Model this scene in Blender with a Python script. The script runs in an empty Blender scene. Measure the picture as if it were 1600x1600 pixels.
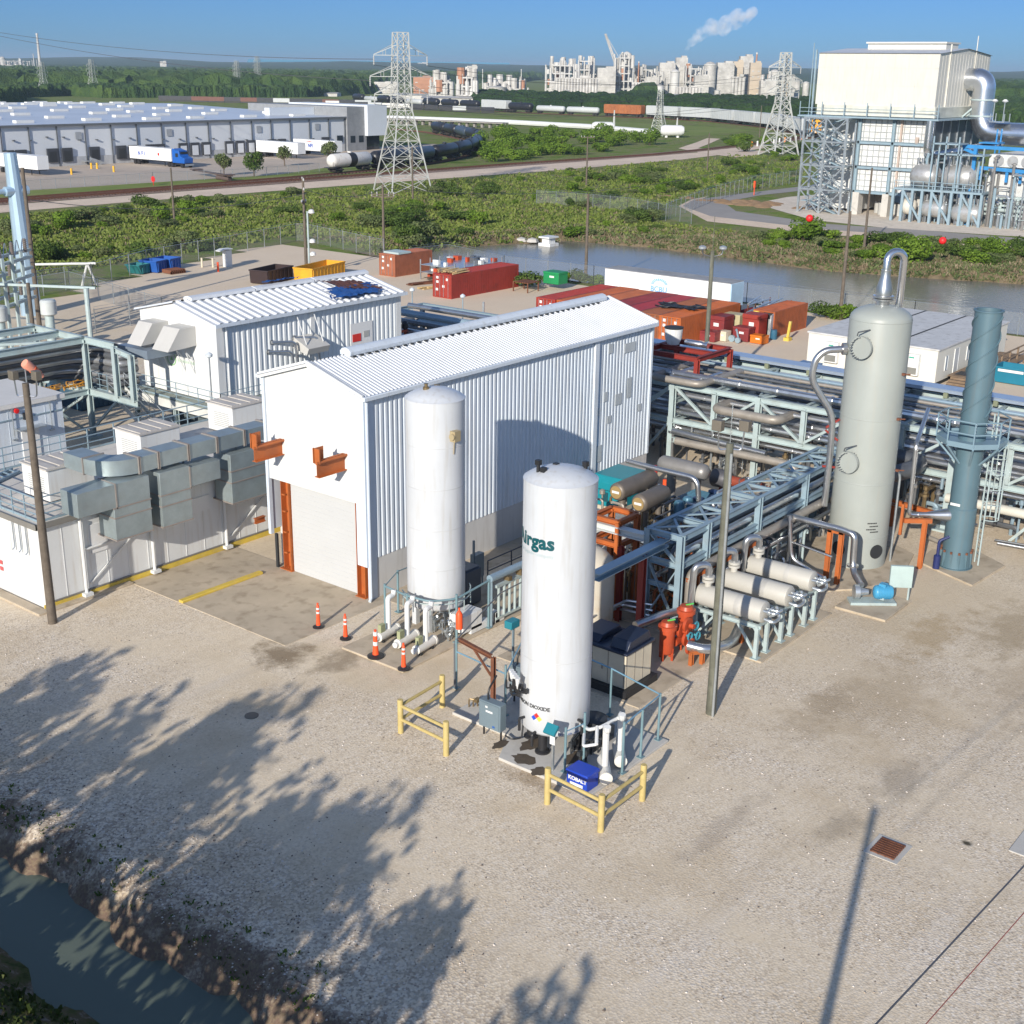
import bpy, math, random
from mathutils import Vector as V, Matrix, noise
SC=bpy.context.scene; COL=SC.collection
# ---------------------------------------------------------------- camera, sky, sun, exposure
FP=2000.;PT=math.radians(19.1);RL=math.radians(0.8);CH=22.0;HD=math.radians(38.5)
_h=V((math.cos(HD),math.sin(HD),0));_r=V((math.sin(HD),-math.cos(HD),0));_z=V((0,0,1))
_f=_h*math.cos(PT)-_z*math.sin(PT);_u=_h*math.sin(PT)+_z*math.cos(PT)
_rt=_r*math.cos(RL)+_u*math.sin(RL);_up=-_r*math.sin(RL)+_u*math.cos(RL)
cam=bpy.data.cameras.new('camera');cam.lens=45.0;cam.sensor_width=36.;cam.clip_start=.5;cam.clip_end=12000
co=bpy.data.objects.new('camera',cam);COL.objects.link(co);SC.camera=co
mm=Matrix((_rt,_up,-_f)).transposed().to_4x4();mm.translation=V((0,0,CH));co.matrix_world=mm
SUN_EL=math.radians(20.5);SUN_AZ=math.radians(17.3)      # shadows run towards +X turned 17.3 degrees to +Y
sd=V((math.cos(SUN_AZ)*math.cos(SUN_EL),math.sin(SUN_AZ)*math.cos(SUN_EL),-math.sin(SUN_EL)))
sl=bpy.data.lights.new('sun','SUN');sl.energy=4.6;sl.angle=math.radians(.55);sl.color=(1,.93,.825)
so=bpy.data.objects.new('sun',sl);COL.objects.link(so);so.rotation_euler=sd.to_track_quat('-Z','Y').to_euler();so.location=(-40,-20,60)
W=bpy.data.worlds.new('World');SC.world=W;W.use_nodes=True;wn=W.node_tree;wn.nodes.clear()
sk=wn.nodes.new('ShaderNodeTexSky');sk.sky_type='NISHITA';sk.sun_disc=False;sk.sun_elevation=SUN_EL
sk.sun_rotation=math.atan2(-sd.x,-sd.y);sk.altitude=0;sk.air_density=1.0;sk.dust_density=.2;sk.ozone_density=2.5
bg=wn.nodes.new('ShaderNodeBackground');bg.inputs[1].default_value=.125
wo=wn.nodes.new('ShaderNodeOutputWorld');hs=wn.nodes.new('ShaderNodeHueSaturation')
hs.inputs['Saturation'].default_value=1.0;hs.inputs['Value'].default_value=1.0
tcw=wn.nodes.new('ShaderNodeTexCoord');sxw=wn.nodes.new('ShaderNodeSeparateXYZ');crw=wn.nodes.new('ShaderNodeValToRGB');mxw=wn.nodes.new('ShaderNodeMix');mxw.data_type='RGBA';mxw.blend_type='MULTIPLY';mxw.inputs[0].default_value=1
el=crw.color_ramp.elements;el[0].position=0;el[0].color=(.155,.34,.76,1);el[1].position=.3;el[1].color=(1,.93,.97,1);e_=el.new(.06);e_.color=(.145,.29,.65,1)
wn.links.new(tcw.outputs['Generated'],sxw.inputs[0]);wn.links.new(sxw.outputs[2],crw.inputs[0]);wn.links.new(sk.outputs[0],mxw.inputs[6]);wn.links.new(crw.outputs[0],mxw.inputs[7]);wn.links.new(mxw.outputs[2],hs.inputs['Color']);wn.links.new(hs.outputs[0],bg.inputs[0]);wn.links.new(bg.outputs[0],wo.inputs[0])
SC.view_settings.view_transform='Standard';SC.view_settings.look='None';SC.view_settings.exposure=0.32;SC.view_settings.gamma=1
def ray(x,y): return _f*FP+_rt*(x-800)-_up*(y-800)
def at(x,y,z=0.):                                         # the point of the level z seen at a spot of the 1600 px photograph
    d=ray(x,y);t=(z-CH)/d.z;return V((d.x*t,d.y*t,z))
# ---------------------------------------------------------------- helpers
class MB:
    def __init__(s): s.v=[];s.f=[];s.m=[];s.g=[];s.lock=0
    def add(s,vs,fs,k=0):
        s.g+=[(len(s.v),len(s.f))] if not s.lock else [];o=len(s.v);s.v+=[tuple(v) for v in vs];s.f+=[tuple(i+o for i in f) for f in fs];s.m+=[k]*len(fs);return s
    def box(s,x0,x1,y0,y1,z0,z1,k=0):
        return s.add([(x0,y0,z0),(x1,y0,z0),(x1,y1,z0),(x0,y1,z0),(x0,y0,z1),(x1,y0,z1),(x1,y1,z1),(x0,y1,z1)],
            [(0,3,2,1),(4,5,6,7),(0,1,5,4),(1,2,6,5),(2,3,7,6),(3,0,4,7)],k)
    def cb(s,c,d,k=0): return s.box(c[0]-d[0]/2,c[0]+d[0]/2,c[1]-d[1]/2,c[1]+d[1]/2,c[2]-d[2]/2,c[2]+d[2]/2,k)
    def quad(s,a,b,c,d,k=0): return s.add([a,b,c,d],[(0,1,2,3)],k)
    def bar(s,p,q,w,h=None,k=0,up=(0,0,1)):
        p=V(p);q=V(q);h=h or w;d=(q-p)
        if d.length<1e-6: return s
        d.normalize();u=V(up)
        if abs(d.dot(u))>.95: u=V((1,0,0))
        a=d.cross(u).normalized();b=a.cross(d).normalized();vs=[]
        for e in(p,q):
            for i,j in((-1,-1),(1,-1),(1,1),(-1,1)): vs.append(e+a*(i*w/2)+b*(j*h/2))
        return s.add(vs,[(0,1,2,3),(7,6,5,4),(0,4,5,1),(1,5,6,2),(2,6,7,3),(3,7,4,0)],k)
    def ib(s,p,q,w=.2,h=.25,t=.02,k=0,up=(0,0,1)):         # H-section: web and two flanges
        p=V(p);q=V(q);d=(q-p).normalized();u=V(up)
        if abs(d.dot(u))>.95: u=V((1,0,0))
        a=d.cross(u).normalized();b=a.cross(d).normalized();t=max(t,.016);s.g+=[(len(s.v),len(s.f))];s.lock+=1
        s.bar(p,q,t,h-2*t,k,up);o=b*(h/2-t/2);s.bar(p+o,q+o,w,t,k,up);s.bar(p-o,q-o,w,t,k,up);s.lock-=1;return s
    def cyl(s,p,q,r,r2=None,n=16,k=0,caps=True):
        p=V(p);q=V(q);r2=r if r2 is None else r2;d=(q-p).normalized();u=V((0,0,1)) if abs(d.z)<.95 else V((1,0,0))
        a=d.cross(u).normalized();b=a.cross(d);vs=[]
        for e,R in((p,r),(q,r2)):
            for i in range(n): t=2*math.pi*i/n;vs.append(e+(a*math.cos(t)+b*math.sin(t))*R)
        fs=[(i,(i+1)%n,n+(i+1)%n,n+i) for i in range(n)]
        if caps: fs+=[tuple(range(n-1,-1,-1)),tuple(range(n,2*n))]
        return s.add(vs,fs,k)
    def tube(s,pts,r,n=10,bend=0.,k=0,caps=True):
        P=[V(p) for p in pts]
        if bend>0 and len(P)>2:
            Q=[P[0]]
            for i in range(1,len(P)-1):
                a=P[i-1]-P[i];b=P[i+1]-P[i];L=min(bend,a.length*.48,b.length*.48);a.normalize();b.normalize()
                p0=P[i]+a*L;p2=P[i]+b*L
                for j in range(7): t=j/6;Q.append(p0*(1-t)**2+P[i]*2*t*(1-t)+p2*t*t)
            P=Q+[P[-1]]
        T=[]
        for i in range(len(P)):
            d=(P[min(i+1,len(P)-1)]-P[max(i-1,0)]);T.append(d.normalized() if d.length>1e-9 else V((0,0,1)))
        u=V((0,0,1)) if abs(T[0].z)<.9 else V((1,0,0));a=T[0].cross(u).normalized();vs=[]
        for i,p in enumerate(P):
            if i>0: a=(a-T[i]*a.dot(T[i]));a.normalize()
            b=T[i].cross(a)
            for j in range(n): t=2*math.pi*j/n;vs.append(p+(a*math.cos(t)+b*math.sin(t))*r)
        m=len(P);fs=[(i*n+j,i*n+(j+1)%n,(i+1)*n+(j+1)%n,(i+1)*n+j) for i in range(m-1) for j in range(n)]
        if caps: fs+=[tuple(range(n-1,-1,-1)),tuple(range((m-1)*n,m*n))]
        return s.add(vs,fs,k)
    def lathe(s,prof,c=(0,0,0),ax='z',n=24,k=0):          # prof: (radius, distance along axis)
        c=V(c);A={'z':(V((1,0,0)),V((0,1,0)),V((0,0,1))),'x':(V((0,1,0)),V((0,0,1)),V((1,0,0))),'y':(V((0,0,1)),V((1,0,0)),V((0,1,0)))}[ax] if isinstance(ax,str) else None
        if A is None:
            d=V(ax).normalized();u=V((0,0,1)) if abs(d.z)<.9 else V((1,0,0));a=d.cross(u).normalized();A=(a,d.cross(a),d)
        vs=[]
        for R,h in prof:
            for i in range(n): t=2*math.pi*i/n;vs.append(c+A[0]*(R*math.cos(t))+A[1]*(R*math.sin(t))+A[2]*h)
        m=len(prof);fs=[(i*n+j,i*n+(j+1)%n,(i+1)*n+(j+1)%n,(i+1)*n+j) for i in range(m-1) for j in range(n)]
        if prof[0][0]>1e-4: fs.append(tuple(range(n-1,-1,-1)))
        if prof[-1][0]>1e-4: fs.append(tuple(range((m-1)*n,m*n)))
        return s.add(vs,fs,k)
    def prism(s,pts,z0,z1,k=0):                            # plan polygon raised from z0 to z1
        n=len(pts)
        return s.add([(p[0],p[1],z0) for p in pts]+[(p[0],p[1],z1) for p in pts],[tuple(range(n-1,-1,-1)),tuple(range(n,2*n))]+[(i,(i+1)%n,n+(i+1)%n,n+i) for i in range(n)],k)
    def ext(s,pts,off,k=0):                                # any flat polygon pushed by a vector
        n=len(pts);off=V(off)
        return s.add([V(p) for p in pts]+[V(p)+off for p in pts],[tuple(range(n-1,-1,-1)),tuple(range(n,2*n))]+[(i,(i+1)%n,n+(i+1)%n,n+i) for i in range(n)],k)
    def corr(s,o,u,L,v,H,pitch=.3,dep=.04,rib=.35,k=0):     # ribbed sheet: ribs run along v, step along u, raised along u x v
        o=V(o);u=V(u).normalized();v=V(v).normalized();nn=u.cross(v).normalized()*dep;vs=[];n=max(1,int(round(L/pitch)));p=L/n;sl=min(.2*p,dep)
        pr=[]
        for i in range(n):
            x=i*p;r=p*rib;pr+=[(x,0),(x+p-r-sl*2,0),(x+p-r-sl,1),(x+p-sl,1)]
        pr.append((L,0))
        for x,hh in pr: a=o+u*x+nn*hh;vs+=[a,a+v*H]
        m=len(pr);return s.add(vs,[(2*i,2*i+2,2*i+3,2*i+1) for i in range(m-1)],k)
    def mesh(s,name,mats,org,smooth):
        me=bpy.data.meshes.new(name);o=V(org);me.from_pydata([(v[0]-o.x,v[1]-o.y,v[2]-o.z) for v in s.v],[],s.f)
        mats=mats if isinstance(mats,(list,tuple)) else [mats]
        for m in mats: me.materials.append(m)
        if len(mats)>1: me.polygons.foreach_set('material_index',s.m)
        if smooth:
            me.polygons.foreach_set('use_smooth',[True]*len(me.polygons))
            try: me.set_sharp_from_angle(angle=math.radians(smooth))
            except Exception: pass
        me.update();return me
    def build(s,name,mats,par=None,label=None,smooth=35,bev=0,org=None):
        if org is None: org=WL(par) if par else V((0,0,0))
        if par and name in SPLIT and 1<len(s.g)<=100:     # every repeated piece becomes a part of its own
            ends=s.g[1:]+[(len(s.v),len(s.f))];first=None
            for (v0,f0),(v1,f1) in zip(s.g,ends):
                q=MB();q.v=s.v[v0:v1];q.f=[tuple(i-v0 for i in f) for f in s.f[f0:f1]];q.m=s.m[f0:f1];o=q.build(SPLIT[name],mats,par,label,smooth,bev,org);first=first or o
            return first
        o=bpy.data.objects.new(name,s.mesh(name,mats,org,smooth));COL.objects.link(o)
        if par: o.parent=par
        if label: o['label']=label
        if bev:
            b=o.modifiers.new('bevel','BEVEL');b.width=bev;b.segments=2;b.limit_method='ANGLE'
        return o
SPLIT=dict(posts='post',rails='rail',insulators='insulator',flange='flange',leg='leg',legs='leg',lock_rods='lock_rod',wheel='wheel',wheels='wheel',beams='beam',braces='brace',brace='brace',
 drain_pipe='drain_pipe',vent_fitting='vent_fitting',saddle='saddle',conduits='conduit',anchor_brackets='anchor_bracket',anchor_bolts='anchor_bolt',nozzles='nozzle',caps='cap',fins='fin',windows='window',wall_lamps='wall_lamp',
 joint_posts='joint_post',silos='silo',vessels='vessel',treads='tread',flights='stair_flight',jumpers='jumper',pipes='pipe',stools='stool',handwheel='handwheel',openings='opening',door_seams='door_seam',covers='cover',wall_pipe='wall_pipe',
 bogie='axle_set',brackets='bracket',planks='plank',stored_parts='stored_part',steel_pieces='steel_piece',handrail='handrail',corner_trim='corner_trim',tubes='tube',steel='steel_member',grate_bars='grate_bar',round_port='round_port',supports='support',
 actuators='actuator',weld_seams='weld_seam',markings='marking',platform_brace='platform_brace',plan_bracing='plan_brace',skirt_opening='skirt_opening',concrete_leg='concrete_leg',drums_below='drum',pipe_bracket='pipe_bracket',valve_bonnets='valve_bonnet',end_pipes='end_pipe',cradle_beam='cradle_beam',dock_stairs='dock_stairs',rail_frame='rail',stub='stub',duct_leg='duct_leg',notice='notice',access_panel='access_panel',duct_rings='duct_ring',valve_fittings='valve_fitting',lamp='lamp',barge_board='barge_board',downspout='downspout',vent_slots='vent_slot')
def WL(o):
    l=V((0,0,0))
    while o: l+=o.location;o=o.parent
    return l
def T(name,label,cat,loc=(0,0,0),group=None,rz=0):
    o=bpy.data.objects.new(name,None);o.empty_display_size=.3;COL.objects.link(o);o.location=loc;o.rotation_euler=(0,0,rz)
    o['label']=label;o['category']=cat
    if group:o['group']=group
    return o
def one(o,label,cat,group=None):                          # a thing that is one mesh: put its origin at its base
    me=o.data;xs=[v.co for v in me.vertices]
    c=V(((min(v.x for v in xs)+max(v.x for v in xs))/2,(min(v.y for v in xs)+max(v.y for v in xs))/2,min(v.z for v in xs)))
    me.transform(Matrix.Translation(-c));o.location=o.location+c
    o['label']=label;o['category']=cat
    if group:o['group']=group
    return o
def struct(o,kind='structure'): o['kind']=kind;return o
KIDS={}
def dup(root,loc,rz=0,label=None,group=None,sc=None):
    def kids(o):
        if o.name not in KIDS: KIDS[o.name]=[c for c in COL.objects if c.parent==o]
        return KIDS[o.name]
    def cp(o,p):
        c=o.copy();COL.objects.link(c);c.parent=p
        for ch in kids(o): cp(ch,c)
        return c
    r=cp(root,None);r.location=loc;r.rotation_euler=(0,0,rz)
    if sc: r.scale=(sc,sc,sc) if not isinstance(sc,(tuple,list)) else sc
    if label:r['label']=label
    if group:r['group']=group
    return r
def text(s,size,weight=0.0,depth=0.0,sp=1.0):              # flat lettering as MB in the XY plane, start at 0,0
    c=bpy.data.curves.new('t','FONT');c.body=s;c.size=size;c.offset=weight;c.extrude=depth;c.resolution_u=3;c.space_character=sp
    o=bpy.data.objects.new('t',c);COL.objects.link(o);dg=bpy.context.evaluated_depsgraph_get();dg.update()
    me=bpy.data.meshes.new_from_object(o.evaluated_get(dg));m=MB()
    m.v=[tuple(v.co) for v in me.vertices];m.f=[tuple(p.vertices) for p in me.polygons];m.m=[0]*len(m.f)
    bpy.data.objects.remove(o);bpy.data.meshes.remove(me);bpy.data.curves.remove(c);return m
def place_text(m,o,u,v):                                   # letters at o, along u, upwards v
    o=V(o);u=V(u).normalized();v=V(v).normalized();m.v=[tuple(o+u*a[0]+v*a[1]) for a in m.v];return m
# ---------------------------------------------------------------- materials
MATS={}
def P(name,col,rough=.6,metal=0.,var=.12,sc=.8,bump=0.,bsc=30.,dirt=None,dam=.35,streak=False,spec=.5,coat=0.,det=4,trans=0):
    if name in MATS: return MATS[name]
    m=bpy.data.materials.new(name);m.use_nodes=True;nt=m.node_tree;N=nt.nodes;L=nt.links;b=N['Principled BSDF']
    b.inputs['Roughness'].default_value=rough;b.inputs['Metallic'].default_value=metal;b.inputs['Specular IOR Level'].default_value=spec
    if coat:b.inputs['Coat Weight'].default_value=coat
    tc=N.new('ShaderNodeTexCoord');geo=N.new('ShaderNodeNewGeometry')
    n1=N.new('ShaderNodeTexNoise');n1.inputs['Scale'].default_value=sc;n1.inputs['Detail'].default_value=det;n1.inputs['Roughness'].default_value=.65
    L.new(geo.outputs['Position'],n1.inputs['Vector'])
    r1=N.new('ShaderNodeMapRange');r1.inputs[1].default_value=.3;r1.inputs[2].default_value=.7;r1.inputs[3].default_value=1-var;r1.inputs[4].default_value=1+var
    L.new(n1.outputs['Fac'],r1.inputs[0])
    mx=N.new('ShaderNodeVectorMath');mx.operation='SCALE';mx.inputs[0].default_value=col[:3];L.new(r1.outputs[0],mx.inputs['Scale']);out=mx.outputs[0]
    if dirt:
        mp=N.new('ShaderNodeMapping');L.new(geo.outputs['Position'],mp.inputs[0]);mp.inputs['Scale'].default_value=(3,3,.25) if streak else (1,1,1)
        n2=N.new('ShaderNodeTexNoise');n2.inputs['Scale'].default_value=1.7;n2.inputs['Detail'].default_value=6;L.new(mp.outputs[0],n2.inputs['Vector'])
        r2=N.new('ShaderNodeMapRange');r2.inputs[1].default_value=.52;r2.inputs[2].default_value=.74;r2.inputs[3].default_value=0;r2.inputs[4].default_value=dam;L.new(n2.outputs['Fac'],r2.inputs[0])
        mi=N.new('ShaderNodeMix');mi.data_type='RGBA';L.new(r2.outputs[0],mi.inputs[0]);L.new(out,mi.inputs[6]);mi.inputs[7].default_value=(*dirt,1);out=mi.outputs[2]
    L.new(out,b.inputs['Base Color'])
    if bump:
        n3=N.new('ShaderNodeTexNoise');n3.inputs['Scale'].default_value=bsc;n3.inputs['Detail'].default_value=3;L.new(geo.outputs['Position'],n3.inputs['Vector'])
        bp=N.new('ShaderNodeBump');bp.inputs['Strength'].default_value=bump;bp.inputs['Distance'].default_value=.02;L.new(n3.outputs['Fac'],bp.inputs['Height']);L.new(bp.outputs[0],b.inputs['Normal'])
    if trans:
        b.inputs['Alpha'].default_value=1-trans
    MATS[name]=m;return m
def ramp(N,pts):
    r=N.new('ShaderNodeValToRGB');e=r.color_ramp.elements
    while len(e)>1: e.remove(e[-1])
    e[0].position=pts[0][0];e[0].color=(*pts[0][1],1)
    for p,c in pts[1:]: q=e.new(p);q.color=(*c,1)
    return r
WHITE=P('white_paint',(.68,.69,.68),.45,0,.04,.5,dirt=(.50,.45,.38),dam=.4,streak=True)
TANKW=P('tank_white',(.56,.58,.60),.42,0,.05,.5,dirt=(.42,.39,.34),dam=.45,streak=True,coat=.15)
SIDING=P('siding_white',(.62,.675,.73),.42,.0,.06,.3,dirt=(.42,.40,.36),dam=.4,streak=True)
ROOFM=P('roof_metal',(.66,.68,.70),.38,.0,.05,.6,dirt=(.5,.49,.47),dam=.25)
CONC=P('concrete',(.46,.385,.285),.9,0,.14,.5,.25,25,dirt=(.22,.17,.11),dam=.6)
CONCL=P('concrete_light',(.50,.48,.44),.88,0,.08,.5,.2,25,dirt=(.3,.28,.25),dam=.4)
ORANGE=P('orange_primer',(.40,.105,.022),.6,0,.15,1.5,dirt=(.25,.08,.03),dam=.5)
REDP=P('red_primer',(.24,.025,.016),.6,0,.15,1.5,dirt=(.18,.04,.03),dam=.4)
STEEL=P('blue_grey_steel',(.26,.355,.41),.5,.15,.08,1,dirt=(.22,.2,.17),dam=.35)
STEELG=P('grey_green_steel',(.40,.485,.485),.5,.1,.08,1,dirt=(.26,.23,.18),dam=.35)
GALV=P('galvanised_steel',(.52,.56,.58),.35,.75,.14,3,dirt=(.35,.35,.34),dam=.3)
PIPE=P('pipe_cladding',(.56,.57,.58),.28,.9,.1,2,dirt=(.3,.28,.25),dam=.3)
PIPED=P('dark_pipe',(.14,.15,.165),.45,.5,.25,1,dirt=(.2,.16,.12),dam=.4)
PIPEB=P('tan_pipe_insulation',(.33,.30,.26),.5,.3,.12,1.4,dirt=(.2,.16,.12),dam=.4)
SILVER=P('silver_duct',(.72,.73,.74),.24,.95,.05,1)
DUCT=P('galvanised_duct',(.34,.40,.41),.46,.55,.12,1.3,dirt=(.3,.32,.3),dam=.4)
TANKG=P('tank_grey_green',(.33,.355,.33),.45,0,.05,.5,dirt=(.36,.35,.3),dam=.35,streak=True)
STACKB=P('stack_blue_grey',(.095,.165,.20),.5,.1,.08,.6,dirt=(.14,.16,.16),dam=.4,streak=True)
BLACK=P('black_plastic',(.02,.02,.022),.5,0,.1)
DARK=P('dark_opening',(.025,.028,.03),.7,0,.1)
WOODP=P('weathered_pole_wood',(.13,.105,.08),.85,0,.25,3,.4,20,dirt=(.06,.05,.04),dam=.5,streak=True)
YWOOD=P('pale_yellow_wood',(.50,.39,.15),.7,0,.12,4,dirt=(.35,.27,.1),dam=.4)
EGREY=P('enclosure_grey',(.15,.20,.23),.45,0,.06,1)
BEIGE=P('beige_paint',(.62,.55,.42),.5,0,.05,1,dirt=(.36,.31,.24),dam=.3)
CREAM=P('cream_cladding',(.60,.585,.53),.5,0,.04,.3,dirt=(.48,.45,.38),dam=.4,streak=True)
OBLUE=P('bright_blue_paint',(.015,.09,.34),.45,0,.1,1)
TEAL=P('teal_paint',(.02,.20,.25),.4,0,.06,1)
TEALD=P('teal_lettering',(.0,.075,.09),.5,0,.02)
ORF=P('orange_red_vessel',(.42,.065,.022),.42,0,.1,1.5,dirt=(.25,.05,.03),dam=.4)
CONE=P('safety_orange',(.85,.09,.02),.5,0,.04)
YEL=P('yellow_paint',(.62,.45,.07),.6,0,.12,2,dirt=(.4,.33,.2),dam=.6)
MOTB=P('motor_blue',(.06,.30,.50),.4,0,.05)
GLASS=P('dark_glass',(.03,.04,.05),.08,0,.05,spec=.8)
RUST=P('rusty_steel',(.16,.06,.03),.8,0,.25,2)
INSU=P('insulator',(.45,.45,.44),.4)
BRASS=P('brass_fitting',(.30,.22,.12),.4,.7,.2,3)
import numpy as np
R=random.Random(7)
def inpoly(x,y,P):
    c=False;n=len(P);j=n-1
    for i in range(n):
        xi,yi=P[i][0],P[i][1];xj,yj=P[j][0],P[j][1]
        if (yi>y)!=(yj>y) and x<(xj-xi)*(y-yi)/(yj-yi)+xi: c=not c
        j=i
    return c
def edist(x,y,P):
    m=1e9;n=len(P)
    for i in range(n):
        a=P[i];b=P[(i+1)%n];dx=b[0]-a[0];dy=b[1]-a[1];t=max(0,min(1,((x-a[0])*dx+(y-a[1])*dy)/(dx*dx+dy*dy+1e-9)))
        m=min(m,math.hypot(x-a[0]-t*dx,y-a[1]-t*dy))
    return m
POND=[(116.5,115),(133,115.5),(149,109),(151,97),(149.5,81),(148,68),(151.5,56),(156,43),(155,20),(150,-30),(124,-40),(123,20),(120.5,35),(119.3,50),(118.5,62),(118,80),(116.5,92),(115.5,101)]
def hz(x,y):
    w=.22*math.sin(y*.9)+.16*math.sin(y*2.3+1)+.1*math.sin(y*5.1);h=0
    if 10<x<18.5:
        r=x-w
        if r>16.0: h=-.85*(1-min(1,max(0,(r-16.55)/.95)))**1.2-(.45*max(0,16.6-r))
        elif r<14.3: h=-.85+.95*min(1,max(0,(14.0-r)/1.3))
        else: h=-1.3
    elif x<=10: h=.1
    if 112<x<161 and -45<y<118:
        d=edist(x,y,POND);s=1 if inpoly(x,y,POND) else -1
        q=d*s+.6*noise.noise(V((x*.3,y*.3,0)))
        h=-1.0-min(.8,q*.4) if q>0 else -1.0*max(0,1+q/2.6)
    return h
def grid(name,xs,ys,mat,dz=0.,test=None,mask=None):
    m=MB();nx=len(xs);ny=len(ys)
    m.v=[(x,y,hz(x,y)+dz) for y in ys for x in xs];f=[]
    for j in range(ny-1):
        for i in range(nx-1):
            cx=(xs[i]+xs[i+1])/2;cy=(ys[j]+ys[j+1])/2
            if test is None or test(cx,cy): f.append((j*nx+i,j*nx+i+1,(j+1)*nx+i+1,(j+1)*nx+i))
    m.f=f;m.m=[0]*len(f);return m.build(name,mat,smooth=60)
def rng(a,b,s): n=max(1,int(round((b-a)/s)));return [a+(b-a)*i/n for i in range(n)]
# --- gravel
def gravel_mat():
    m=bpy.data.materials.new('crushed_gravel');m.use_nodes=True;nt=m.node_tree;N=nt.nodes;L=nt.links;b=N['Principled BSDF'];b.inputs['Roughness'].default_value=.95;b.inputs['Specular IOR Level'].default_value=.2
    g=N.new('ShaderNodeNewGeometry');pos=g.outputs['Position']
    def nz(s,d=4,r=.6,mp=None):
        n=N.new('ShaderNodeTexNoise');n.inputs['Scale'].default_value=s;n.inputs['Detail'].default_value=d;n.inputs['Roughness'].default_value=r
        if mp:
            q=N.new('ShaderNodeMapping');q.inputs['Rotation'].default_value=(0,0,mp[2]);q.inputs['Scale'].default_value=(mp[0],mp[1],1);L.new(pos,q.inputs[0]);L.new(q.outputs[0],n.inputs['Vector'])
        else: L.new(pos,n.inputs['Vector'])
        return n.outputs['Fac']
    def mr(s,a,b_,c,d):
        r=N.new('ShaderNodeMapRange');r.inputs[1].default_value=a;r.inputs[2].default_value=b_;r.inputs[3].default_value=c;r.inputs[4].default_value=d;L.new(s,r.inputs[0]);return r.outputs[0]
    def mix(f,a,c,bt='MIX'):
        x=N.new('ShaderNodeMix');x.data_type='RGBA';x.blend_type=bt
        for s,k in((f,0),(a,6),(c,7)):
            if isinstance(s,(int,float)): x.inputs[k].default_value=s
            elif isinstance(s,tuple): x.inputs[k].default_value=(*s,1)
            else: L.new(s,x.inputs[k])
        return x.outputs[2]
    def mul(a,c):
        x=N.new('ShaderNodeMath');x.operation='MULTIPLY'
        for s,k in((a,0),(c,1)):
            if isinstance(s,(int,float)): x.inputs[k].default_value=s
            else: L.new(s,x.inputs[k])
        return x.outputs[0]
    N_sp=N.new('ShaderNodeSeparateXYZ');L.new(pos,N_sp.inputs[0]);N_sx=lambda:N_sp.outputs[0]
    vo=N.new('ShaderNodeTexVoronoi');vo.inputs['Scale'].default_value=13;L.new(pos,vo.inputs['Vector'])
    v2=N.new('ShaderNodeTexVoronoi');v2.inputs['Scale'].default_value=24;L.new(pos,v2.inputs['Vector'])
    st=ramp(N,[(0,(.22,.17,.14)),(.12,(.50,.41,.30)),(.5,(.72,.62,.48)),(.85,(.81,.71,.58)),(1,(.88,.82,.73))]);sx=N.new('ShaderNodeSeparateXYZ');L.new(vo.outputs['Color'],sx.inputs[0]);L.new(sx.outputs[0],st.inputs[0])
    s2=ramp(N,[(0,(.30,.24,.19)),(.2,(.56,.46,.34)),(.8,(.78,.67,.53)),(1,(.74,.68,.61))]);sy=N.new('ShaderNodeSeparateXYZ');L.new(v2.outputs['Color'],sy.inputs[0]);L.new(sy.outputs[1],s2.inputs[0])
    c=mix(.5,st.outputs[0],s2.outputs[0])
    v3=N.new('ShaderNodeTexVoronoi');v3.inputs['Scale'].default_value=6.5;L.new(pos,v3.inputs['Vector']);sz=N.new('ShaderNodeSeparateXYZ');L.new(v3.outputs['Color'],sz.inputs[0])
    big=mul(mr(v3.outputs['Distance'],.22,.34,1,0),mr(sz.outputs[0],.72,.8,0,.75));bc=ramp(N,[(0,(.16,.12,.09)),(.5,(.40,.33,.26)),(.52,(.80,.74,.66)),(1,(.86,.80,.74))]);L.new(sz.outputs[1],bc.inputs[0]);c=mix(big,c,bc.outputs[0])
    # pale dust pressed flat where vehicles drive: calmer grain
    dust=mr(nz(.22,6,.62,(1,.35,.5)),.40,.62,.12,.76)
    dc=mix(nz(.9,5),(.66,.54,.375),(.76,.65,.49));c=mix(dust,c,dc)
    br=mr(nz(.17,7,.66),.5,.68,0,.55);c=mix(br,c,(.52,.405,.26))
    tr=mr(nz(.5,5,.6,(.12,1.3,.25)),.55,.7,0,.3);c=mix(tr,c,(.44,.355,.255))
    t2=mr(nz(.6,5,.6,(.15,1.6,-.9)),.57,.7,0,.22);c=mix(t2,c,(.68,.62,.55))
    rg=mr(N_sx(),34,52,0,.6)
    c=mix(mul(rg,mr(nz(.13,6,.6),.38,.6,.2,1)),c,(.56,.455,.315))
    # stains with a place of their own
    def blot(x,y,rx,ry,col,am):
        nonlocal c
        q=N.new('ShaderNodeMapping');q.vector_type='TEXTURE';q.inputs['Location'].default_value=(x,y,0);q.inputs['Scale'].default_value=(rx,ry,1e3);L.new(pos,q.inputs[0])
        l=N.new('ShaderNodeVectorMath');l.operation='LENGTH';L.new(q.outputs[0],l.inputs[0])
        a=N.new('ShaderNodeMath');a.operation='ADD';L.new(l.outputs['Value'],a.inputs[0]);L.new(mr(nz(.9,6,.7),.3,.7,-.55,.55),a.inputs[1])
        c=mix(mr(a.outputs[0],.35,1.05,am,0),c,col)
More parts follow.
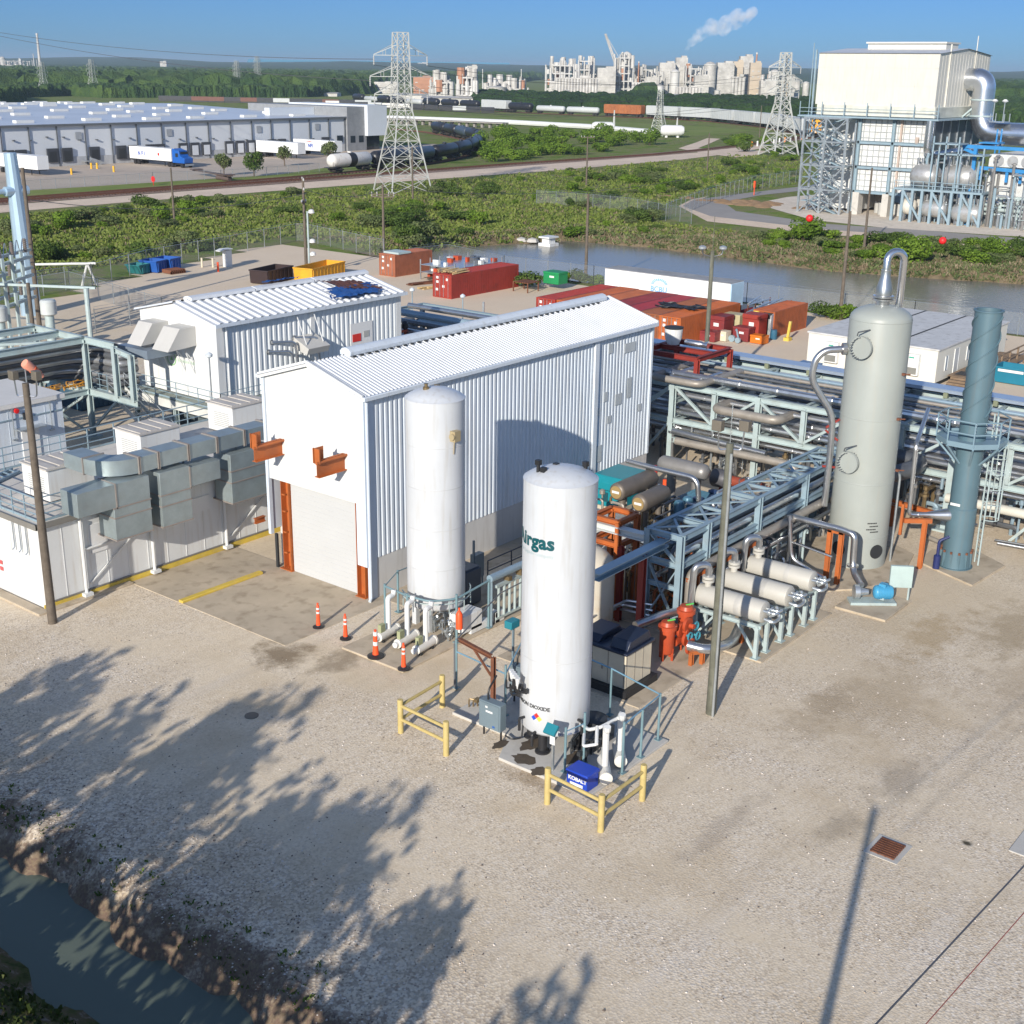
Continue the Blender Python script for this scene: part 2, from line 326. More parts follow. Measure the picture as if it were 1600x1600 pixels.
    for a in [(30.3,35.6,1.4,1.5,(.16,.11,.06),.75),(31.4,33.4,1.6,.9,(.20,.15,.10),.6),(29.2,22.2,.6,1.5,(.30,.21,.12),.6),(42,16,5,2.2,(.40,.31,.2),.45),(47,11,5,3,(.36,.28,.19),.45),(39.5,17.2,3,1.0,(.34,.26,.17),.45),(52,14,4,2,(.34,.26,.16),.6),(34.8,9.9,.16,.22,(.05,.045,.03),.95),(33,13.2,1.4,.6,(.28,.23,.17),.5),(26.2,32.6,.28,.2,(.16,.12,.08),.8),(49,16.6,3,1.2,(.36,.25,.12),.5),(37,13,2,1,(.22,.18,.14),.45),(31.0,16.0,3.4,.5,(.32,.26,.2),.4),(60,14,4,2,(.3,.24,.17),.5),(86,74,4,5,(.3,.24,.16),.6),(89,62,3,4,(.26,.2,.13),.6)]: blot(*a)
    # wet brown edge beside the ditch
    sp=N_sp
    a=N.new('ShaderNodeMath');a.operation='ADD';L.new(sp.outputs[0],a.inputs[0]);L.new(mr(nz(.6,6,.7),.3,.7,-1.3,1.3),a.inputs[1])
    c=mix(mr(a.outputs[0],16.9,18.4,.9,0),c,(.15,.105,.065))
    peb=mr(vo.outputs['Distance'],.1,.55,0,1);near=mr(a.outputs[0],17.0,23.0,1,0)
    rd=N.new('ShaderNodeMath');rd.operation='GREATER_THAN';L.new(sx.outputs[2],rd.inputs[0]);rd.inputs[1].default_value=.55
    c=mix(mul(mul(near,rd.outputs[0]),.6),c,(.15,.10,.08))
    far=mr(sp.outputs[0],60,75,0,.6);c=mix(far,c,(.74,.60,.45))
    L.new(c,b.inputs['Base Color'])
    bp=N.new('ShaderNodeBump');bp.inputs['Strength'].default_value=.5;bp.inputs['Distance'].default_value=.03
    bh=N.new('ShaderNodeMath');bh.operation='ADD';L.new(mul(vo.outputs['Distance'],mr(dust,0,.8,1,.35)),bh.inputs[0]);L.new(mul(nz(.8,6,.65,(.35,2.2,.3)),1.5),bh.inputs[1]);L.new(bh.outputs[0],bp.inputs['Height']);L.new(bp.outputs[0],b.inputs['Normal'])
    return m
def scrub_mat(name,cols,s=.12,bump=.6):
    m=bpy.data.materials.new(name);m.use_nodes=True;nt=m.node_tree;N=nt.nodes;L=nt.links;b=N['Principled BSDF'];b.inputs['Roughness'].default_value=1;b.inputs['Specular IOR Level'].default_value=.1
    g=N.new('ShaderNodeNewGeometry')
    n=N.new('ShaderNodeTexNoise');n.inputs['Scale'].default_value=s;n.inputs['Detail'].default_value=10;n.inputs['Roughness'].default_value=.72;L.new(g.outputs['Position'],n.inputs['Vector'])
    k=len(cols);r=ramp(N,[(.32+.36*i/(k-1),c) for i,c in enumerate(cols)]);L.new(n.outputs['Fac'],r.inputs[0]);L.new(r.outputs[0],b.inputs['Base Color'])
    n2=N.new('ShaderNodeTexNoise');n2.inputs['Scale'].default_value=1.6;n2.inputs['Detail'].default_value=6;n2.inputs['Roughness'].default_value=.8;L.new(g.outputs['Position'],n2.inputs['Vector'])
    bp=N.new('ShaderNodeBump');bp.inputs['Strength'].default_value=bump;bp.inputs['Distance'].default_value=.5;L.new(n2.outputs['Fac'],bp.inputs['Height']);L.new(bp.outputs[0],b.inputs['Normal']);return m
GRAV=gravel_mat()
SCRUB=scrub_mat('scrub_ground',[(.055,.095,.016),(.11,.175,.03),(.16,.22,.045),(.21,.20,.10),(.15,.21,.045),(.08,.14,.022)])
GRASS=scrub_mat('mown_grass',[(.14,.19,.045),(.19,.24,.065),(.24,.25,.10)],.08,.3)
BANK=scrub_mat('dry_bank_grass',[(.10,.08,.04),(.2,.155,.09),(.27,.21,.13),(.14,.12,.06)],.5,.6)
LOT=P('lot_concrete',(.48,.40,.32),.9,0,.12,.06,dirt=(.25,.2,.16),dam=.4)
ROADG=P('pale_gravel_road',(.68,.54,.41),.95,0,.12,.15,dirt=(.36,.28,.2),dam=.5)
ASPH=P('grey_road',(.30,.28,.26),.9,0,.1,.2)
BALL=P('rail_ballast',(.24,.16,.12),.95,0,.2,.6)
xs=[-9000,-3000,-900,-300,-100,-40,0]+rng(6,12,1.5)+rng(12,18.5,.22)+rng(18.5,24,1.5)+rng(24,112,8)+rng(112,161,1.15)+rng(161,300,20)+[300,450,700,1200,2500,5000,9500]
ys=[-9000,-3000,-900,-300]+rng(-100,-45,8)+rng(-45,-2,2)+rng(-2,52,.5)+rng(52,118,1.3)+rng(118,300,14)+[300,450,700,1200,2500,5000,9500]
struct(grid('ground',xs,ys,SCRUB))
YARD=[(16.1,-80),(16.1,101),(30,103),(55,109),(76.5,116.6),(87,121.5),(101.5,126.5),(113,130),(112.6,108.5),(112.4,92),(113.2,80),(114.6,62),(115.5,45),(118,20),(122,-80)]
struct(grid('gravel_yard',rng(14.5,19,.22)+rng(19,112,3.5)+rng(112,123,.9),rng(-80,-2,2.5)+rng(-2,52,.5)+rng(52,131,2.4),GRAV,.025,lambda x,y:(inpoly(x,y,YARD) if x>16.2 else x>15.2 and y<101)))
def flat(name,pts,z,mat,kind='structure'):
    m=MB();m.add([(p[0],p[1],z) for p in pts],[tuple(range(len(pts)))]);return struct(m.build(name,mat,smooth=0),kind)
def slab(name,pts,h,mat):
    m=MB();m.prism(pts,-.15,h);return struct(m.build(name,mat,smooth=0,bev=.02))
def watermat(name,col,rough,bs,bstr):
    m=bpy.data.materials.new(name);m.use_nodes=True;nt=m.node_tree;b=nt.nodes['Principled BSDF'];b.inputs['Base Color'].default_value=(*col,1);b.inputs['Roughness'].default_value=rough;b.inputs['IOR'].default_value=1.33
    g=nt.nodes.new('ShaderNodeNewGeometry');mp=nt.nodes.new('ShaderNodeMapping');mp.inputs['Scale'].default_value=(1,.45,1);mp.inputs['Rotation'].default_value=(0,0,.6);n=nt.nodes.new('ShaderNodeTexNoise');n.inputs['Scale'].default_value=bs;n.inputs['Detail'].default_value=4
    bp=nt.nodes.new('ShaderNodeBump');bp.inputs['Strength'].default_value=bstr;bp.inputs['Distance'].default_value=.05
    nt.links.new(g.outputs['Position'],mp.inputs[0]);nt.links.new(mp.outputs[0],n.inputs['Vector']);nt.links.new(n.outputs['Fac'],bp.inputs['Height']);nt.links.new(bp.outputs[0],b.inputs['Normal']);return m
flat('ditch_water',[(12.3,-60),(17.6,-60),(17.6,130),(12.3,130)],-.82,watermat('ditch_water',(.12,.145,.115),.28,2,.25))
flat('pond_water',[(111,-46),(161,-46),(161,119),(111,119)],-1.0,watermat('pond_water',(.19,.175,.14),.2,1.6,.3))
# pond bank strip of dry reeds (far side) is a sheet that follows the slope
struct(grid('pond_bank',rng(112,161,.9),rng(-44,118,1.1),BANK,.03,lambda x,y:(not inpoly(x,y,YARD)) and edist(x,y,POND)<(6 if x>125 else 3)))
struct(grid('ditch_bank',rng(10,14.6,.22),rng(-2,52,.5),scrub_mat('dark_weedy_bank',[(.035,.04,.015),(.08,.09,.03),(.13,.10,.06),(.3,.26,.22)],1.6,.4),.02))  # dark vegetated bank: deep greens, brown and a few pale flecks
# roads, rails and lots
flat('gravel_road',[(-60,187.5),(70,186.5),(130,187.5),(180,186),(240,182.5),(300,183),(336,188),(390,200),(390,206.5),(330,196.5),(300,196),(150,197),(-60,197)],.03,ROADG)
flat('railside_grass',[(-60,205.3),(150,205.3),(200,209),(195,216),(150,217.5),(-60,219)],.03,GRASS)
flat('truck_lot',[(-60,217),(120,217.5),(172,215.5),(190,214.5),(215,224),(226,235),(262,250),(300,262),(300,272),(-60,272)],.035,LOT)
flat('grass_verge',[(171,213),(196,213.5),(228,219),(250,226),(262,246),(226,236),(213,224),(190,215.2)],.045,GRASS)
flat('rail_ballast',[(-60,197.4),(150,197.4),(310,195.6),(345,199),(400,207),(450,214),(445,219),(395,212),(340,204.5),(310,203),(150,205),(-60,205)],.06,BALL)
flat('field',[tuple(at(*p)[:2]) for p in((605,189),(800,197),(1040,213),(1100,212),(1180,204),(1100,198),(950,190),(800,184),(660,177),(605,173))],.04,GRASS)
flat('plant_road',[tuple(at(*p)[:2]) for p in((1066,322),(1085,312),(1180,300),(1290,287),(1340,290),(1290,294),(1190,305),(1130,316),(1150,330),(1290,350),(1440,360),(1640,376),(1640,388),(1440,370),(1280,358),(1110,338))],.03,ASPH)
flat('road_shoulder',[tuple(at(*p)[:2]) for p in((1060,322),(1080,312),(1110,306),(1090,313),(1075,322),(1115,336),(1290,356),(1440,367),(1640,384),(1640,398),(1440,377),(1280,366),(1105,346))],.026,ROADG)
flat('white_gravel_pad',[tuple(at(*p)[:2]) for p in((1180,318),(1230,308),(1290,303),(1700,300),(1700,375),(1560,368),(1380,356),(1270,344),(1220,330))],.028,P('white_gravel',(.66,.58,.48),.95,0,.12,.4,dirt=(.4,.33,.25),dam=.5))
flat('access_track',[tuple(at(*p)[:2]) for p in((1060,232),(1090,222),(1105,216),(1125,217),(1110,224),(1090,232),(1200,236),(1180,243),(1150,246),(1100,240))],.05,ROADG)
RAIL=P('rail_steel',(.20,.085,.05),.6,.3,.2,1);TIE=P('rail_sleeper',(.09,.06,.045),.9,0,.25,2)
def track(pts,name,label):
    t=T(name,label,'railway track',(pts[0][0],pts[0][1],0));P_=[V((p[0],p[1],0)) for p in pts];a=MB();b=MB();c=MB();
    for s,m in((-.75,a),(.75,b)):
        q=[]
        for i,p in enumerate(P_):
            d=(P_[min(i+1,len(P_)-1)]-P_[max(0,i-1)]).normalized();q.append(p+V((-d.y,d.x,0))*s+V((0,0,.3)))
        for i in range(len(q)-1): m.bar(q[i],q[i+1],.1,.16)
    for i in range(len(P_)-1):
        L=(P_[i+1]-P_[i]).length;d=(P_[i+1]-P_[i]).normalized();n=V((-d.y,d.x,0));k=0
        while k<L: p=P_[i]+d*k+V((0,0,.13));c.bar(p-n*1.3,p+n*1.3,.24,.18);k+=1.2
    a.build('rail',RAIL,t);b.build('rail',RAIL,t);s=c.build('sleepers',TIE,t);s['kind']='stuff'
main=[(-60,199.6),(60,199.8),(150,200.5),(250,200.5),(310,198),(345,201.5),(400,210),(450,217)]
track(main,'railway_track','main railway track beside the pale gravel road, nearer of the pair')
track([(-60,203.4),(60,203.6),(150,204),(185,205.6),(197,207),(210,208.4),(230,213),(246,218.5),(262,226),(278,236),(297,250),(313,264),(327,283),(340,302),(352,322),(360,345)],'railway_track','siding track that carries the black tank cars')
# ---------------------------------------------------------------- vegetation
def leafmat(name,cols,tr=.25):
    m=bpy.data.materials.new(name);m.use_nodes=True;nt=m.node_tree;N=nt.nodes;L=nt.links;b=N['Principled BSDF'];b.inputs['Roughness'].default_value=.7;b.inputs['Specular IOR Level'].default_value=.25
    g=N.new('ShaderNodeNewGeometry');n=N.new('ShaderNodeTexNoise');n.inputs['Scale'].default_value=.35;n.inputs['Detail'].default_value=3;L.new(g.outputs['Position'],n.inputs['Vector'])
    a=N.new('ShaderNodeMath');a.operation='MULTIPLY_ADD';L.new(g.outputs['Random Per Island'],a.inputs[0]);a.inputs[1].default_value=.45;s=N.new('ShaderNodeMath');s.operation='MULTIPLY_ADD';L.new(n.outputs['Fac'],s.inputs[0]);s.inputs[1].default_value=1.5;s.inputs[2].default_value=-.5;L.new(s.outputs[0],a.inputs[2])
    k=len(cols);r=ramp(N,[(.1+.8*i/(k-1),c) for i,c in enumerate(cols)]);L.new(a.outputs[0],r.inputs[0]);L.new(r.outputs[0],b.inputs['Base Color'])
    t=N.new('ShaderNodeBsdfTranslucent');L.new(r.outputs[0],t.inputs[0]);x=N.new('ShaderNodeMixShader');x.inputs[0].default_value=tr;L.new(b.outputs[0],x.inputs[1]);L.new(t.outputs[0],x.inputs[2]);L.new(x.outputs[0],N['Material Output'].inputs[0]);return m
LEAFB=leafmat('bright_leaves',[(.07,.13,.012),(.13,.22,.02),(.20,.30,.035)])
LEAFD=leafmat('dark_leaves',[(.045,.085,.015),(.085,.14,.025),(.14,.20,.04)])
LEAFG=leafmat('grey_green_leaves',[(.08,.11,.04),(.13,.17,.06),(.20,.225,.09)])
DRY=leafmat('dry_stalks',[(.16,.12,.07),(.24,.19,.12),(.33,.27,.18)],.1)
BARK=P('bark',(.12,.09,.065),.9,0,.2,3)
def leaves(m,c,rx,ry,rz,n,s,rd,k=9,flat=.2):
    bl=[]
    for _ in range(k):
        a=rd.random()*6.283;q=rd.random()**.5*.62;zz=(rd.random()-.35)*.9
        bl.append((c[0]+rx*q*math.cos(a),c[1]+ry*q*math.sin(a),c[2]+rz*zz,.36+.25*rd.random()))
    for i in range(n):
        b=bl[rd.randrange(k)];u=V((rd.gauss(0,1),rd.gauss(0,1),rd.gauss(.2,1))).normalized();q=b[3]*(.72+.4*rd.random()**.6)
        p=V((b[0]+u.x*rx*q,b[1]+u.y*ry*q,b[2]+u.z*rz*q))
        if p.z<.03: p.z=.03+rd.random()*.2
        nn=(u+V((rd.gauss(0,.6),rd.gauss(0,.6),rd.gauss(0,.6)))).normalized();t=nn.cross(V((rd.gauss(0,1),rd.gauss(0,1),rd.gauss(0,1)))).normalized();w=nn.cross(t);e=s*(.6+.8*rd.random())
        m.add([p-t*e*.5-w*e*.32,p+t*e*.5-w*e*.28,p+t*e*.42+w*e*.34,p-t*e*.36+w*e*.36],[(0,1,2,3)])
def bush_proto(name,mat,rx,ry,h,n,s,seed,label,group,cat='shrub'):
    rd=random.Random(seed);t=T(name,label,cat,(0,0,0),group);m=MB();leaves(m,(0,0,h*.45),rx,ry,h*.62,int(n*1.7),s*.7,rd,8);m.build('foliage',mat,t,smooth=0)
    b=MB()
    for i in range(5):
        a=rd.random()*6.28;b.tube([(0,0,-.1),(math.cos(a)*rx*.3,math.sin(a)*ry*.3,h*.4),(math.cos(a)*rx*.55,math.sin(a)*ry*.55,h*.75)],.05,5)
    b.build('stems',BARK,t);return t
def tree_proto(name,mat,r,h,n,s,seed,label,group,cb=.35,loc=(0,0,0),cat='tree'):
    rd=random.Random(seed);t=T(name,label,cat,(0,0,0),group);m=MB();leaves(m,(0,0,h*(1+cb)/2),r,r*.95,h*(1-cb)/1.7,n,s,rd,15);m.build('crown',mat,t,smooth=0)
    b=MB();b.cyl((0,0,-.2),(.1,.05,h*.55),h*.028+.05,h*.014+.03,8)
    for i in range(7):
        a=i*.9+rd.random();z0=h*(.25+.05*i);b.tube([(0,0,z0),(math.cos(a)*r*.4,math.sin(a)*r*.4,z0+h*.15),(math.cos(a)*r*.7,math.sin(a)*r*.7,z0+h*.27)],.06+h*.003,5)
    b.build('trunk',BARK,t);return t
GB='shrubs in the scrub beyond the yard'
BP=[bush_proto('shrub',LEAFB,2.0,1.8,2.4,900,.36,1,'bright green shrub in the scrub between the yard and the railway',GB),
    bush_proto('shrub',LEAFD,2.6,2.2,2.8,1000,.36,2,'dark green shrub in the scrub between the yard and the railway',GB),
    bush_proto('shrub',LEAFG,2.3,2.3,2.2,850,.34,3,'grey green shrub in the scrub between the yard and the railway',GB),
    bush_proto('shrub',LEAFB,3.0,2.6,3.6,1300,.42,4,'tall bright green shrub in the scrub between the yard and the railway',GB)]
USED=set();BL=[]
def put(k,x,y,sc,label=None,group=None):
    p=BP[k];rz=R.random()*6.28;sc=(sc*R.uniform(.8,1.5),sc*R.uniform(.75,1.3),sc*R.uniform(.5,1.05))
    if k not in USED:
        USED.add(k);p.location=(x,y,hz(x,y)-.05);p.rotation_euler=(0,0,rz);p.scale=sc
        if label:p['label']=label
        if group:p['group']=group
        for c in [q for q in COL.objects if q.parent==p]: pass
        return p
    q=dup(p,(x,y,hz(x,y)-.05),rz,label,group,sc)
    if not label: q['label']=L0[k]
    if not group: q['group']=GB
    return q
L0=[p['label'] for p in BP]
bpy.context.view_layer.update()
for p in BP: KIDS[p.name]=[c for c in COL.objects if c.parent==p]
def scatter(poly,n,ks,smin,smax,label,group,clus=.5,mind=1.2):
    xs_=[p[0] for p in poly];ys_=[p[1] for p in poly];done=[];k=0;tries=0
    while k<n and tries<n*60:
        tries+=1;px=R.uniform(min(xs_),max(xs_));py=R.uniform(min(ys_),max(ys_))
        if not inpoly(px,py,poly): continue
        w=at(px,py)
        if noise.noise(V((w.x*.045,w.y*.045,3)))<clus-.5 : continue
        if inpoly(w.x,w.y,POND) or inpoly(w.x,w.y,YARD) or 182<w.y<206 and w.x<330: continue
        if any(abs(a-w.x)+abs(b-w.y)<mind*1.6 for a,b in done): continue
        done.append((w.x,w.y));kk=ks[R.randrange(len(ks))];c={0:'bright green',1:'dark green',2:'grey green',3:'tall bright green'}[kk]
        put(kk,w.x,w.y,R.uniform(smin,smax),c+' '+label,group);k+=1
# left scrub, middle scrub, far bank of the pond, hedge by the siding, right of the loop road
scatter([(0,345),(240,322),(520,296),(600,300),(690,330),(560,372),(470,372),(300,395),(0,420)],64,(0,1,2,2,0),.35,1.0,'shrub among the weeds outside the yard fence, left of the lattice pylon','shrubs outside the yard fence',.42)
scatter([(600,305),(680,290),(900,262),(1040,268),(1000,300),(1060,360),(960,372),(880,362),(700,385),(610,392)],56,(0,1,2,0,1),.35,1.0,'shrub between the lattice pylon and the pond','shrubs between the pylon and the pond',.42)
scatter([(900,280),(1260,245),(1262,285),(1060,320),(960,345),(910,320)],54,(0,1,2,0,0),.4,1.0,'shrub on the scrub left of the loop road','shrubs left of the loop road',.4)
scatter([(1150,362),(1270,368),(1600,392),(1600,440),(1450,425),(1200,392)],44,(0,3,0,1,2),.45,.95,'shrub on the far bank of the pond','shrubs on the far bank of the pond',.36)
scatter([(735,238),(770,215),(880,212),(1000,222),(1040,228),(960,238),(760,254)],46,(3,0,3),1.0,1.5,'shrub in the hedge behind the railway','hedge shrubs behind the railway',.1,2.)
scatter([(1130,222),(1190,208),(1240,226),(1265,232),(1262,245),(1200,246),(1150,236)],16,(3,0,1),.8,1.2,'shrub below the train at the bend','shrubs by the railway bend',.1,2.)
for (px,py,k,s) in ((740,402,0,.95),(815,448,1,.75),(905,438,1,.6),(935,438,0,.55),(1292,498,1,.7),(1313,500,0,.6),(1325,497,1,.5),(882,440,0,.4)):
    w=at(px,py);put(k,w.x,w.y,s,('bright' if k==0 else 'dark')+' green shrub at the near edge of the pond','shrubs at the near edge of the pond')
# trees that can be told apart
tp=tree_proto('tree',LEAFD,2.1,4.6,1500,.34,11,'round dark young tree on the verge behind the blue truck','verge trees',.2);w=at(397,276);tp.location=(w.x,w.y,0)
tq=tree_proto('tree',LEAFG,1.9,4.4,1100,.32,12,'slim young tree on the verge nearest the blue truck','verge trees',.35);w=at(350,275);tq.location=(w.x,w.y,0)
bpy.context.view_layer.update()
w=at(445,260);dup(tq,(w.x,w.y,0),1,'young tree on the verge below the first white trailer','verge trees')
w=at(516,254);dup(tq,(w.x,w.y,0),2,'young tree on the verge in front of the second white trailer','verge trees',1.1)
# trees on the bank behind the camera throw the long shadows on the gravel
sh=tree_proto('bank_tree',LEAFD,2.6,8.6,1050,.42,21,'leafy tree on the far bank of the ditch outside the picture','bank trees',.3)
spots=[(4.0,25.5,1.0),(3.2,18.2,.93),(.6,9.0,.86),(5.2,21.5,.8),(.6,33.0,1.02),(6.0,15.0,.7),(-2,41.5,.95),(1.5,29,.95),(6.0,-1.5,.86),(1.0,13.0,.66),(-.5,4.2,.6),(6.5,26,.6)]
sh.location=(spots[0][0],spots[0][1],0)
bpy.context.view_layer.update()
for i,(x,y,s) in enumerate(spots[1:]): dup(sh,(x,y,0),i*1.3,None,None,s)
# ground cover: weeds and tufts, nobody could count them
def tufts(name,polys,n,mat,s0,s1,h,wd=.34,world=False):
    m=MB();rd=random.Random(len(name)*7+n)
    for k in range(n):
        P_=polys[rd.randrange(len(polys))]
        while 1:
            px=rd.uniform(min(p[0] for p in P_),max(p[0] for p in P_));py=rd.uniform(min(p[1] for p in P_),max(p[1] for p in P_))
            if inpoly(px,py,P_): break
        w=V((px,py,0)) if world else at(px,py)
        if not world and (inpoly(w.x,w.y,POND) or inpoly(w.x,w.y,YARD) or (182<w.y<206 and w.x<330)): continue
        z=hz(w.x,w.y);s=rd.uniform(s0,s1)
        for j in range(4):
            a=rd.random()*6.28;b=V((math.cos(a),math.sin(a),0));c=V((rd.gauss(0,s*.5),rd.gauss(0,s*.5),0))+V((w.x,w.y,z));t=V((rd.gauss(0,.35*s),rd.gauss(0,.35*s),h*s*rd.uniform(.6,1.3)))
            m.add([c-b*s*wd,c+b*s*wd,c+b*s*wd*.6+t,c-b*s*wd*.7+t],[(0,1,2,3)])
    o=m.build(name,mat,smooth=0);o['kind']='stuff';return o
PS=[[(0,338),(240,316),(560,288),(900,260),(1150,240),(1262,250),(1262,285),(1060,312),(1000,345),(1160,364),(1060,372),(880,362),(700,385),(600,398),(470,366),(360,385),(0,440)]]
tufts('green_weeds',PS,15000,leafmat('weed_green',[(.10,.15,.025),(.17,.22,.045),(.24,.27,.07)]),.22,.6,.7)
tufts('dry_weeds',PS,3200,DRY,.2,.55,.7,.13)
PB=[[(470,372),(600,385),(700,378),(800,366),(870,370),(1000,384),(1160,400),(1300,424),(1600,446),(1600,400),(1300,372),(1100,360),(880,352),(700,372),(560,372)]]
tufts('bank_reeds',PB,6000,DRY,.25,.6,.7,.12)
tufts('bank_weeds',PB,7000,LEAFG,.3,.7,.5,.25)
tufts('ditch_weeds',[[(9,18),(13.6,18),(13.2,34),(9,34)]],2600,leafmat('ditch_weed',[(.03,.05,.012),(.07,.10,.02),(.12,.13,.05)]),.06,.16,.9,world=True)
tufts('edge_weeds',[[(16.9,20),(18.6,20),(18.0,44),(16.9,44)]],260,LEAFD,.05,.12,.9,world=True)
m=MB();rd=random.Random(99)
for i in range(7500):
    if i%5<3: x=17.0+abs(rd.gauss(0,2.6));y=rd.uniform(18,46)
    else: x=rd.uniform(20,46);y=rd.uniform(8,46)
    if inpoly(x,y,[(29.3,19.9),(60,19.9),(60,47),(26,47),(30.6,35)]): continue
    s=rd.uniform(.012,.034)*(1.35 if rd.random()<.1 else 1);z=hz(x,y)+.025;a=rd.random()*6.28;ca,sa=math.cos(a)*s,math.sin(a)*s
    m.add([(x-ca*1.3,y-sa*1.3,z),(x+sa,y-ca,z),(x+ca*1.2,y+sa*1.2,z),(x-sa,y+ca,z),(x+ca*.2,y-sa*.2,z+s*.9)],[(0,1,4),(1,2,4),(2,3,4),(3,0,4)],rd.choice((0,0,1,1,2)))
o=m.build('loose_stones',[P('stone_pale',(.66,.59,.52),.9,0,.2,9),P('stone_tan',(.42,.34,.26),.9,0,.2,9),P('stone_dark',(.14,.11,.09),.9,0,.2,9)],smooth=0);o['kind']='stuff'
# distant woods: canopy surface of tree domes
def proj(x,y,z):
    v=V((x,y,z-CH));d=v.dot(_f);return 800+FP*v.dot(_rt)/d,800-FP*v.dot(_up)/d
WOODS=[[(-120,158),(110,150),(160,153),(480,152),(590,146),(600,112),(-120,98)],[(-60,160),(20,152),(40,157),(0,166)],
       [(735,164),(800,170),(860,174),(1000,178),(1260,198),(1270,170),(1200,168),(1000,166),(900,163),(740,158)],[(600,112),(590,130),(800,130),(860,122),(1300,128),(1480,150),(1520,200),(1720,230),(1720,114),(800,108)],[(960,165),(1000,152),(1040,160)]]
def canopy(name,cell,dmin,dmax,sp,hh):
    rs=np.random.RandomState(5);ang0=HD-.47;ang1=HD+.47
    pts=[(dmin*math.cos(a),dmin*math.sin(a)) for a in(ang0,ang1)]+[(dmax*math.cos(a),dmax*math.sin(a)) for a in(ang0,HD,ang1)]
    x0=min(p[0] for p in pts);x1=max(p[0] for p in pts);y0=min(p[1] for p in pts);y1=max(p[1] for p in pts)
    X,Y=np.meshgrid(np.arange(x0,x1,cell),np.arange(y0,y1,cell));D=np.hypot(X,Y);A=np.arctan2(Y,X)
    ok=(D>dmin)&(D<dmax)&(A>ang0)&(A<ang1)
    vx=X*_f.x+Y*_f.y-CH*_f.z;px=800+FP*(X*_rt.x+Y*_rt.y-CH*_rt.z)/vx;py=800-FP*(X*_up.x+Y*_up.y-CH*_up.z)/vx
    ins=np.zeros(X.shape,bool)
    for Pg in WOODS:
        c=np.zeros(X.shape,bool);n=len(Pg);j=n-1
        for i in range(n):
            xi,yi=Pg[i];xj,yj=Pg[j]
            if yi!=yj: c^=((yi>py)!=(yj>py))&(px<(xj-xi)*(py-yi)/(yj-yi)+xi)
            j=i
        ins|=c
    ok&=ins
    gx=np.floor(X/sp).astype(int);gy=np.floor(Y/sp).astype(int);Z=np.zeros(X.shape)
    def hs(a,b,k): v=np.sin(a*127.1+b*311.7+k*74.7)*43758.5453;return v-np.floor(v)
    for i in(-1,0,1):
        for j in(-1,0,1):
            a=gx+i;b=gy+j;cx=(a+hs(a,b,1))*sp;cy=(b+hs(a,b,2))*sp;r=sp*(.55+.45*hs(a,b,3));H=hh*(.7+.5*hs(a,b,4))
            d2=((X-cx)**2+(Y-cy)**2)/r**2;Z=np.maximum(Z,np.where(d2<1,H*(.45+.55*np.sqrt(np.clip(1-d2,0,1))),H*.0))
    Z=np.maximum(Z,hh*.35)+rs.normal(0,cell*.16,X.shape);X=X+rs.normal(0,cell*.2,X.shape);Y=Y+rs.normal(0,cell*.2,X.shape)
    Z=np.where(ok,Z,-.5);ny,nx=X.shape;fo=ok[:-1,:-1]|ok[1:,1:]|ok[1:,:-1]|ok[:-1,1:]
    idx=-np.ones(ny*nx,int);J,I=np.nonzero(fo);f=np.stack([J*nx+I,J*nx+I+1,(J+1)*nx+I+1,(J+1)*nx+I],1);u=np.unique(f);idx[u]=np.arange(len(u));f=idx[f]
    vs=np.stack([X.ravel()[u],Y.ravel()[u],Z.ravel()[u]],1);me=bpy.data.meshes.new(name);me.from_pydata(vs.tolist(),[],f.tolist());me.materials.append(CAN);me.update()
    o=bpy.data.objects.new(name,me);COL.objects.link(o);o['kind']='stuff';return o
CAN=leafmat('woodland_canopy',[(.018,.042,.012),(.038,.078,.02),(.08,.13,.028)],.0)
nt=CAN.node_tree;bb=nt.nodes['Principled BSDF'];bb.inputs['Roughness'].default_value=1
for n in nt.nodes:
    if n.type=='TEX_NOISE': n.inputs['Scale'].default_value=.06;n.inputs['Detail'].default_value=6
n=nt.nodes.new('ShaderNodeTexNoise');n.inputs['Scale'].default_value=.7;n.inputs['Detail'].default_value=5;bp=nt.nodes.new('ShaderNodeBump');bp.inputs['Strength'].default_value=1;bp.inputs['Distance'].default_value=2.5
g=nt.nodes.new('ShaderNodeNewGeometry');nt.links.new(g.outputs['Position'],n.inputs['Vector']);nt.links.new(n.outputs['Fac'],bp.inputs['Height']);nt.links.new(bp.outputs[0],bb.inputs['Normal'])
canopy('near_woods',1.75,330,1050,7,7.5);canopy('far_woods',8,1050,3200,16,13)
m=MB();k=90
for j,(d,h0) in enumerate(((3000,0),(3600,14),(4600,20),(6000,36),(7200,44),(8500,0))):
    for i in range(k): a=HD-.6+1.2*i/(k-1);hh=h0*max(.82,1+.35*noise.noise(V((i*.16,j*2.3,0)))+.15*noise.noise(V((i*.7,j,4))));m.v.append((d*math.cos(a),d*math.sin(a),hh-.5))
m.f=[(j*k+i,j*k+i+1,(j+1)*k+i+1,(j+1)*k+i) for j in range(5) for i in range(k-1)];m.m=[0]*len(m.f)
struct(m.build('hills',CAN,smooth=60))
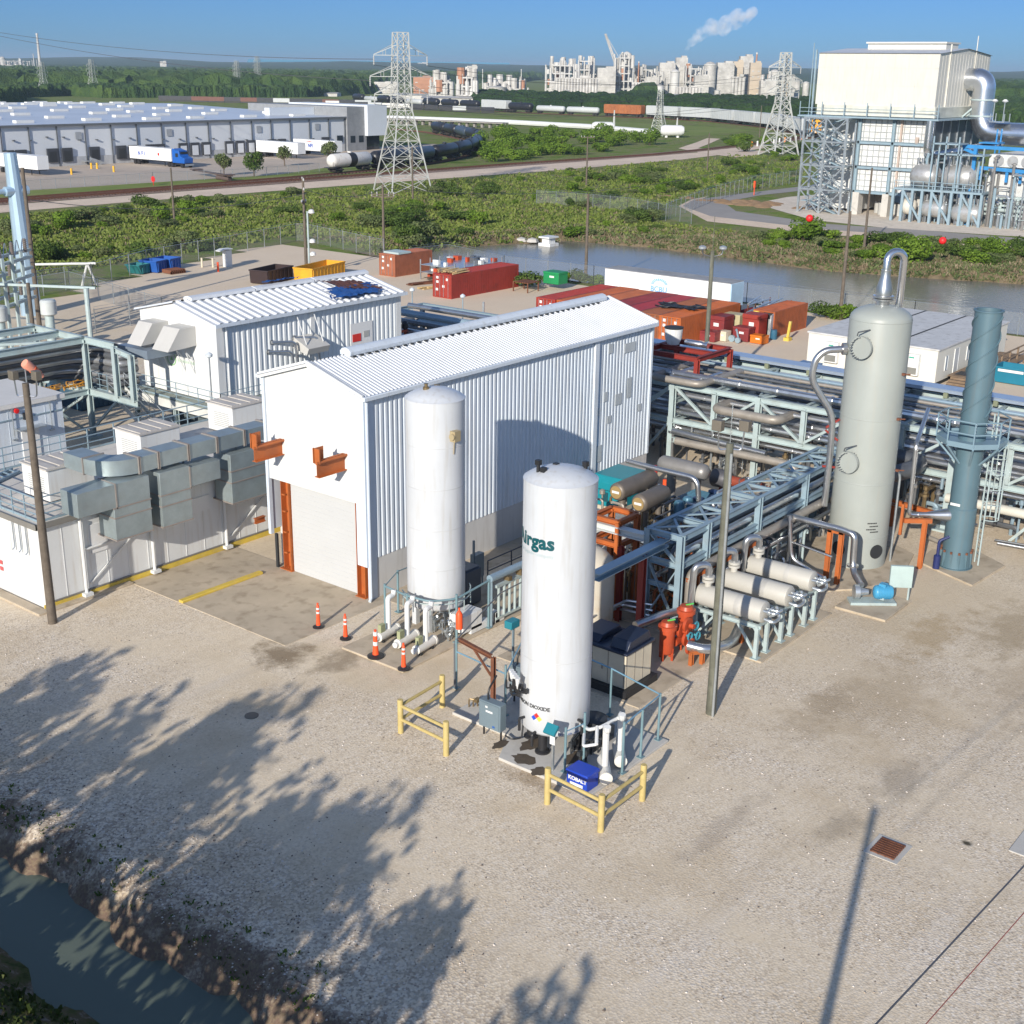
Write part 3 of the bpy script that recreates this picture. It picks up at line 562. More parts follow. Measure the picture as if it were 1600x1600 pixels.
# ---------------------------------------------------------------- pavements
slab('door_apron',[(30.9,36.1),(36.9,36.1),(36.9,46.4),(30.9,46.4)],.05,CONC)
slab('wall_pavement',[(36.9,35.3),(60,35.3),(60,36.8),(36.9,36.8)],.045,CONC)
slab('tank_pad',[(32.2,30.85),(46,30.85),(46,34.2),(32.2,34.2)],.10,CONC)
slab('tank_pad',[(29.5,20.15),(34.2,20.15),(34.2,27.2),(30.9,27.2),(30.9,24.6),(29.5,23.9)],.12,CONCL)
slab('equipment_pad',[(35.6,22.3),(41.8,22.3),(41.8,29.0),(35.6,29.0)],.06,CONC)
slab('exchanger_pad',[(41.9,20.7),(48.2,20.7),(48.2,29.5),(41.9,29.5)],.09,CONC)
slab('pump_pad',[(48.9,18.6),(51.7,18.6),(51.7,20.9),(48.9,20.9)],.12,CONC)
slab('column_pad',[(50.4,22.0),(51.6,20.9),(53.9,20.0),(57.4,20.8),(58.6,23.0),(57.6,25.2),(54.0,26.2),(50.8,25.0)],.10,CONC)
slab('stack_pad',[(55.3,17.2),(58.8,16.9),(60.0,18.8),(58.6,20.4),(56.6,20.3)],.10,CONC)
slab('building_footing',[(26.2,46.1),(30.9,46.1),(30.9,46.5),(26.7,46.5),(26.7,58),(26.2,58)],.12,CONC)
slab('compressor_pad',[(46.5,31.0),(57.2,31.0),(57.2,35.2),(46.5,35.2)],.08,CONC)
slab('side_slab',[(35.2,4),(38.5,4),(38.5,8.8),(35.2,8.8)],.06,CONCL)
m=MB();m.box(30.9,35.4,42.62,42.9,.05,.17);one(m.build('curb',YEL,bev=.02),'yellow painted concrete curb on the apron by the roller door','curb')
m=MB()                                                     # storm drain
g=T('drain_grate','rusty square drain grate in the gravel at the lower right','drain',(32.9,11.6,.03))
m.box(32.35,33.55,11.1,12.15,.0,.045);m.build('drain_frame',CONCL,g)
m=MB()
for i in range(8): m.box(32.5+i*.118,32.56+i*.118,11.25,12.0,.046,.09)
for i in range(4): m.box(32.48,33.38,11.28+i*.22,11.33+i*.22,.05,.085)
m.build('grate_bars',RUST,g)
m=MB();m.lathe([(.25,0),(.25,.03),(.2,.045)],(26.2,32.6,.02),n=20);one(m.build('valve_cover',P('dull_iron',(.2,.17,.13),.8)),'small round iron cover set in the open gravel','cover')
# ---------------------------------------------------------------- tall white ribbed building
B=T('ribbed_building','tall narrow white building with ribbed side wall and roller door','building',(47.2,39.9,0))
X0,X1,Y0,Y1,EZ,RZ,RY=36.3,58.2,36.8,43.0,9.12,10.05,39.95
m=MB();m.box(X0+.5,X1,Y0-.02,Y0+.2,0,1.9);m.box(X1-.2,X1+.02,Y0,Y1,0,1.9);m.box(X0+.6,X1,Y1-.2,Y1+.02,0,1.9);m.build('concrete_base',P('stem_wall',(.55,.54,.52),.85,0,.06,.6,dirt=(.42,.4,.37),dam=.5,streak=True),B)
m=MB();m.corr((X0+.55,Y0,1.9),(1,0,0),X1-X0-.55,(0,0,1),EZ-1.9,.29,.05,.42);m.build('side_wall',SIDING,B,smooth=0)
m=MB();m.box(X1-.05,X1,Y0,Y1,1.9,EZ);m.box(X0+.1,X1,Y1-.05,Y1,1.9,EZ);m.add([(X1,Y0,EZ),(X1,Y1,EZ),(X1,RY,RZ)],[(0,1,2)]);m.box(X0+.5,X1,Y0+.1,Y0+.2,1.9,EZ);m.build('rear_wall',SIDING,B,smooth=0)
m=MB()                                                     # gable above the door, fine vertical joints
zb=4.4
m.ext([(X0,Y0+.12,zb),(X0,Y1-.12,zb),(X0,Y1-.12,EZ),(X0,RY,RZ),(X0,Y0+.12,EZ)],(.12,0,0))
for i in range(1,20):
    y=Y0+i*(Y1-Y0)/20;zt=EZ+(RZ-EZ)*(1-abs(y-RY)/3.1);m.box(X0-.012,X0+.02,y-.02,y+.02,zb,zt-.02)
m.build('gable_wall',WHITE,B,smooth=0)
m=MB();m.box(X0-.06,X0+.3,Y0-.06,Y0+.12,1.62,EZ);m.box(X0-.055,X0+.14,Y0+.12,Y0+.52,1.62,4.42);m.box(X0-.07,X0+.12,Y1-.1,Y1+.06,1.7,EZ);m.box(X0+.14,X0+.56,Y0-.05,Y0+.1,0.02,EZ)
m.tube([(X0+.02,Y0-.16,8.95),(X0+.02,Y0-.16,.2),(X0-.12,Y0-.22,.1)],.07,8,.1);m.build('corner_trim',P('trim_blue_white',(.58,.65,.73),.4,0,.04),B)
m=MB();xm=52.9;m.box(xm-.17,xm+.17,Y0-.16,Y0-.03,1.0,EZ-.1);m.box(X1-.14,X1+.03,Y0-.1,Y0+.1,1.9,EZ);m.build('downspout',SIDING,B)
for s,ya,yb,nm in((-1,Y0-.14,RY,'near'),(1,Y1+.1,RY,'far')):
    m=MB();za=EZ+.06;L=math.hypot(yb-ya,RZ+.1-za)
    if s<0: m.corr((X0-.3,ya,za-.02),(1,0,0),X1-X0+.6,(0,yb-ya,RZ+.1-za),L,.225,.038,.28)
    else: m.corr((X1+.3,ya,za-.02),(-1,0,0),X1-X0+.6,(0,yb-ya,RZ+.1-za),L,.225,.038,.28)
    m.build('roof',ROOFM,B,smooth=0)
m=MB()
for ya,yb in((Y0-.16,RY),(Y1+.12,RY)): m.ext([(X0-.22,ya,EZ-.12),(X0-.22,ya,EZ+.14),(X0-.22,yb,RZ+.2),(X0-.22,yb,RZ-.06)],(.1,0,0));m.ext([(X1+.28,ya,EZ-.12),(X1+.28,ya,EZ+.14),(X1+.28,yb,RZ+.2),(X1+.28,yb,RZ-.06)],(.1,0,0))
m.build('barge_board',WHITE,B,smooth=0)
m=MB();m.box(X0-.2,X1+.2,Y0-.29,Y0-.13,EZ-.12,EZ+.06);m.box(X0-.2,X1+.2,Y1+.1,Y1+.26,EZ-.12,EZ+.06);m.build('gutter',SIDING,B,bev=.02)
m=MB();pr=[(-.31,.0),(-.33,.16),(-.2,.29),(0,.34),(.2,.29),(.33,.16),(.31,0)]
m.ext([(X0+2.1,RY+a,RZ+.06+b) for a,b in pr],(X1-X0-2.4,0,0));rv=m.build('ridge_vent',SIDING,B,smooth=50)
m=MB()
for i in range(int((X1-X0-2.6)/.46)): m.box(X0+2.2+i*.46,X0+2.36+i*.46,RY-.44,RY-.34,RZ-.0,RZ+.06)
m.build('vent_slots',DARK,rv)
# door opening: dark reveal, orange columns, white roller door
m=MB();m.box(X0+1.0,X0+1.1,Y0+.3,Y1-.1,.05,4.6);m.box(X0+.12,X0+1,Y0+.35,Y1-.1,4.42,4.6);m.build('door_reveal',P('dark_reveal',(.08,.05,.04),.8),B)
m=MB();dy0,dy1=37.58,41.82
m.box(X0+.28,X0+.34,dy0,dy1,.06,4.42)
for i in range(19): m.box(X0+.268,X0+.29,dy0,dy1,.2+i*.222,.215+i*.222)
m.build('roller_door',P('roller_door_white',(.50,.51,.51),.45,0,.02),B)
m=MB();m.ib((X0+.55,42.2,.05),(X0+.55,42.2,4.42),.62,.55,.03,up=(0,1,0));m.bar((X0+.3,41.9,.05),(X0+.3,41.9,4.4),.06,.3)
for z in(.9,1.9,2.9,3.7): m.cb((X0+.2,42.2,z),(.12,.2,.06))
m.box(X0+.1,X0+.9,41.8,42.6,.05,.09);m.build('door_column',ORANGE,B)
m=MB();m.ib((X0+.35,37.3,.05),(X0+.35,37.3,4.42),.5,.5,.03,up=(0,1,0));m.box(X0+.02,X0+.7,37.0,37.6,.05,.09);m.build('door_column',ORANGE,B)
m=MB();m.box(X0+.1,X0+.2,42.72,42.86,.05,1.7);m.build('dark_jamb',DARK,B)
for (x,z,w,h) in((53.9,5.9,.35,.5),(55.1,5.55,.6,.6),(56.1,6.0,.4,1.1),(54.3,4.6,.35,.4),(57.2,4.7,.3,.4),(53.2,2.9,1.0,.9),(56.0,8.2,1.0,.5),(54.2,8.4,.4,.5),(53.2,5.2,.35,.4)):
    m=MB();m.box(x-w/2,x+w/2,Y0-.075,Y0-.055,z-h/2,z+h/2);m.build('patch_panel',P('pale_grey_patch',(.46,.49,.50),.6),B)
for yc,zz in((41.95,6.0),(38.0,6.1)):                      # crane beams that poke out through the gable
    m=MB();m.ib((X0-1.6,yc,zz),(X0+.1,yc,zz),.3,.62,.03);m.box(X0-1.62,X0-1.1,yc+.1,yc+.14,zz+.3,zz+.95);m.box(X0-1.62,X0-1.56,yc-.2,yc+.2,zz+.3,zz+.95);m.box(X0-1.55,X0-.05,yc-.07,yc+.07,zz+.31,zz+.42)
    m.tube([(X0-1.75,yc-.14,zz+.36),(X0+.05,yc-.14,zz+.36)],.06,8);m.build('crane_beam',ORANGE,B)
m=MB();m.ib((X0-.5,43.5,2.3),(X0+.1,43.5,2.3),.2,.25);m.build('beam_stub',ORANGE,B)
# ---------------------------------------------------------------- storage tanks
def tankbody(t,c,r,z0,z1,dome,mat,seams=(),n=64):
    m=MB();m.lathe([(r*.0001,z0-.18),(r*.6,z0-.13),(r*.93,z0-.02),(r,z0+.1)]+[(r,z0+.1+(z1-z0-.1)*i/8) for i in range(1,9)]+[(r+.012,z1),(r+.012,z1+.03),(r-.005,z1+.035),(r*.9,z1+dome*.3),(r*.72,z1+dome*.58),(r*.5,z1+dome*.8),(r*.25,z1+dome*.95),(.001,z1+dome)],(c[0],c[1],0),n=n)
    b=m.build('shell',mat,t,smooth=50);m=MB()
    for z in seams: m.lathe([(r+.001,z-.015),(r+.008,z),(r+.001,z+.015)],(c[0],c[1],0),n=n)
    if seams: m.build('weld_seams',P('seam_grey',(.5,.51,.51),.5),b)
    return b
def wrap(m,c,r,phi0,z0,tilt=0):                            # lettering bent round a standing cylinder, reading left to right from outside
    m.v=[(c[0]+(r+.012+v[2])*math.cos(phi0+v[0]/r),c[1]+(r+.012+v[2])*math.sin(phi0+v[0]/r),z0+v[1]) for v in m.v];return m
def refine(m,w):                                           # cut wide lettering faces so they follow the curve
    import bmesh
    me=bpy.data.meshes.new('x');me.from_pydata(m.v,[],m.f);bm=bmesh.new();bm.from_mesh(me);xs_=[v.co.x for v in bm.verts];x=min(xs_)+w
    while x<max(xs_): bmesh.ops.bisect_plane(bm,geom=bm.verts[:]+bm.edges[:]+bm.faces[:],plane_co=(x,0,0),plane_no=(1,0,0));x+=w
    bm.to_mesh(me);bm.free();m.v=[tuple(v.co) for v in me.vertices];m.f=[tuple(p.vertices) for p in me.polygons];m.m=[0]*len(m.f);bpy.data.meshes.remove(me);return m
C1=(36.35,32.85);C2=(31.6,23.15)
t1=T('storage_tank','tall white tank beside the ribbed wall, with a small brass box near its top','tank',(C1[0],C1[1],.1))
tankbody(t1,C1,1.19,1.15,9.78,.42,TANKW,(2.9,4.6,6.3,8.0))
m=MB();[m.bar((C1[0]+a,C1[1]+b,.1),(C1[0]+a,C1[1]+b,1.2),.22,.22) for a,b in((-.8,-.3),(.5,-.8),(.3,.8),(-.5,.7))];m.build('leg',TANKW,t1)
m=MB();m.lathe([(.13,0),(.13,.12),(.07,.14),(.07,.25),(.1,.26)],(C1[0]-.35,C1[1]+.15,10.12),n=12);m.cb((C1[0]+.62,C1[1]+.45,9.95),(.16,.16,.35));m.build('vent_fitting',BRASS,t1)
v=V((-.2,-1,0)).normalized()
m=MB();p=V((C1[0],C1[1],8.5))+v*1.3;m.cb(p,(.34,.26,.42));m.cyl(p+V((-.25,-.02,0)),p+V((-.17,-.02,0)),.13);m.cyl(p+V((0,.05,-.2)),p+V((0,.08,-.75)),.02,n=6);m.build('gauge_box',P('brass_box',(.42,.34,.2),.5,.2),t1)
m=MB()                                                     # low ring rail round the foot
for z in(1.55,1.75): m.tube([(C1[0]+1.42*math.cos(a),C1[1]+1.42*math.sin(a),z) for a in [2.5+i*.2 for i in range(17)]],.028,6)
for i in range(6): a=2.6+i*.55;m.bar((C1[0]+1.42*math.cos(a),C1[1]+1.42*math.sin(a),1.1),(C1[0]+1.42*math.cos(a),C1[1]+1.42*math.sin(a),1.76),.03)
m.build('ring_rail',STEELG,t1)
m=MB();m.box(35.9,37.1,31.0,31.75,.3,1.05);m.box(36.4,37.6,31.0,31.3,.12,.45);m.box(37.9,38.2,30.95,31.5,.12,.6);m.box(37.9,38.5,30.95,31.05,.12,.6);one(m.build('white_skid_box',WHITE,bev=.02),'white cabinet and bracket under the tank beside the ribbed wall','cabinet')
m=MB();rr=random.Random(4)
for i in range(16):
    x=35.2+rr.random()*1.3;y=31.2+rr.random()*1.2;z=.3+rr.random()*.6;m.tube([(x,y,.15),(x,y,z),(x+rr.uniform(-.4,.4),y,z),(x+rr.uniform(-.3,.3),y+rr.uniform(-.3,.3),z+.2)],.025+.02*rr.random(),6,.08)
    m.cb((x,y,z),(.12,.12,.14))
one(m.build('valve_piping',GALV),'tangle of small valves and pipes under the tank beside the ribbed wall','piping')
VP=P('vaporiser_white',(.70,.68,.62),.5,0,.05,2,dirt=(.45,.4,.33),dam=.4)
def vapor(x,y,z,dirx,L,r,label,group,tall,boxmat):
    t=T('electric_vaporiser',label,'vaporiser',(x,y,.1),group);m=MB();d=V(dirx);p=V((x,y,z))
    m.lathe([(.001,-L/2-.1),(r*.6,-L/2-.08),(r*.62,-L/2),(r,-L/2+.03),(r,L/2-.1),(r*1.08,L/2-.09),(r*1.08,L/2),(.001,L/2+.04)],p,d,16);m.build('barrel',VP,t)
    m=MB();m.cyl(p-d*(L/2+.02),p-d*(L/2+.14),r*.62,n=12);m.build('end_cap',WHITE,t)
    m=MB();q=p-d*(L*.3)+V((0,0,r+.14));n=V((-d.y,d.x,0));m.bar(q-d*.14,q+d*.14,.16,.34);m.build('control_box',boxmat,t)
    m=MB();q=p+d*L*.05;m.tube([q,q+V((0,0,tall)),q+V((0,0,tall))+n*.0+d*.35,q+V((0,0,tall+.2))+d*.4],r*.55,10,.12);m.build('riser_pipe',WHITE,t)
    m=MB();[m.bar(p+d*s+V((0,0,-r-.1)),p+d*s+V((0,0,-r*.6)),r*1.4,.1) for s in(-L*.3,L*.3)];m.build('saddle',DARK,t);return t
for i,(x,y) in enumerate(((33.95,33.35),(34.0,32.35),(34.05,31.4))):
    vapor(x,y,.38,(.995,.1,0),1.25,.19,('left white vaporiser of the three on the pad beside the ribbed wall','middle white vaporiser of the three on the pad beside the ribbed wall','right white vaporiser of the three on the pad, nearest the delineators')[i],'white vaporisers on the pad',1.5,P('green_box',(.33,.35,.2),.6))
PO=P('post_teal_grey',(.17,.27,.30),.5,.1,.1)
def post(x,y,h,label,group,mat=PO,r=.05):
    m=MB();m.cyl((x,y,.08),(x,y,h),r,n=8);m.box(x-.12,x+.12,y-.12,y+.12,.1,.13);return one(m.build('post',mat),label,'post',group)
# pipe railing and posts of the tank pad
t=T('pipe_railing','blue grey railing with a high pipe at the tank beside the ribbed wall','railing',(37,31,.1))
for i,(x,y,h) in enumerate(((35.5,31.0,2.2),(34.45,32.7,2.1),(34.6,34.1,2.1),(36.2,34.9,2.0),(37.45,30.95,2.25),(39.0,34.9,2.0))):
    m=MB();m.cyl((x,y,.1),(x,y,h),.05,n=8);m.box(x-.12,x+.12,y-.12,y+.12,.1,.13);m.build('post',PO,t)
m=MB();m.tube([(34.6,34.1,2.0),(34.45,32.7,2.0),(34.6,31.6,2.0),(35.5,31.0,2.0),(37.45,30.95,2.2)],.045,8,.3);m.tube([(34.6,34.1,2.0),(36.2,34.9,1.95),(39,34.9,1.95)],.025,6);m.build('top_rail',PO,t)
t=T('pipe_gate','blue grey barred pipe rack on posts between the two white tanks','pipe rack',(39.5,31,.1))
m=MB();m.cyl((37.5,30.95,2.25),(44.5,30.95,2.25),.16,n=14);m.build('main_pipe',P('pipe_blue',(.28,.38,.45),.4,.3,.08),t)
m=MB()
for i in range(17): x=38.1+i*.36;m.cyl((x,30.95,.35),(x,30.95,1.75),.06,n=8)
m.box(37.9,44.3,30.88,31.02,1.72,1.84);m.box(37.9,44.3,30.9,31.0,.28,.38);m.build('barred_panel',STEELG,t)
m=MB();[m.cyl((x,30.95,.1),(x,30.95,2.1),.07,n=8) for x in(37.6,41,44.4)];m.build('post',STEEL,t)
m=MB();[m.box(38.6+i*.8,38.8+i*.8,30.8,31.1,1.85,2.02+.1*(i%3)) for i in range(6)];m.build('valve_fittings',BRASS,t)
m=MB();m.box(38.3,39.3,32.9,33.9,.15,1.75);m.box(38.35,39.25,32.95,33.85,1.75,1.82);one(m.build('control_cabinet',P('charcoal_blue',(.06,.08,.11),.45),bev=.03),'dark blue cabinet in the shade behind the tank beside the ribbed wall','cabinet')
m=MB();m.box(40.2,40.8,34.0,34.3,.6,1.7);m.bar((40.2,34.1,.1),(40.2,34.1,2.4),.08);m.bar((40.8,34.1,.1),(40.8,34.1,1.4),.06);one(m.build('panel_board',EGREY),'small grey panel on a post against the ribbed wall','panel')
t=T('guard_rail','dark pipe guard rail on the gravel between ribbed wall and tanks','railing',(43,33.5,0))
m=MB()
for x in(41.3,43.0,44.8,46.6): m.cyl((x,34.2,0),(x,34.2,1.1),.035,n=6)
for z in(.6,1.1): m.tube([(41.3,34.2,z),(46.6,34.2,z),(46.6,31.5,z)],.03,6)
m.build('rail_frame',P('dark_rail',(.05,.06,.08),.5),t)
m=MB();m.lathe([(.001,0),(.14,0),(.14,.62),(.09,.72),(.04,.78),(.04,.9)],(35.5,30.86,.75),n=12);e=one(m.build('fire_extinguisher',CONE),'red fire extinguisher hung on the railing post','extinguisher')
# --- delineators
def delin(x,y,h,b,label,k=0):
    t=T('delineator',label,'delineator',(x,y,.0),'orange delineators on round rubber bases');z=hz(x,y)+(.1 if x>32.2 and y>30.8 and y<34.2 else .03)
    t.location.z=z;m=MB();m.lathe([(b,0),(b,.05),(b*.5,.09),(.1,.12),(.001,.12)],(x,y,z),n=20);m.build('base',BLACK,t)
    r0=.10+.03*k;m=MB();m.lathe([(r0,.1),(r0*.75,.5),(r0*.6,h*.9),(r0*.35,h*.93),(r0*.45,h),(.001,h)],(x,y,z),n=14);m.build('cone',CONE,t)
    for zz in (.62,.78) if k==0 else(.5,.86):
        q=r0*(.75-.15*(zz-.5)/.6);m=MB();m.lathe([(q+.004,h*zz-.04-.04*k),(q+.002,h*zz+.04+.04*k)],(x,y,z),n=14);m.build('stripe',WHITE,t)
delin(33.0,36.4,1.1,.24,'orange delineator on the concrete apron, farthest left of the four')
delin(32.95,34.75,1.1,.24,'orange delineator on the gravel between apron and tank pad')
delin(32.45,32.55,1.15,.34,'thick orange and white banded delineator on the corner of the tank pad',1)
delin(32.35,30.95,1.1,.24,'orange delineator nearest the camera, beside the third vaporiser')
# --- yellow timber corner barriers
def barrier(P_,label):
    c=P_[1];t=T('timber_barrier',label,'barrier',(c[0],c[1],0),'pale yellow timber corner barriers')
    for x,y in P_:
        m=MB();m.lathe([(.105,-.1),(.105,1.28),(.09,1.31),(.001,1.31)],(x,y,0),n=12);m.build('post',YWOOD,t)
    for a,b in((0,1),(1,2)):
        for z in(.55,1.08):
            m=MB();p=V((*P_[a],z));q=V((*P_[b],z));d=(q-p).normalized()*.09;o=V((-.0,0,0));m.cyl(p+d,q-d,.06,n=10);m.build('rail',YWOOD,t)
barrier([(31.1,27.85),(28.75,27.7),(28.6,25.45)],'pale yellow timber corner barrier by the grey control box')
barrier([(28.4,21.0),(28.2,18.8),(30.5,18.8)],'pale yellow timber corner barrier in front of the blue box')
# ---------------------------------------------------------------- lettered tank
t2=T('storage_tank','tall white tank in the middle with teal Airgas lettering','tank',(C2[0],C2[1],.12))
sh2=tankbody(t2,C2,1.2,.9,9.62,.41,TANKW,(3.6,))
fc=math.atan2(-C2[1],-C2[0])                               # direction that faces the viewer
m=refine(text('Airgas',.64,.026,sp=1.05),.09);xr=max(v[0] for v in m.v);wrap(m,C2,1.2,fc-math.asin(.12)-xr/1.2,7.58).build('lettering',TEALD,t2,smooth=0)
m=refine(text('an Air Liquide company',.18),.09);xr=max(v[0] for v in m.v);wrap(m,C2,1.2,fc-math.asin(.13)-xr/1.2,7.30).build('small_lettering',P('pale_teal_grey',(.42,.52,.53),.5),t2,smooth=0)
m=refine(text('LIQUID CARBON DIOXIDE',.19,.006),.09);xr=max(v[0] for v in m.v);wrap(m,C2,1.2,fc-math.asin(.13)-xr/1.2,1.86).build('contents_lettering',BLACK,t2,smooth=0)
m=MB()
for i in range(14):
    if i in(3,5,9): continue
    m.add([(i*.055,0,0),(i*.055+.035,0,0),(i*.055+.035,.05+.02*(i%2),0),(i*.055,.05+.02*(i%2),0)],[(0,1,2,3)])
wrap(m,C2,1.2,fc+.12,.98).build('faint_number_line',P('slate_blue',(.12,.16,.3),.5),t2,smooth=0)
for i,(dx,dz,mt) in enumerate(((-.105,0,P('sign_blue',(.02,.07,.5),.5)),(0,.105,P('sign_red',(.6,.03,.02),.5)),(.105,0,P('sign_yellow',(.75,.6,.08),.5)),(0,-.105,WHITE))):
    m=MB();m.add([(dx-.1,dz,0),(dx,dz-.1,0),(dx+.1,dz,0),(dx,dz+.1,0)],[(0,1,2,3)]);wrap(m,C2,1.2,fc-math.asin(.5),1.52).build('hazard_diamond',mt,t2,smooth=0)
m=MB()
for a,b,h in((-.62,.45,.45),(-.6,.25,.24),(.1,.28,.22),(.75,-.42,.26)): m.cyl((C2[0]+a,C2[1]+b,9.6),(C2[0]+a,C2[1]+b,9.75+h),.06,n=8);m.cb((C2[0]+a,C2[1]+b,9.75+h),(.16,.16,.16))
m.build('vent_fitting',BLACK,t2)
m=MB();[m.lathe([(.26,0),(.26,.06),(.15,.1),(.15,.9)],(C2[0]+a,C2[1]+b,.12),n=14) for a,b in((-.85,-.15),(.2,-.85),(.75,.45),(-.25,.8))];m.build('leg',BLACK,t2)
m=MB();rr=random.Random(9);p0=V((C2[0]+1.2*math.cos(fc-1.2),C2[1]+1.2*math.sin(fc-1.2),2.5));o=V((math.cos(fc-1.2),math.sin(fc-1.2),0));s_=V((-o.y,o.x,0))
for i in range(9):
    p=p0+s_*rr.uniform(-.25,.65)+o*rr.uniform(.05,.4)+V((0,0,rr.uniform(-.4,.3)));m.tube([p,p+o*.25,p+o*.25+V((0,0,.3))],.03,6,.05);m.cb(p,(.1,.12,.14))
m.build('valve_cluster',BLACK,t2)
m=MB()
for i in range(5):
    p=p0+s_*(i*.16-.1)+o*.35+V((0,0,.15));m.cyl(p-V((0,0,.05)),p+V((0,0,.35)),.02,.09,n=10);
m.build('valve_bonnets',WHITE,t2)
for a,z in((-1.0,1.35),(-.55,1.0),(.72,1.45)):
    m=MB();q=V((C2[0]+1.2*math.cos(fc+a),C2[1]+1.2*math.sin(fc+a),z));o=V((math.cos(fc+a),math.sin(fc+a),0));m.tube([q,q+o*.2,q+o*.2+V((0,0,-.45))],.05,8,.08);m.build('nozzle',BLACK,t2)
m=MB();m.lathe([(.5,0),(.5,.75),(.4,.8)],(32.7,22.3,.12),n=16);m.box(31.6,33.0,21.6,22.0,.2,.7);rr=random.Random(5)
for i in range(12): x=30.9+rr.random()*1.6;y=21.4+rr.random()*.8;m.tube([(x,y,.14),(x,y,.4+rr.random()*.4),(x+.3,y,.5+rr.random()*.3)],.03,6,.06);m.cb((x,y,.5),(.14,.14,.16))
one(m.build('pump_set',P('oily_dark',(.05,.055,.06),.5,.3,.3,3)),'dark pump and valves under the lettered tank','pump')
for x,y,r1,r2 in((29.95,23.15,.3,.45),(29.65,22.3,.3,.26),(30.9,23.6,.5,.3),(31.2,21.9,.6,.3),(30.2,24.4,.35,.2)):
    m=MB();k=14;m.add([(x+r1*math.cos(i*6.283/k)*(1+.25*math.sin(i*2.1)),y+r2*math.sin(i*6.283/k)*(1+.2*math.cos(i*3.3)),.124) for i in range(k)],[tuple(range(k))]);o=m.build('oil_stain',P('oil_stain',(.09,.07,.05),.6,0,.2,4),smooth=0);struct(o)
vapor(30.75,20.45,.42,(-.77,-.64,0),1.25,.2,'beige vaporiser beside the blue box, standing in front','vaporisers by the lettered tank',1.6,P('lightgrey_box',(.5,.52,.5),.5))
vapor(31.9,20.65,.42,(-.77,-.64,0),1.1,.2,'beige vaporiser behind the first one, at the right edge of the tank pad','vaporisers by the lettered tank',1.5,P('lightgrey_box',(.5,.52,.5),.5))
m=MB();m.tube([(31.4,21.9,1.3),(31.0,21.3,1.45),(30.9,20.8,1.75),(31.9,20.7,1.75),(31.9,20.65,1.95)],.06,8,.12);m.tube([(30.3,20.5,1.5),(30.9,20.9,1.75)],.06,8);m.tube([(30.3,20.5,1.5),(30.0,20.8,1.45),(30.6,21.2,1.5)],.05,8,.1);one(m.build('frost_pipe',WHITE),'white looped pipe joining the two vaporisers by the lettered tank','pipe')
t=T('tank_pad_railing','blue grey open railing of thin posts around the lettered tank','railing',(32,21.5,.12))
for x,y,h in((30.2,21.65,1.75),(31.05,21.5,2.0),(31.35,20.15,2.0),(32.6,20.25,1.9),(34.0,20.45,1.9),(34.4,22.75,1.95),(32.45,28.35,2.1),(31.95,25.6,2.1),(34.7,26.9,2.4)):
    m=MB();m.cyl((x,y,.05),(x,y,h),.045,n=8);m.box(x-.11,x+.11,y-.11,y+.11,.12,.14);m.build('post',PO,t)
m=MB();m.tube([(31.35,20.15,1.9),(34.0,20.45,1.85),(34.4,22.75,1.95),(34.7,26.9,2.1)],.03,6,.1);m.tube([(32.45,28.35,1.6),(31.95,25.6,1.75),(34.7,26.9,1.9)],.03,6,.1);m.tube([(30.2,21.65,1.6),(31.05,21.5,1.6)],.02,6);m.build('rail',P('rail_light_blue',(.2,.36,.46),.4,.2),t)
m=MB();m.tube([(32.42,28.35,.1),(32.4,28.4,2.0),(36.9,29.9,2.1),(41.5,30.1,2.1)],.028,6,.15);m.tube([(32.4,28.4,.1),(32.4,28.4,1.9)],.035,6);one(m.build('conduit',P('dark_conduit',(.16,.17,.18),.5,.3)),'thin dark conduit that rises beside the rusty bracket and runs right','conduit')
def ebox(x,y,w,d,z0,h,label,mat):
    t=T('control_box',label,'control box',(x,y,.12),'grey control boxes by the lettered tank');m=MB();m.box(x-w/2,x+w/2,y-d/2,y+d/2,z0,z0+h);m.build('cabinet',mat,t,bev=.02)
    m=MB();m.box(x-w/2-.02,x-w/2-.001,y-d/2+.05,y+d/2-.05,z0+.05,z0+h-.05);m.build('door',mat,t)
    for k,(yy,zz,a,b) in enumerate(((.12,.78,.1,.07),(.0,.62,.3,.07),(-.2,.1,.1,.07))):
        m=MB();m.box(x-w/2-.026,x-w/2-.021,y+yy-a/2,y+yy+a/2,z0+h*zz,z0+h*zz+b);m.build('sticker',WHITE if k<2 else OBLUE,t)
    m=MB();[m.bar((x,y+s*d*.4,.1),(x,y+s*d*.4,z0+.05),.05) for s in(-1,1)];m.tube([(x,y+.2,z0+h),(x,y+.2,z0+h+.35),(x+.5,y+.25,z0+h+.7)],.035,8,.2);m.tube([(x+.1,y-d/2,.3),(x+.1,y-d/2-.3,.25),(x+.4,y-d/2-.5,.25),(x+.6,y-.9,.9)],.03,6,.1);m.build('conduits',BLACK,t)
ebox(30.45,24.95,.34,.95,.5,1.0,'grey control box on a stand, nearest the left timber barrier',EGREY)
ebox(33.0,25.7,.34,.8,.45,1.2,'grey control box half hidden behind the lettered tank',EGREY)
t=T('rusty_bracket','rusty steel gallows bracket standing behind the grey control box','bracket',(31.75,26.0,0));m=MB();m.ib((31.75,26.0,0),(31.75,26.0,2.35),.14,.14,.02,up=(1,0,0));m.ib((31.75,26.1,2.35),(32.1,27.9,2.35),.14,.14,.02);m.bar((31.75,26.1,1.6),(31.95,27.1,2.3),.07);m.build('frame',RUST,t)
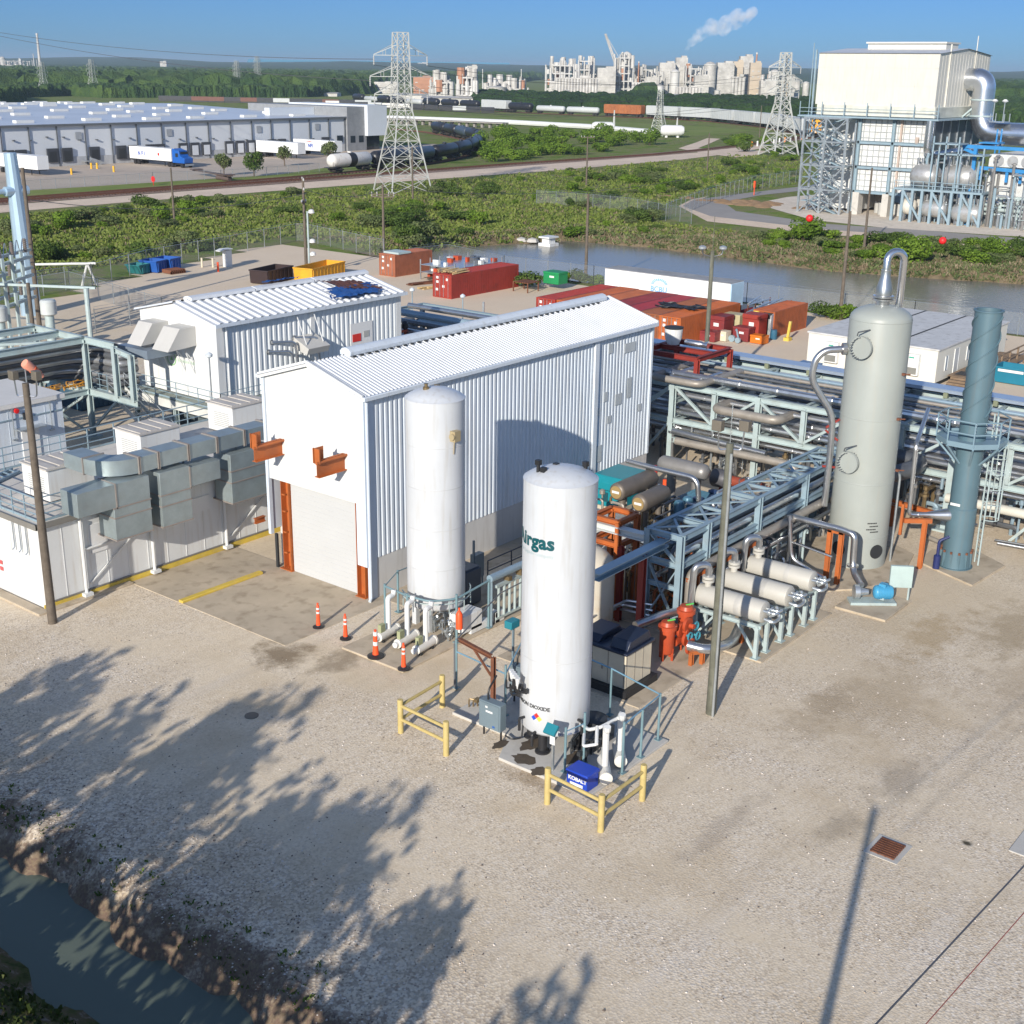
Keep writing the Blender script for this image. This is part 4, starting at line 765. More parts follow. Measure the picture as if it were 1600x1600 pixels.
m=MB();[m.tube([(31.6+i*.12,27.0-i*.1,.1),(31.6+i*.12,27.0-i*.1,.45),(31.8+i*.1,26.6-i*.1,.4)],.03,6,.06) for i in range(5)];m.cb((31.7,26.7,.45),(.2,.16,.14));one(m.build('small_valves',BRASS),'small brass valves on low pipes behind the grey control box','valves')
t=T('display_post','small teal display on a post beside the lettered tank','display',(30.2,21.9,.12));m=MB();m.bar((30.0,22.0,.12),(30.0,22.0,1.5),.07);m.build('post',GALV,t);m=MB();m.ext([(29.8,22.25,1.5),(29.8,21.8,1.5),(30.05,21.8,1.75),(30.05,22.25,1.75)],(-.06,0,.08));m.build('screen_box',TEAL,t);m=MB();m.box(29.94,29.96,21.9,22.1,1.1,1.4);m.build('notice',WHITE,t)
t=T('display_post','small teal display on a dark post left behind the lettered tank','display',(34.5,27.3,.0));m=MB();m.bar((34.5,27.3,0),(34.5,27.3,2.2),.07);m.build('post',EGREY,t);m=MB();m.box(34.2,34.7,27.15,27.5,2.2,2.5);m.build('screen_box',TEAL,t,bev=.02)
t=T('tool_box','bright blue lidded box with white KOBALT lettering','tool box',(29.95,20.55,0));m=MB();m.box(29.55,30.2,20.3,21.1,.12,.62);m.build('body',P('kobalt_blue',(.01,.05,.42),.4,0,.04),t,bev=.02);m=MB();m.box(29.52,30.23,20.27,21.13,.63,.74);m.build('lid',P('kobalt_blue',(.01,.05,.42),.4),t,bev=.02)
m=place_text(text('KOBALT',.19,.008),(29.54,21.03,.42),(0,-1,0),(0,0,1));m.build('lettering',WHITE,t,smooth=0);m=MB();m.box(29.53,29.545,20.45,20.95,.24,.34);m.build('white_band',WHITE,t)
m=MB();[m.box(a,a+.14,b,b+.14,.0,.13) for a in(29.57,30.05) for b in(20.32,20.94)];m.build('foot',BLACK,t)
# ---------------------------------------------------------------- floodlight and utility poles
def pole(x,y,h,r,label,cat='utility pole',mat=WOODP,group='wooden poles',z0=None,lean=(0,0)):
    z=hz(x,y) if z0 is None else z0;t=T('utility_pole',label,cat,(x,y,z),group);m=MB();m.cyl((x,y,z-.3),(x+lean[0],y+lean[1],z+h),r,r*.68,12);m.build('pole',mat,t);return t
def floods(t,x,y,z,col=P('lamp_housing',(.16,.14,.11),.6,.2),sz=.36,dirs=((-.26,.33),(.26,-.36))):
    for dx,dy in dirs:
        m=MB();m.tube([(x,y,z-.7),(x+dx*.9,y+dy*.9,z-.75),(x+dx,y+dy,z-.1)],.03,6,.15);m.build('lamp_arm',PIPE,t)
        m=MB();m.cb((x+dx*1.05,y+dy*1.05,z+.12),(sz*.7,sz,sz));m.box(x+dx*1.05-sz*.36,x+dx*1.05-sz*.3,y+dy*1.05-sz*.4,y+dy*1.05+sz*.4,z-.05,z+.3);m.build('floodlight',col,t,bev=.02)
p=pole(26.2,45.1,10.2,.19,'brown wooden pole with two box floodlights at the corner of the low white building');floods(p,26.2,45.1,10.4)
p=pole(37.0,20.1,10.2,.19,'mossy wooden pole with two box floodlights on the gravel beside the heat exchangers',mat=P('mossy_pole',(.12,.12,.09),.8,0,.3,2,dirt=(.3,.3,.25),dam=.5,streak=True));floods(p,37.0,20.1,10.7)
m=MB();m.cyl((36.82,19.92,0),(36.82,19.92,9.9),.05,n=8);m.tube([(37,20.1,10.2),(37,20.1,11.6)],.015,5);m.build('conduit',GALV,p)
pole(10.2,5.2,9.7,.17,'wooden pole behind the camera whose shadow crosses the gravel',z0=0)
def onX(x,y,X): d=ray(x,y);t=X/d.x;return V((X,d.y*t,CH+d.z*t))
def onY(x,y,Y): d=ray(x,y);t=Y/d.y;return V((d.x*t,Y,CH+d.z*t))
def hgt(p,py):                                             # height at which a vertical through p is seen at row py
    lo,hi=-5.,200.
    for _ in range(50):
        m=(lo+hi)/2
        if proj(p[0],p[1],m)[1]>py: lo=m
        else: hi=m
    return lo
def railing(name,label,path,h=1.07,step=1.5,mat=STEEL,z=None,r=.028,group=None,mid=True,par=None):
    pts=[V(p) for p in path];t=par or T(name,label,'railing',pts[0],group);pm=MB();rm=MB()
    for a,b in zip(pts,pts[1:]):
        n=max(1,int((b-a).length/step))
        for i in range(n+1): q=a+(b-a)*i/n;pm.bar(q,q+V((0,0,h)),r*1.7)
        for hh in((h,h*.66,h*.33) if mid else (h,h*.5)): rm.tube([a+V((0,0,hh)),b+V((0,0,hh))],r,6)
        rm.bar(a+V((0,0,.06)),b+V((0,0,.06)),.01,.1)
    pm.build('posts',mat,t);rm.build('rails',mat,t);return t
# ---------------------------------------------------------------- low white building with ducts
L=T('low_white_building','low flat roofed white building with ducts along its front, at the left','building',(34,50.5,0))
Z=3.87;m=MB();m.box(26.8,45.5,46.5,54.6,0,Z-.12)
for i in range(1,18): m.box(26.8+i*1.05,26.83+i*1.05,46.485,46.5,.3,Z-.2)
for i in range(1,7): m.box(26.785,26.8,46.5+i*1.1,46.53+i*1.1,.3,Z-.2)
m.build('wall',WHITE,L,smooth=0)
m=MB();m.box(26.65,45.6,46.35,54.75,Z-.12,Z);m.build('roof',P('membrane_roof',(.62,.58,.52),.8,0,.08,.7,dirt=(.35,.33,.3),dam=.5),L)
m=MB();m.box(26.62,45.6,46.3,46.37,Z-.2,Z+.05);m.box(26.6,26.67,46.3,54.8,Z-.2,Z+.05);m.box(27.2,45.5,46.44,46.5,.28,.34);m.build('edge_trim',P('dark_trim',(.2,.19,.17),.6),L)
m=MB();m.box(26.7,45.5,46.42,46.5,0,.26);m.build('plinth',YEL,L)
for x in(28.7,32.25,36.4,40.3):
    m=MB();m.tube([(x,46.36,Z-.3),(x,46.36,.25)],.075,8);m.cb((x,46.3,.2),(.4,.3,.14));m.build('downpipe',WHITE,L)
m=MB()
for a,b in(((29,.6),(31.9,2.6)),((36.7,.6),(40,2.9))): m.bar((a[0],46.42,a[1]),(b[0],46.42,b[1]),.05)
m.tube([(28.9,46.4,2.2),(31.8,46.4,2.25)],.06,6);m.build('brace',WHITE,L)
m=MB();m.box(29.2,31.2,46.45,46.5,1.9,3.2);m.box(34.6,35.6,46.45,46.5,2.3,3.0);m.build('access_panel',P('panel_white',(.70,.70,.69),.5,0,.03),L)
m=MB();m.box(26.77,26.8,50.0,50.9,.1,2.2);m.build('side_door',P('panel_white'),L) if False else m.build('side_door',MATS['panel_white'],L)
m=MB();m.box(26.74,26.77,50.3,50.55,1.4,1.75);m.build('door_window',DARK,L)
m=MB();[m.box(26.765,26.775,49.6,49.85,a,a+.18) for a in(1.0,1.3)];m.build('notice',P('notice_red',(.6,.1,.1),.5),L)
for i,y in enumerate((47.3,47.8,48.3)):
    m=MB();m.tube([(26.72,y,Z-.1),(26.72,y,Z-1.4),(26.6,y,Z-1.5)],.03,6);m.build('drain_pipe',GALV,L)
def duct(name,label,boxes,flr,tubes=()):
    t=T('air_duct',label,'duct',(boxes[0][0],boxes[0][2],boxes[0][4]),'galvanised ducts hung along the low white building')
    for b in boxes:
        m=MB();m.box(*b);m.build('duct_section',DUCT,t,bev=.01)
    m=MB()
    for (x0,x1,y0,y1,z0,z1) in flr: m.box(x0,x1,y0,y1,z0,z1)
    if flr: m.build('flange',P('flange_steel',(.34,.30,.27),.5,.4,.1,2),t)
    return t
t=T('air_duct','long galvanised duct with a curved left end, running above the low white building','duct',(32,45.6,5.3),'galvanised ducts hung along the low white building')
m=MB();m.box(31.2,38.9,45.35,46.35,5.32,6.0);m.build('duct_run',DUCT,t,bev=.01)
pl=[(28.9,45.35),(28.9,46.35)]+[(28.9-2.0*math.sin(a*.262)*.8,47.35-1.0*math.cos(a*.262)) for a in range(1,7)];pl=[(31.2,45.35)]+[(31.2-1.65*math.sin(a*.2618),47.0-1.65*math.cos(a*.2618)) for a in range(1,7)]+[(31.2-.65*math.sin(a*.2618),47.0-.65*math.cos(a*.2618)) for a in range(6,-1,-1)]
m=MB();m.prism(pl,5.32,6.0);m.box(29.56,30.54,47.0,48.5,5.32,6.0);m.build('duct_elbow',DUCT,t)
m=MB()
for x in(31.2,32.2,33.8,35.4,37.0,38.6):
    for a in(-.06,.02): m.box(x+a,x+a+.035,45.3,46.4,5.27,6.05)
m.box(29.5,30.6,46.98,47.04,5.27,6.05);m.build('flange',P('flange_steel',(.34,.30,.27),.5,.4,.1,2),t)
m=MB();[m.bar((x,45.9,Z),(x,45.9,5.3),.07) for x in(31.6,33.9,36.9)];m.build('duct_leg',STEEL,t)
F=lambda x0,x1,y0,z:(x0-.03,x1+.03,y0-.03,46.5,z-.03,z+.03)
duct('d','stepped galvanised duct drop, leftmost on the low white building',[(27.9,29.75,45.1,46.3,4.15,5.2),(29.75,31.45,45.1,46.3,4.15,5.2),(29.6,31.45,45.1,46.3,2.7,4.13)],[F(29.6,31.45,45.1,4.14),F(29.6,31.45,45.1,3.7),F(29.6,31.45,45.1,2.7),(29.72,29.78,45.07,46.3,4.1,5.23)])
duct('d','two part galvanised duct drop in the middle of the low white building',[(32.0,33.6,45.1,46.3,2.65,5.15),(33.6,35.3,45.1,46.3,4.15,5.05)],[F(32.0,33.6,45.1,4.1),F(32,33.6,45.1,3.6),F(32.0,33.6,45.1,2.65),(33.57,33.63,45.07,46.3,4.1,5.1)])
duct('d','square galvanised duct drop nearest the ribbed building',[(35.9,38.4,45.1,46.3,2.75,5.1)],[F(35.9,38.4,45.1,4.3),F(35.9,38.4,45.1,3.75),F(35.9,38.4,45.1,2.75)])
for (x,y,lab) in((28.7,48.5,'white rooftop air unit at the left end, beside the curved duct'),(34.7,50.2,'white rooftop air unit in the middle of the low roof'),(40.9,51.0,'white rooftop air unit closest to the ribbed building')):
    t=T('air_conditioner',lab,'air unit',(x,y,Z),'rooftop air units');m=MB();m.box(x,x+2.3,y,y+2.0,Z+.05,Z+1.45);m.build('casing',WHITE,t,bev=.03)
    m=MB();m.box(x-.06,x+2.36,y-.06,y+2.06,Z+1.45,Z+1.52);[m.box(x+.1+i*.6,x+.5+i*.6,y+.1,y+1.9,Z+1.52,Z+1.56) for i in range(4)];m.build('top_panel',P('dusty_top',(.48,.45,.41),.7,0,.12,1),t)
    m=MB();[m.box(x-.02,x,y+.3,y+1.5,Z+.35+i*.1,Z+.39+i*.1) for i in range(8)];m.build('louvre',P('louvre_grey',(.4,.4,.38),.6),t)
railing('roof_railing','blue grey railing along the rear edge of the low roof',[(27.0,54.4,Z),(45.2,54.4,Z)])
railing('roof_railing','blue grey railing round the left corner of the low roof',[(28.6,46.6,Z),(26.95,46.6,Z),(26.95,54.2,Z)],step=.9)
t=T('roof_hatch','galvanised roof ladder and hatch frame on the low roof','hatch',(28,52.6,Z));m=MB();m.bar((27.6,52.2,Z+.1),(30.2,53.4,Z+.1),.12);m.bar((27.6,53.0,Z+.1),(30.2,54.0,Z+.1),.12)
for i in range(7): m.bar((27.7+i*.38,52.3+i*.17,Z+.14),(27.7+i*.38,53.0+i*.15,Z+.14),.09,.03)
m.build('frame',STEEL,t)
# ---------------------------------------------------------------- white building at the left edge
t=T('white_building','white flat faced building at the left edge, behind the windsock','building',(26,66,0));e=at(95,614,5.5)
m=MB();m.box(8,e.x,e.y,e.y+5,0,5.2)
for i in range(1,26): m.box(e.x-i*1.05,e.x-i*1.05+.03,e.y-.012,e.y,0,5.15)
m.build('wall',SIDING,t,smooth=0);m=MB();m.box(7.8,e.x+.15,e.y-.15,e.y+5.1,5.22,5.5);m.build('roof',P('offwhite_roof',(.66,.64,.60),.6,0,.06,.8),t,bev=.03)
m=MB();m.box(7.9,e.x,e.y-.05,e.y,4.6,4.66);m.build('trim_line',STEEL,t)
for px,py in((18,640),(77,625)):
    q=onY(px,py,e.y-.1);m=MB();m.tube([q,q-V((0,0,1.5))],.03,6);m.cb(q,(.1,.1,.3));m.cb(q-V((0,0,1.6)),(.25,.1,.08));m.build('wall_conduit',GALV,t)
q=onY(25,642,e.y-.12);m=MB();m.lathe([(.001,-.12),(.13,-.1),(.13,0)],q,'y',14);m.build('red_beacon',P('beacon_red',(.7,.02,.02),.3),t)
q=onY(41,650,e.y-.1);m=MB();m.cb(q,(.3,.15,.35));m.build('black_box',BLACK,t)
q=onY(48,668,e.y-.3);m=MB();m.cb(q,(1.5,.6,.06));m.build('door_canopy',GALV,t)
q=onY(50,700,e.y-.03);m=MB();m.cb(q,(1.0,.06,2.2));m.build('door',MATS['panel_white'],t)
# windsock
t=T('windsock','faded pink and orange windsock on a thin mast above the white building','windsock',(0,0,0));q=onY(38,567,e.y-.8);t.location=(q.x,q.y,0)
m=MB();m.cyl((q.x,q.y,0),(q.x,q.y,q.z),.03,n=6);m.build('mast',GALV,t)
d=(onY(67,588,e.y-.8)-q);m=MB();m.lathe([(.22,0),(.26,.12),(.19,d.length*.55),(.11,d.length)],q,d,14);m.build('sock',P('windsock_pink',(.75,.30,.20),.8,0,.1),t)
d.normalize();m=MB();[m.lathe([(.235-.05*k,.55+.35*k),(.22-.05*k,.68+.35*k)],q,d,14) for k in(0,1)];m.build('stripe',P('windsock_orange',(.75,.13,.04),.8),t)
# ---------------------------------------------------------------- raised white building
A=T('raised_building','white building on a steel platform with two hoods and a blue tarpaulin on its roof','building',(54.5,63,0))
x0,x1,y0,y1,zb,ez,rz,ry=46.8,62.3,59.4,66.6,3.05,7.75,8.55,63.0
m=MB();m.ext([(x0,y0+.02,zb),(x0,y1,zb),(x0,y1,ez),(x0,ry,rz),(x0,y0+.02,ez)],(.15,0,0));[m.box(x0-.01,x0+.02,y,y+.03,zb,ez) for y in(60.6,61.9,63.1,64.3,65.5)];m.build('gable_wall',WHITE,A,smooth=0)
m=MB();m.corr((x0+.5,y0,zb),(1,0,0),x1-x0-.9,(0,0,1),ez-zb,.4,.042,.4);m.build('side_wall',P('siding_green_white',(.70,.73,.74),.45,0,.04,.4,dirt=(.45,.46,.43),dam=.3,streak=True),A,smooth=0)
m=MB();m.box(x0-.03,x0+.5,y0-.05,y0+.1,zb,ez);m.box(x1-.42,x1+.02,y0-.05,y0+.1,zb,ez);m.box(x1-.1,x1,y0,y1,zb,ez);m.box(x0+.2,x1,y1-.1,y1,zb,ez);m.tube([(x0+.66,y0-.14,ez-.2),(x0+.66,y0-.14,zb)],.06,8);m.box(54.1,54.45,y0-.12,y0-.01,zb,ez);m.build('trim',WHITE,A)
for s,ya in((-1,y0-.3),(1,y1+.3)):
    m=MB();L_=math.hypot(ry-ya,rz-ez)
    if s<0: m.corr((x0-.25,ya,ez),(1,0,0),x1-x0+.5,(0,ry-ya,rz-ez+.08),L_,.62,.1,.25)
    else: m.corr((x1+.25,ya,ez),(-1,0,0),x1-x0+.5,(0,ry-ya,rz-ez+.08),L_,.62,.1,.25)
    m.build('roof',ROOFM,A,smooth=0)
m=MB();m.box(x0-.3,x1+.3,y0-.42,y0-.28,ez-.15,ez+.05);m.build('gutter',SIDING,A)
m=MB()
for a in (0,1,2): m.ext([(x0+.9+a*5,ry+p,rz+.1+q) for p,q in((-.42,0),(-.36,.16),(0,.24),(.36,.16),(.42,0))],(4.9,0,0))
m.build('ridge_cap',ROOFM,A,smooth=50)
for k,(px,py,w) in enumerate(((245,512,1.35),(283,527,1.5))):
    q=onX(px,py,x0);m=MB();yc=(64.5,62.0)[k];z1=7.42;m.ext([(x0,yc-w/2,z1),(x0,yc-w/2,z1-1.15),(x0-.7,yc-w/2,z1-1.2),(x0-2.1,yc-w/2,z1-1.25),(x0-1.15,yc-w/2,z1+.0)],(0,w,0))
    h=m.build('intake_hood',P('hood_beige',(.50,.49,.46),.5,0,.04),A,bev=.02)
    m=MB()
    for s in(-.3,.3): m.bar((x0-.02,yc+s*w,z1-2.9),(x0-.65,yc+s*w,z1-1.45),.05);m.bar((x0-.02,yc+s*w,z1-2.2),(x0-.65,yc+s*w,z1-1.45),.05)
    m.build('hood_bracket',WHITE,h)
LG=P('logo_green',(.25,.5,.22),.6)
q=onX(268,560,x0-.03);m=MB();n=28
for i in range(n):
    a=2*math.pi*i/n;b=2*math.pi*(i+1)/n;r1,r2=.42,.36;m.add([(x0-.03,q.y-r1*math.cos(a),q.z+r1*math.sin(a)),(x0-.03,q.y-r1*math.cos(b),q.z+r1*math.sin(b)),(x0-.03,q.y-r2*math.cos(b),q.z+r2*math.sin(b)),(x0-.03,q.y-r2*math.cos(a),q.z+r2*math.sin(a))],[(0,1,2,3)])
m.add([(x0-.03,q.y+.15,q.z-.1),(x0-.03,q.y-.15,q.z-.1),(x0-.03,q.y,q.z+.15)],[(0,1,2)]);m.build('round_logo',LG,A,smooth=0)
m=MB()
for i in range(11): h_=(.2,.14,.17,.12)[i%4];m.quad((x0-.03,q.y-.6-i*.15,q.z-.1),(x0-.03,q.y-.7-i*.15,q.z-.1),(x0-.03,q.y-.7-i*.15,q.z-.1+h_),(x0-.03,q.y-.6-i*.15,q.z-.1+h_))
m.build('faint_wall_lettering',P('faint_green',(.5,.62,.5),.6),A,smooth=0)
t=T('tarpaulin','crumpled blue and brown tarpaulin lying on the raised white roof','tarpaulin',(58.5,60.8,8));BLT=P('tarp_blue',(.015,.08,.28),.5,0,.2,3);BRT=P('tarp_brown',(.10,.04,.03),.7,0,.2,3)
def cloth(path,w,mat,name,seed,off=.2):
    rd=random.Random(seed);m=MB();nx=26;ny=10;a=V(path[0]);b=V(path[1]);u=(b-a);v=V(path[2])-a
    for j in range(ny+1):
        for i in range(nx+1):
            p=a+u*(i/nx)+v*(j/ny);nn=noise.noise(p*1.6+V((seed,0,0)));p=p+V((rd.gauss(0,.03),rd.gauss(0,.03)+.25*nn,off+.16*abs(noise.noise(p*2.7))+.03*rd.random()));m.v.append(tuple(p))
    m.f=[(j*(nx+1)+i,j*(nx+1)+i+1,(j+1)*(nx+1)+i+1,(j+1)*(nx+1)+i) for j in range(ny) for i in range(nx) if not((i<3 or i>nx-4) and rd.random()<.5)];m.m=[0]*len(m.f);m.build(name,mat,t,smooth=60)
cloth([(56.0,59.35,7.85),(60.6,59.35,7.85),(56.8,60.9,8.2)],1,BLT,'blue_sheet',3);cloth([(58.2,60.6,8.12),(61.2,59.5,7.9),(57.5,62.4,8.5)],1,BRT,'brown_sheet',8,.22);cloth([(53.5,62.9,8.7),(56.5,62.9,8.7),(53.7,63.6,8.6)],1,BLT,'blue_sheet',6,.3)
# wall items
t=A
for px,py in((425,535),(460,528),(420,550)):
    q=onY(px,py,y0-.1);m=MB();m.tube([q,q+V((1.4,-.5,-.1)),q+V((1.6,-.6,-2.4))],.09,10,.3);m.lathe([(.16,0),(.16,.05)],q,'y',12);m.build('wall_pipe',PIPE,A)
q=onY(475,530,y0);m=MB();m.ext([(q.x-.9,y0,q.z+.3),(q.x-.9,y0-1.4,q.z-.3),(q.x-.9,y0-1.2,q.z-.7),(q.x-.9,y0,q.z-.4)],(1.8,0,0));h=m.build('exhaust_hood',MATS['hood_beige'],A);m=MB();[m.bar((q.x+s,y0-.02,q.z+2),(q.x+s,y0-1.0,q.z-.1),.05) for s in(-.7,.7)];m.build('hood_stay',WHITE,h)
q=onY(563,525,y0-.05);m=MB();m.box(q.x-.9,q.x+1.1,y0-.09,y0-.07,q.z-1.4,q.z+.9);m.build('double_door',MATS['panel_white'],A);m=MB();m.box(q.x-.75,q.x+.0,y0-.12,y0-.1,q.z-.3,q.z+.2);m.build('red_sign',P('sign_red',(.6,.03,.02),.5),A);m=MB();m.box(q.x+.25,q.x+.75,y0-.12,y0-.1,q.z-.1,q.z+.3);m.build('small_sign',P('louvre_grey'),A) if 0 else m.build('small_sign',MATS['louvre_grey'],A)
# platform
GRT=P('grating',(.24,.27,.24),.7,.3,.15,4)
pf=T('platform','galvanised walkway platform round the raised white building','platform',(50,60,0))
m=MB();m.box(45.62,46.75,57.8,68.4,2.95,3.03);m.box(46.75,63,57.8,59.35,2.95,3.03);m.build('grating',GRT,pf)
m=MB()
for a,b in(((45.72,57.8),(45.72,68.4)),((46.7,59.4),(46.7,68.6)),((45.72,57.8),(63,57.8)),((46.7,59.35),(63,59.35)),((46.7,66.6),(63,66.6))): m.ib((a[0],a[1],2.72),(b[0],b[1],2.72),.2,.42)
for x in range(47,63,3): m.ib((x,57.8,2.72),(x,66.6,2.72),.16,.35)
m.build('beams',STEELG,pf)
for x in(45.9,50,55,60,62.8):
    for y in(58.0,62.5,66.4):
        m=MB();m.ib((x,y,0),(x,y,2.5),.25,.25,up=(1,0,0));m.cb((x,y,.15),(.7,.7,.3));m.build('column',STEELG,pf)
m=MB();m.box(45.56,45.62,58.2,66.4,2.45,2.95);m.build('side_plate',P('pale_plate',(.6,.6,.56),.6),pf)
railing('platform_railing','thin galvanised railing round the raised walkway',[(45.66,68.2,3.03),(45.66,57.9,3.03),(62.9,57.9,3.03)],step=1.9,mat=STEEL,r=.022)
st=T('stairs','galvanised stairs going down from the raised walkway','stairs',(45.1,64,0))
a=V((44.75,66.7,3.05));b=V((44.75,60.7,.05))
for s in(-.58,.58):
    m=MB();m.bar(a+V((s,0,0)),b+V((s,0,0)),.05,.28);m.build('stringer',P('pale_galv',(.62,.64,.62),.5,.2,.06),st)
    m=MB();o=V((s,0,1.0));m.tube([a+o,b+o],.025,6);m.tube([a+o*.55+V((s*.45,0,0)),b+o*.55+V((s*.45,0,0))],.02,6)
    for k in range(6): q=a+(b-a)*(k/5)+V((s,0,0));m.cyl(q,q+V((0,0,1.0)),.022,n=6)
    m.build('handrail',GALV,st)
m=MB()
for k in range(15): q=a+(b-a)*((k+.5)/15);m.box(q.x-.56,q.x+.56,q.y-.13,q.y+.13,q.z-.02,q.z+.02)
m.build('treads',P('tread_galv',(.5,.52,.5),.5,.3,.1),st)
m=MB();m.box(44.15,45.6,66.75,68.35,2.95,3.03);m.build('landing',GRT,st)
railing('landing_railing','small galvanised railing round the top landing of the stairs',[(44.17,66.8,3.0),(44.17,68.35,3.0),(46.6,68.35,3.0)],step=.7,r=.022)
# poles with lamps by the platform
def thinpole(px,pyb,pyt,label,r=.045,lamp=1,zb=0,mat=GALV,group='thin lamp posts'):
    q=at(px,pyb,zb);h=hgt(q,pyt);t=T('lamp_post',label,'lamp post',(q.x,q.y,zb),group);m=MB();m.cyl((q.x,q.y,zb),(q.x,q.y,h),r,n=8);m.build('post',mat,t)
    if lamp: m=MB();m.lathe([(.05,0),(.2,.08),(.22,.22),(.05,.34),(.001,.36)],(q.x,q.y,h-.05),n=12);m.build('lamp',P('lamp_bluewhite',(.6,.65,.68),.4),t)
    return t
thinpole(332,640,558,'thin lamp post at the corner of the raised walkway',zb=3);thinpole(526,560,515,'thin lamp post in front of the ribbed side of the raised building',zb=3)
thinpole(645,540,455,'lamp post with a dark lamp right of the raised building',mat=STEEL);thinpole(723,555,465,'lamp post with a dark lamp between the two long roofs',mat=STEEL)
q=at(755,548);m=MB();m.cyl((q.x,q.y,0),(q.x,q.y,hgt(q,472)),.1,n=8);one(m.build('vent_pipe',GALV),'plain grey vent pipe rising behind the ridge of the ribbed building','pipe')
# ---------------------------------------------------------------- pipe rack at the left
def rack(name,label,posts,beams,mat=STEELG,w=.3):
    t=T(name,label,'pipe rack',(posts[0][0],posts[0][1],0))
    for x,y,z0,z1 in posts: m=MB();m.ib((x,y,z0),(x,y,z1),w,w,.03,up=(1,0,0));m.cb((x,y,.1),(.8,.8,.2),0) if z0<=0 else 0;m.build('column',mat,t)
    m=MB()
    for b in beams: m.ib(b[0],b[1],b[2] if len(b)>2 else .22,b[3] if len(b)>3 else .3)
    m.build('beams',mat,t);return t
zt=6.2
RKL=rack('pipe_rack','grey green steel pipe rack left of the raised building',[(43.6,y,(0,0,3.1,3.1)[i],(zt,zt,zt,5.9)[i]) for i,y in enumerate((73.2,67.9,64.9,63.3))]+[(36,73.2,0,zt),(36,68.2,0,zt),(28,73.2,0,zt),(28,68.2,0,zt),(20,68.2,0,zt)],
 [((12,y,zt),(43.6,y,zt),.25,.4) for y in(73.2,70.6,67.9)]+[((43.6,74,zt),(43.6,64.9,zt),.25,.4),((36,73.2,zt),(36,68.2,zt)),((28,73.2,zt),(28,68.2,zt))]+[((12,67.9,3.0),(43.6,67.9,3.0),.25,.35),((43.6,73.2,3.0),(43.6,63,3.0),.25,.4),((36,73.2,3),(36,68.2,3)),((43.6,64.9,6.0),(43.6,63.3,5.8))])
m=MB()
for a,b in(((43.6,67.9,.2),(40.5,67.9,2.9)),((36,68.2,0),(40.0,68.2,2.9)),((43.6,67.9,.6),(43.6,65,2.9)),((43.6,73.2,0),(43.6,67.9,2.9)),((36,73.2,6.1),(43.6,67.9,6.1)),((28,73.2,6.1),(36,68.2,6.1))): m.bar(a,b,.14,.14)
m.build('braces',STEELG,RKL)
for i in range(7):
    z=3.35+i*.4;t=None;mt=PIPED if i%2==0 else P('pipe_grey',(.52,.53,.54),.35,.7,.1,1.5)
    m=MB();yy=71.6-i*.45;m.tube([(8,yy,z),(44.6+.1*i,yy,z),(44.9+.1*i,66.9,z),(46.4,66.8,z)],.21,12,1.6);one(m.build('process_pipe',mt),('dark','grey')[i%2]+' process pipe on the left rack, '+('lowest','second from the bottom','third from the bottom','middle','third from the top','second from the top','topmost')[i]+' of seven','pipe','process pipes on the left rack')
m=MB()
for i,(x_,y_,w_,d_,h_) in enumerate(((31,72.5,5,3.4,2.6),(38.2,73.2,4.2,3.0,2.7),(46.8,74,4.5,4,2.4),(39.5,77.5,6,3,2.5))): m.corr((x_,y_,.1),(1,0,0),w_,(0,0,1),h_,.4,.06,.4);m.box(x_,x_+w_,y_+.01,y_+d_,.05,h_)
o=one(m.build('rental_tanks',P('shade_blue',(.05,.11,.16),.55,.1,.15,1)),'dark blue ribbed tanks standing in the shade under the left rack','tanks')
m=MB();rr=random.Random(3)
for i in range(60):
    x=36+rr.random()*8;y=68.3+rr.random()*.8;m.tube([(x,y,3.2),(x,y+.1,3.2+rr.random()*.35),(x+.7,y+.1,3.2+rr.random()*.3)],.025,5)
one(m.build('cable_bundle',P('orange_cable',(.55,.26,.03),.6,0,.2,3)),'orange cables laid along the bottom of the left rack','cables')
m=MB();m.box(44.6,46.7,63.1,66.0,5.5,6.0);one(m.build('duct_box',P('box_bluegrey',(.22,.27,.33),.4,.3,.1)),'flat blue grey cable tray box between left rack and raised building','cable tray')
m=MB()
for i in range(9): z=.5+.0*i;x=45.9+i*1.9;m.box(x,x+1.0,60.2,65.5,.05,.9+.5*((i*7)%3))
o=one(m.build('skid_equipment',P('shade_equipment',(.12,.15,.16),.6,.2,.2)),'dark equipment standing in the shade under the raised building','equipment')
m=MB();m.lathe([(.75,0),(.75,1.9),(.6,2.1),(.001,2.2)],(45.8,56.3,0),n=20);one(m.build('vertical_drum',STEEL,smooth=40),'round blue grey drum behind the ribbed building gable','drum')
m=MB();rr=random.Random(12)
for i in range(34):
    x=38+rr.random()*20;y=55.2+rr.random()*2.2;z=.5+rr.random()*2.2;L_=rr.uniform(1,4);m.tube([(x,y,z),(x+L_,y,z),(x+L_,y,z-rr.random())],rr.uniform(.05,.14),7,.15)
one(m.build('pipework',PIPE),'pipework packed between the low roof and the raised building','pipes')
m=MB();rr=random.Random(13)
for i in range(9): x=52+i*.9;m.cb((x,57.2,5.2+.3*(i%2)),(.2,.2,.6))
t=T('orange_valves','orange pipe supports and valves right of the raised building','valves',(62.5,58.7,0));q=at(612,545,3.2)
m=MB()
for i in range(3): m.bar((q.x+i*.7,q.y,0),(q.x+i*.7,q.y,4.4),.14)
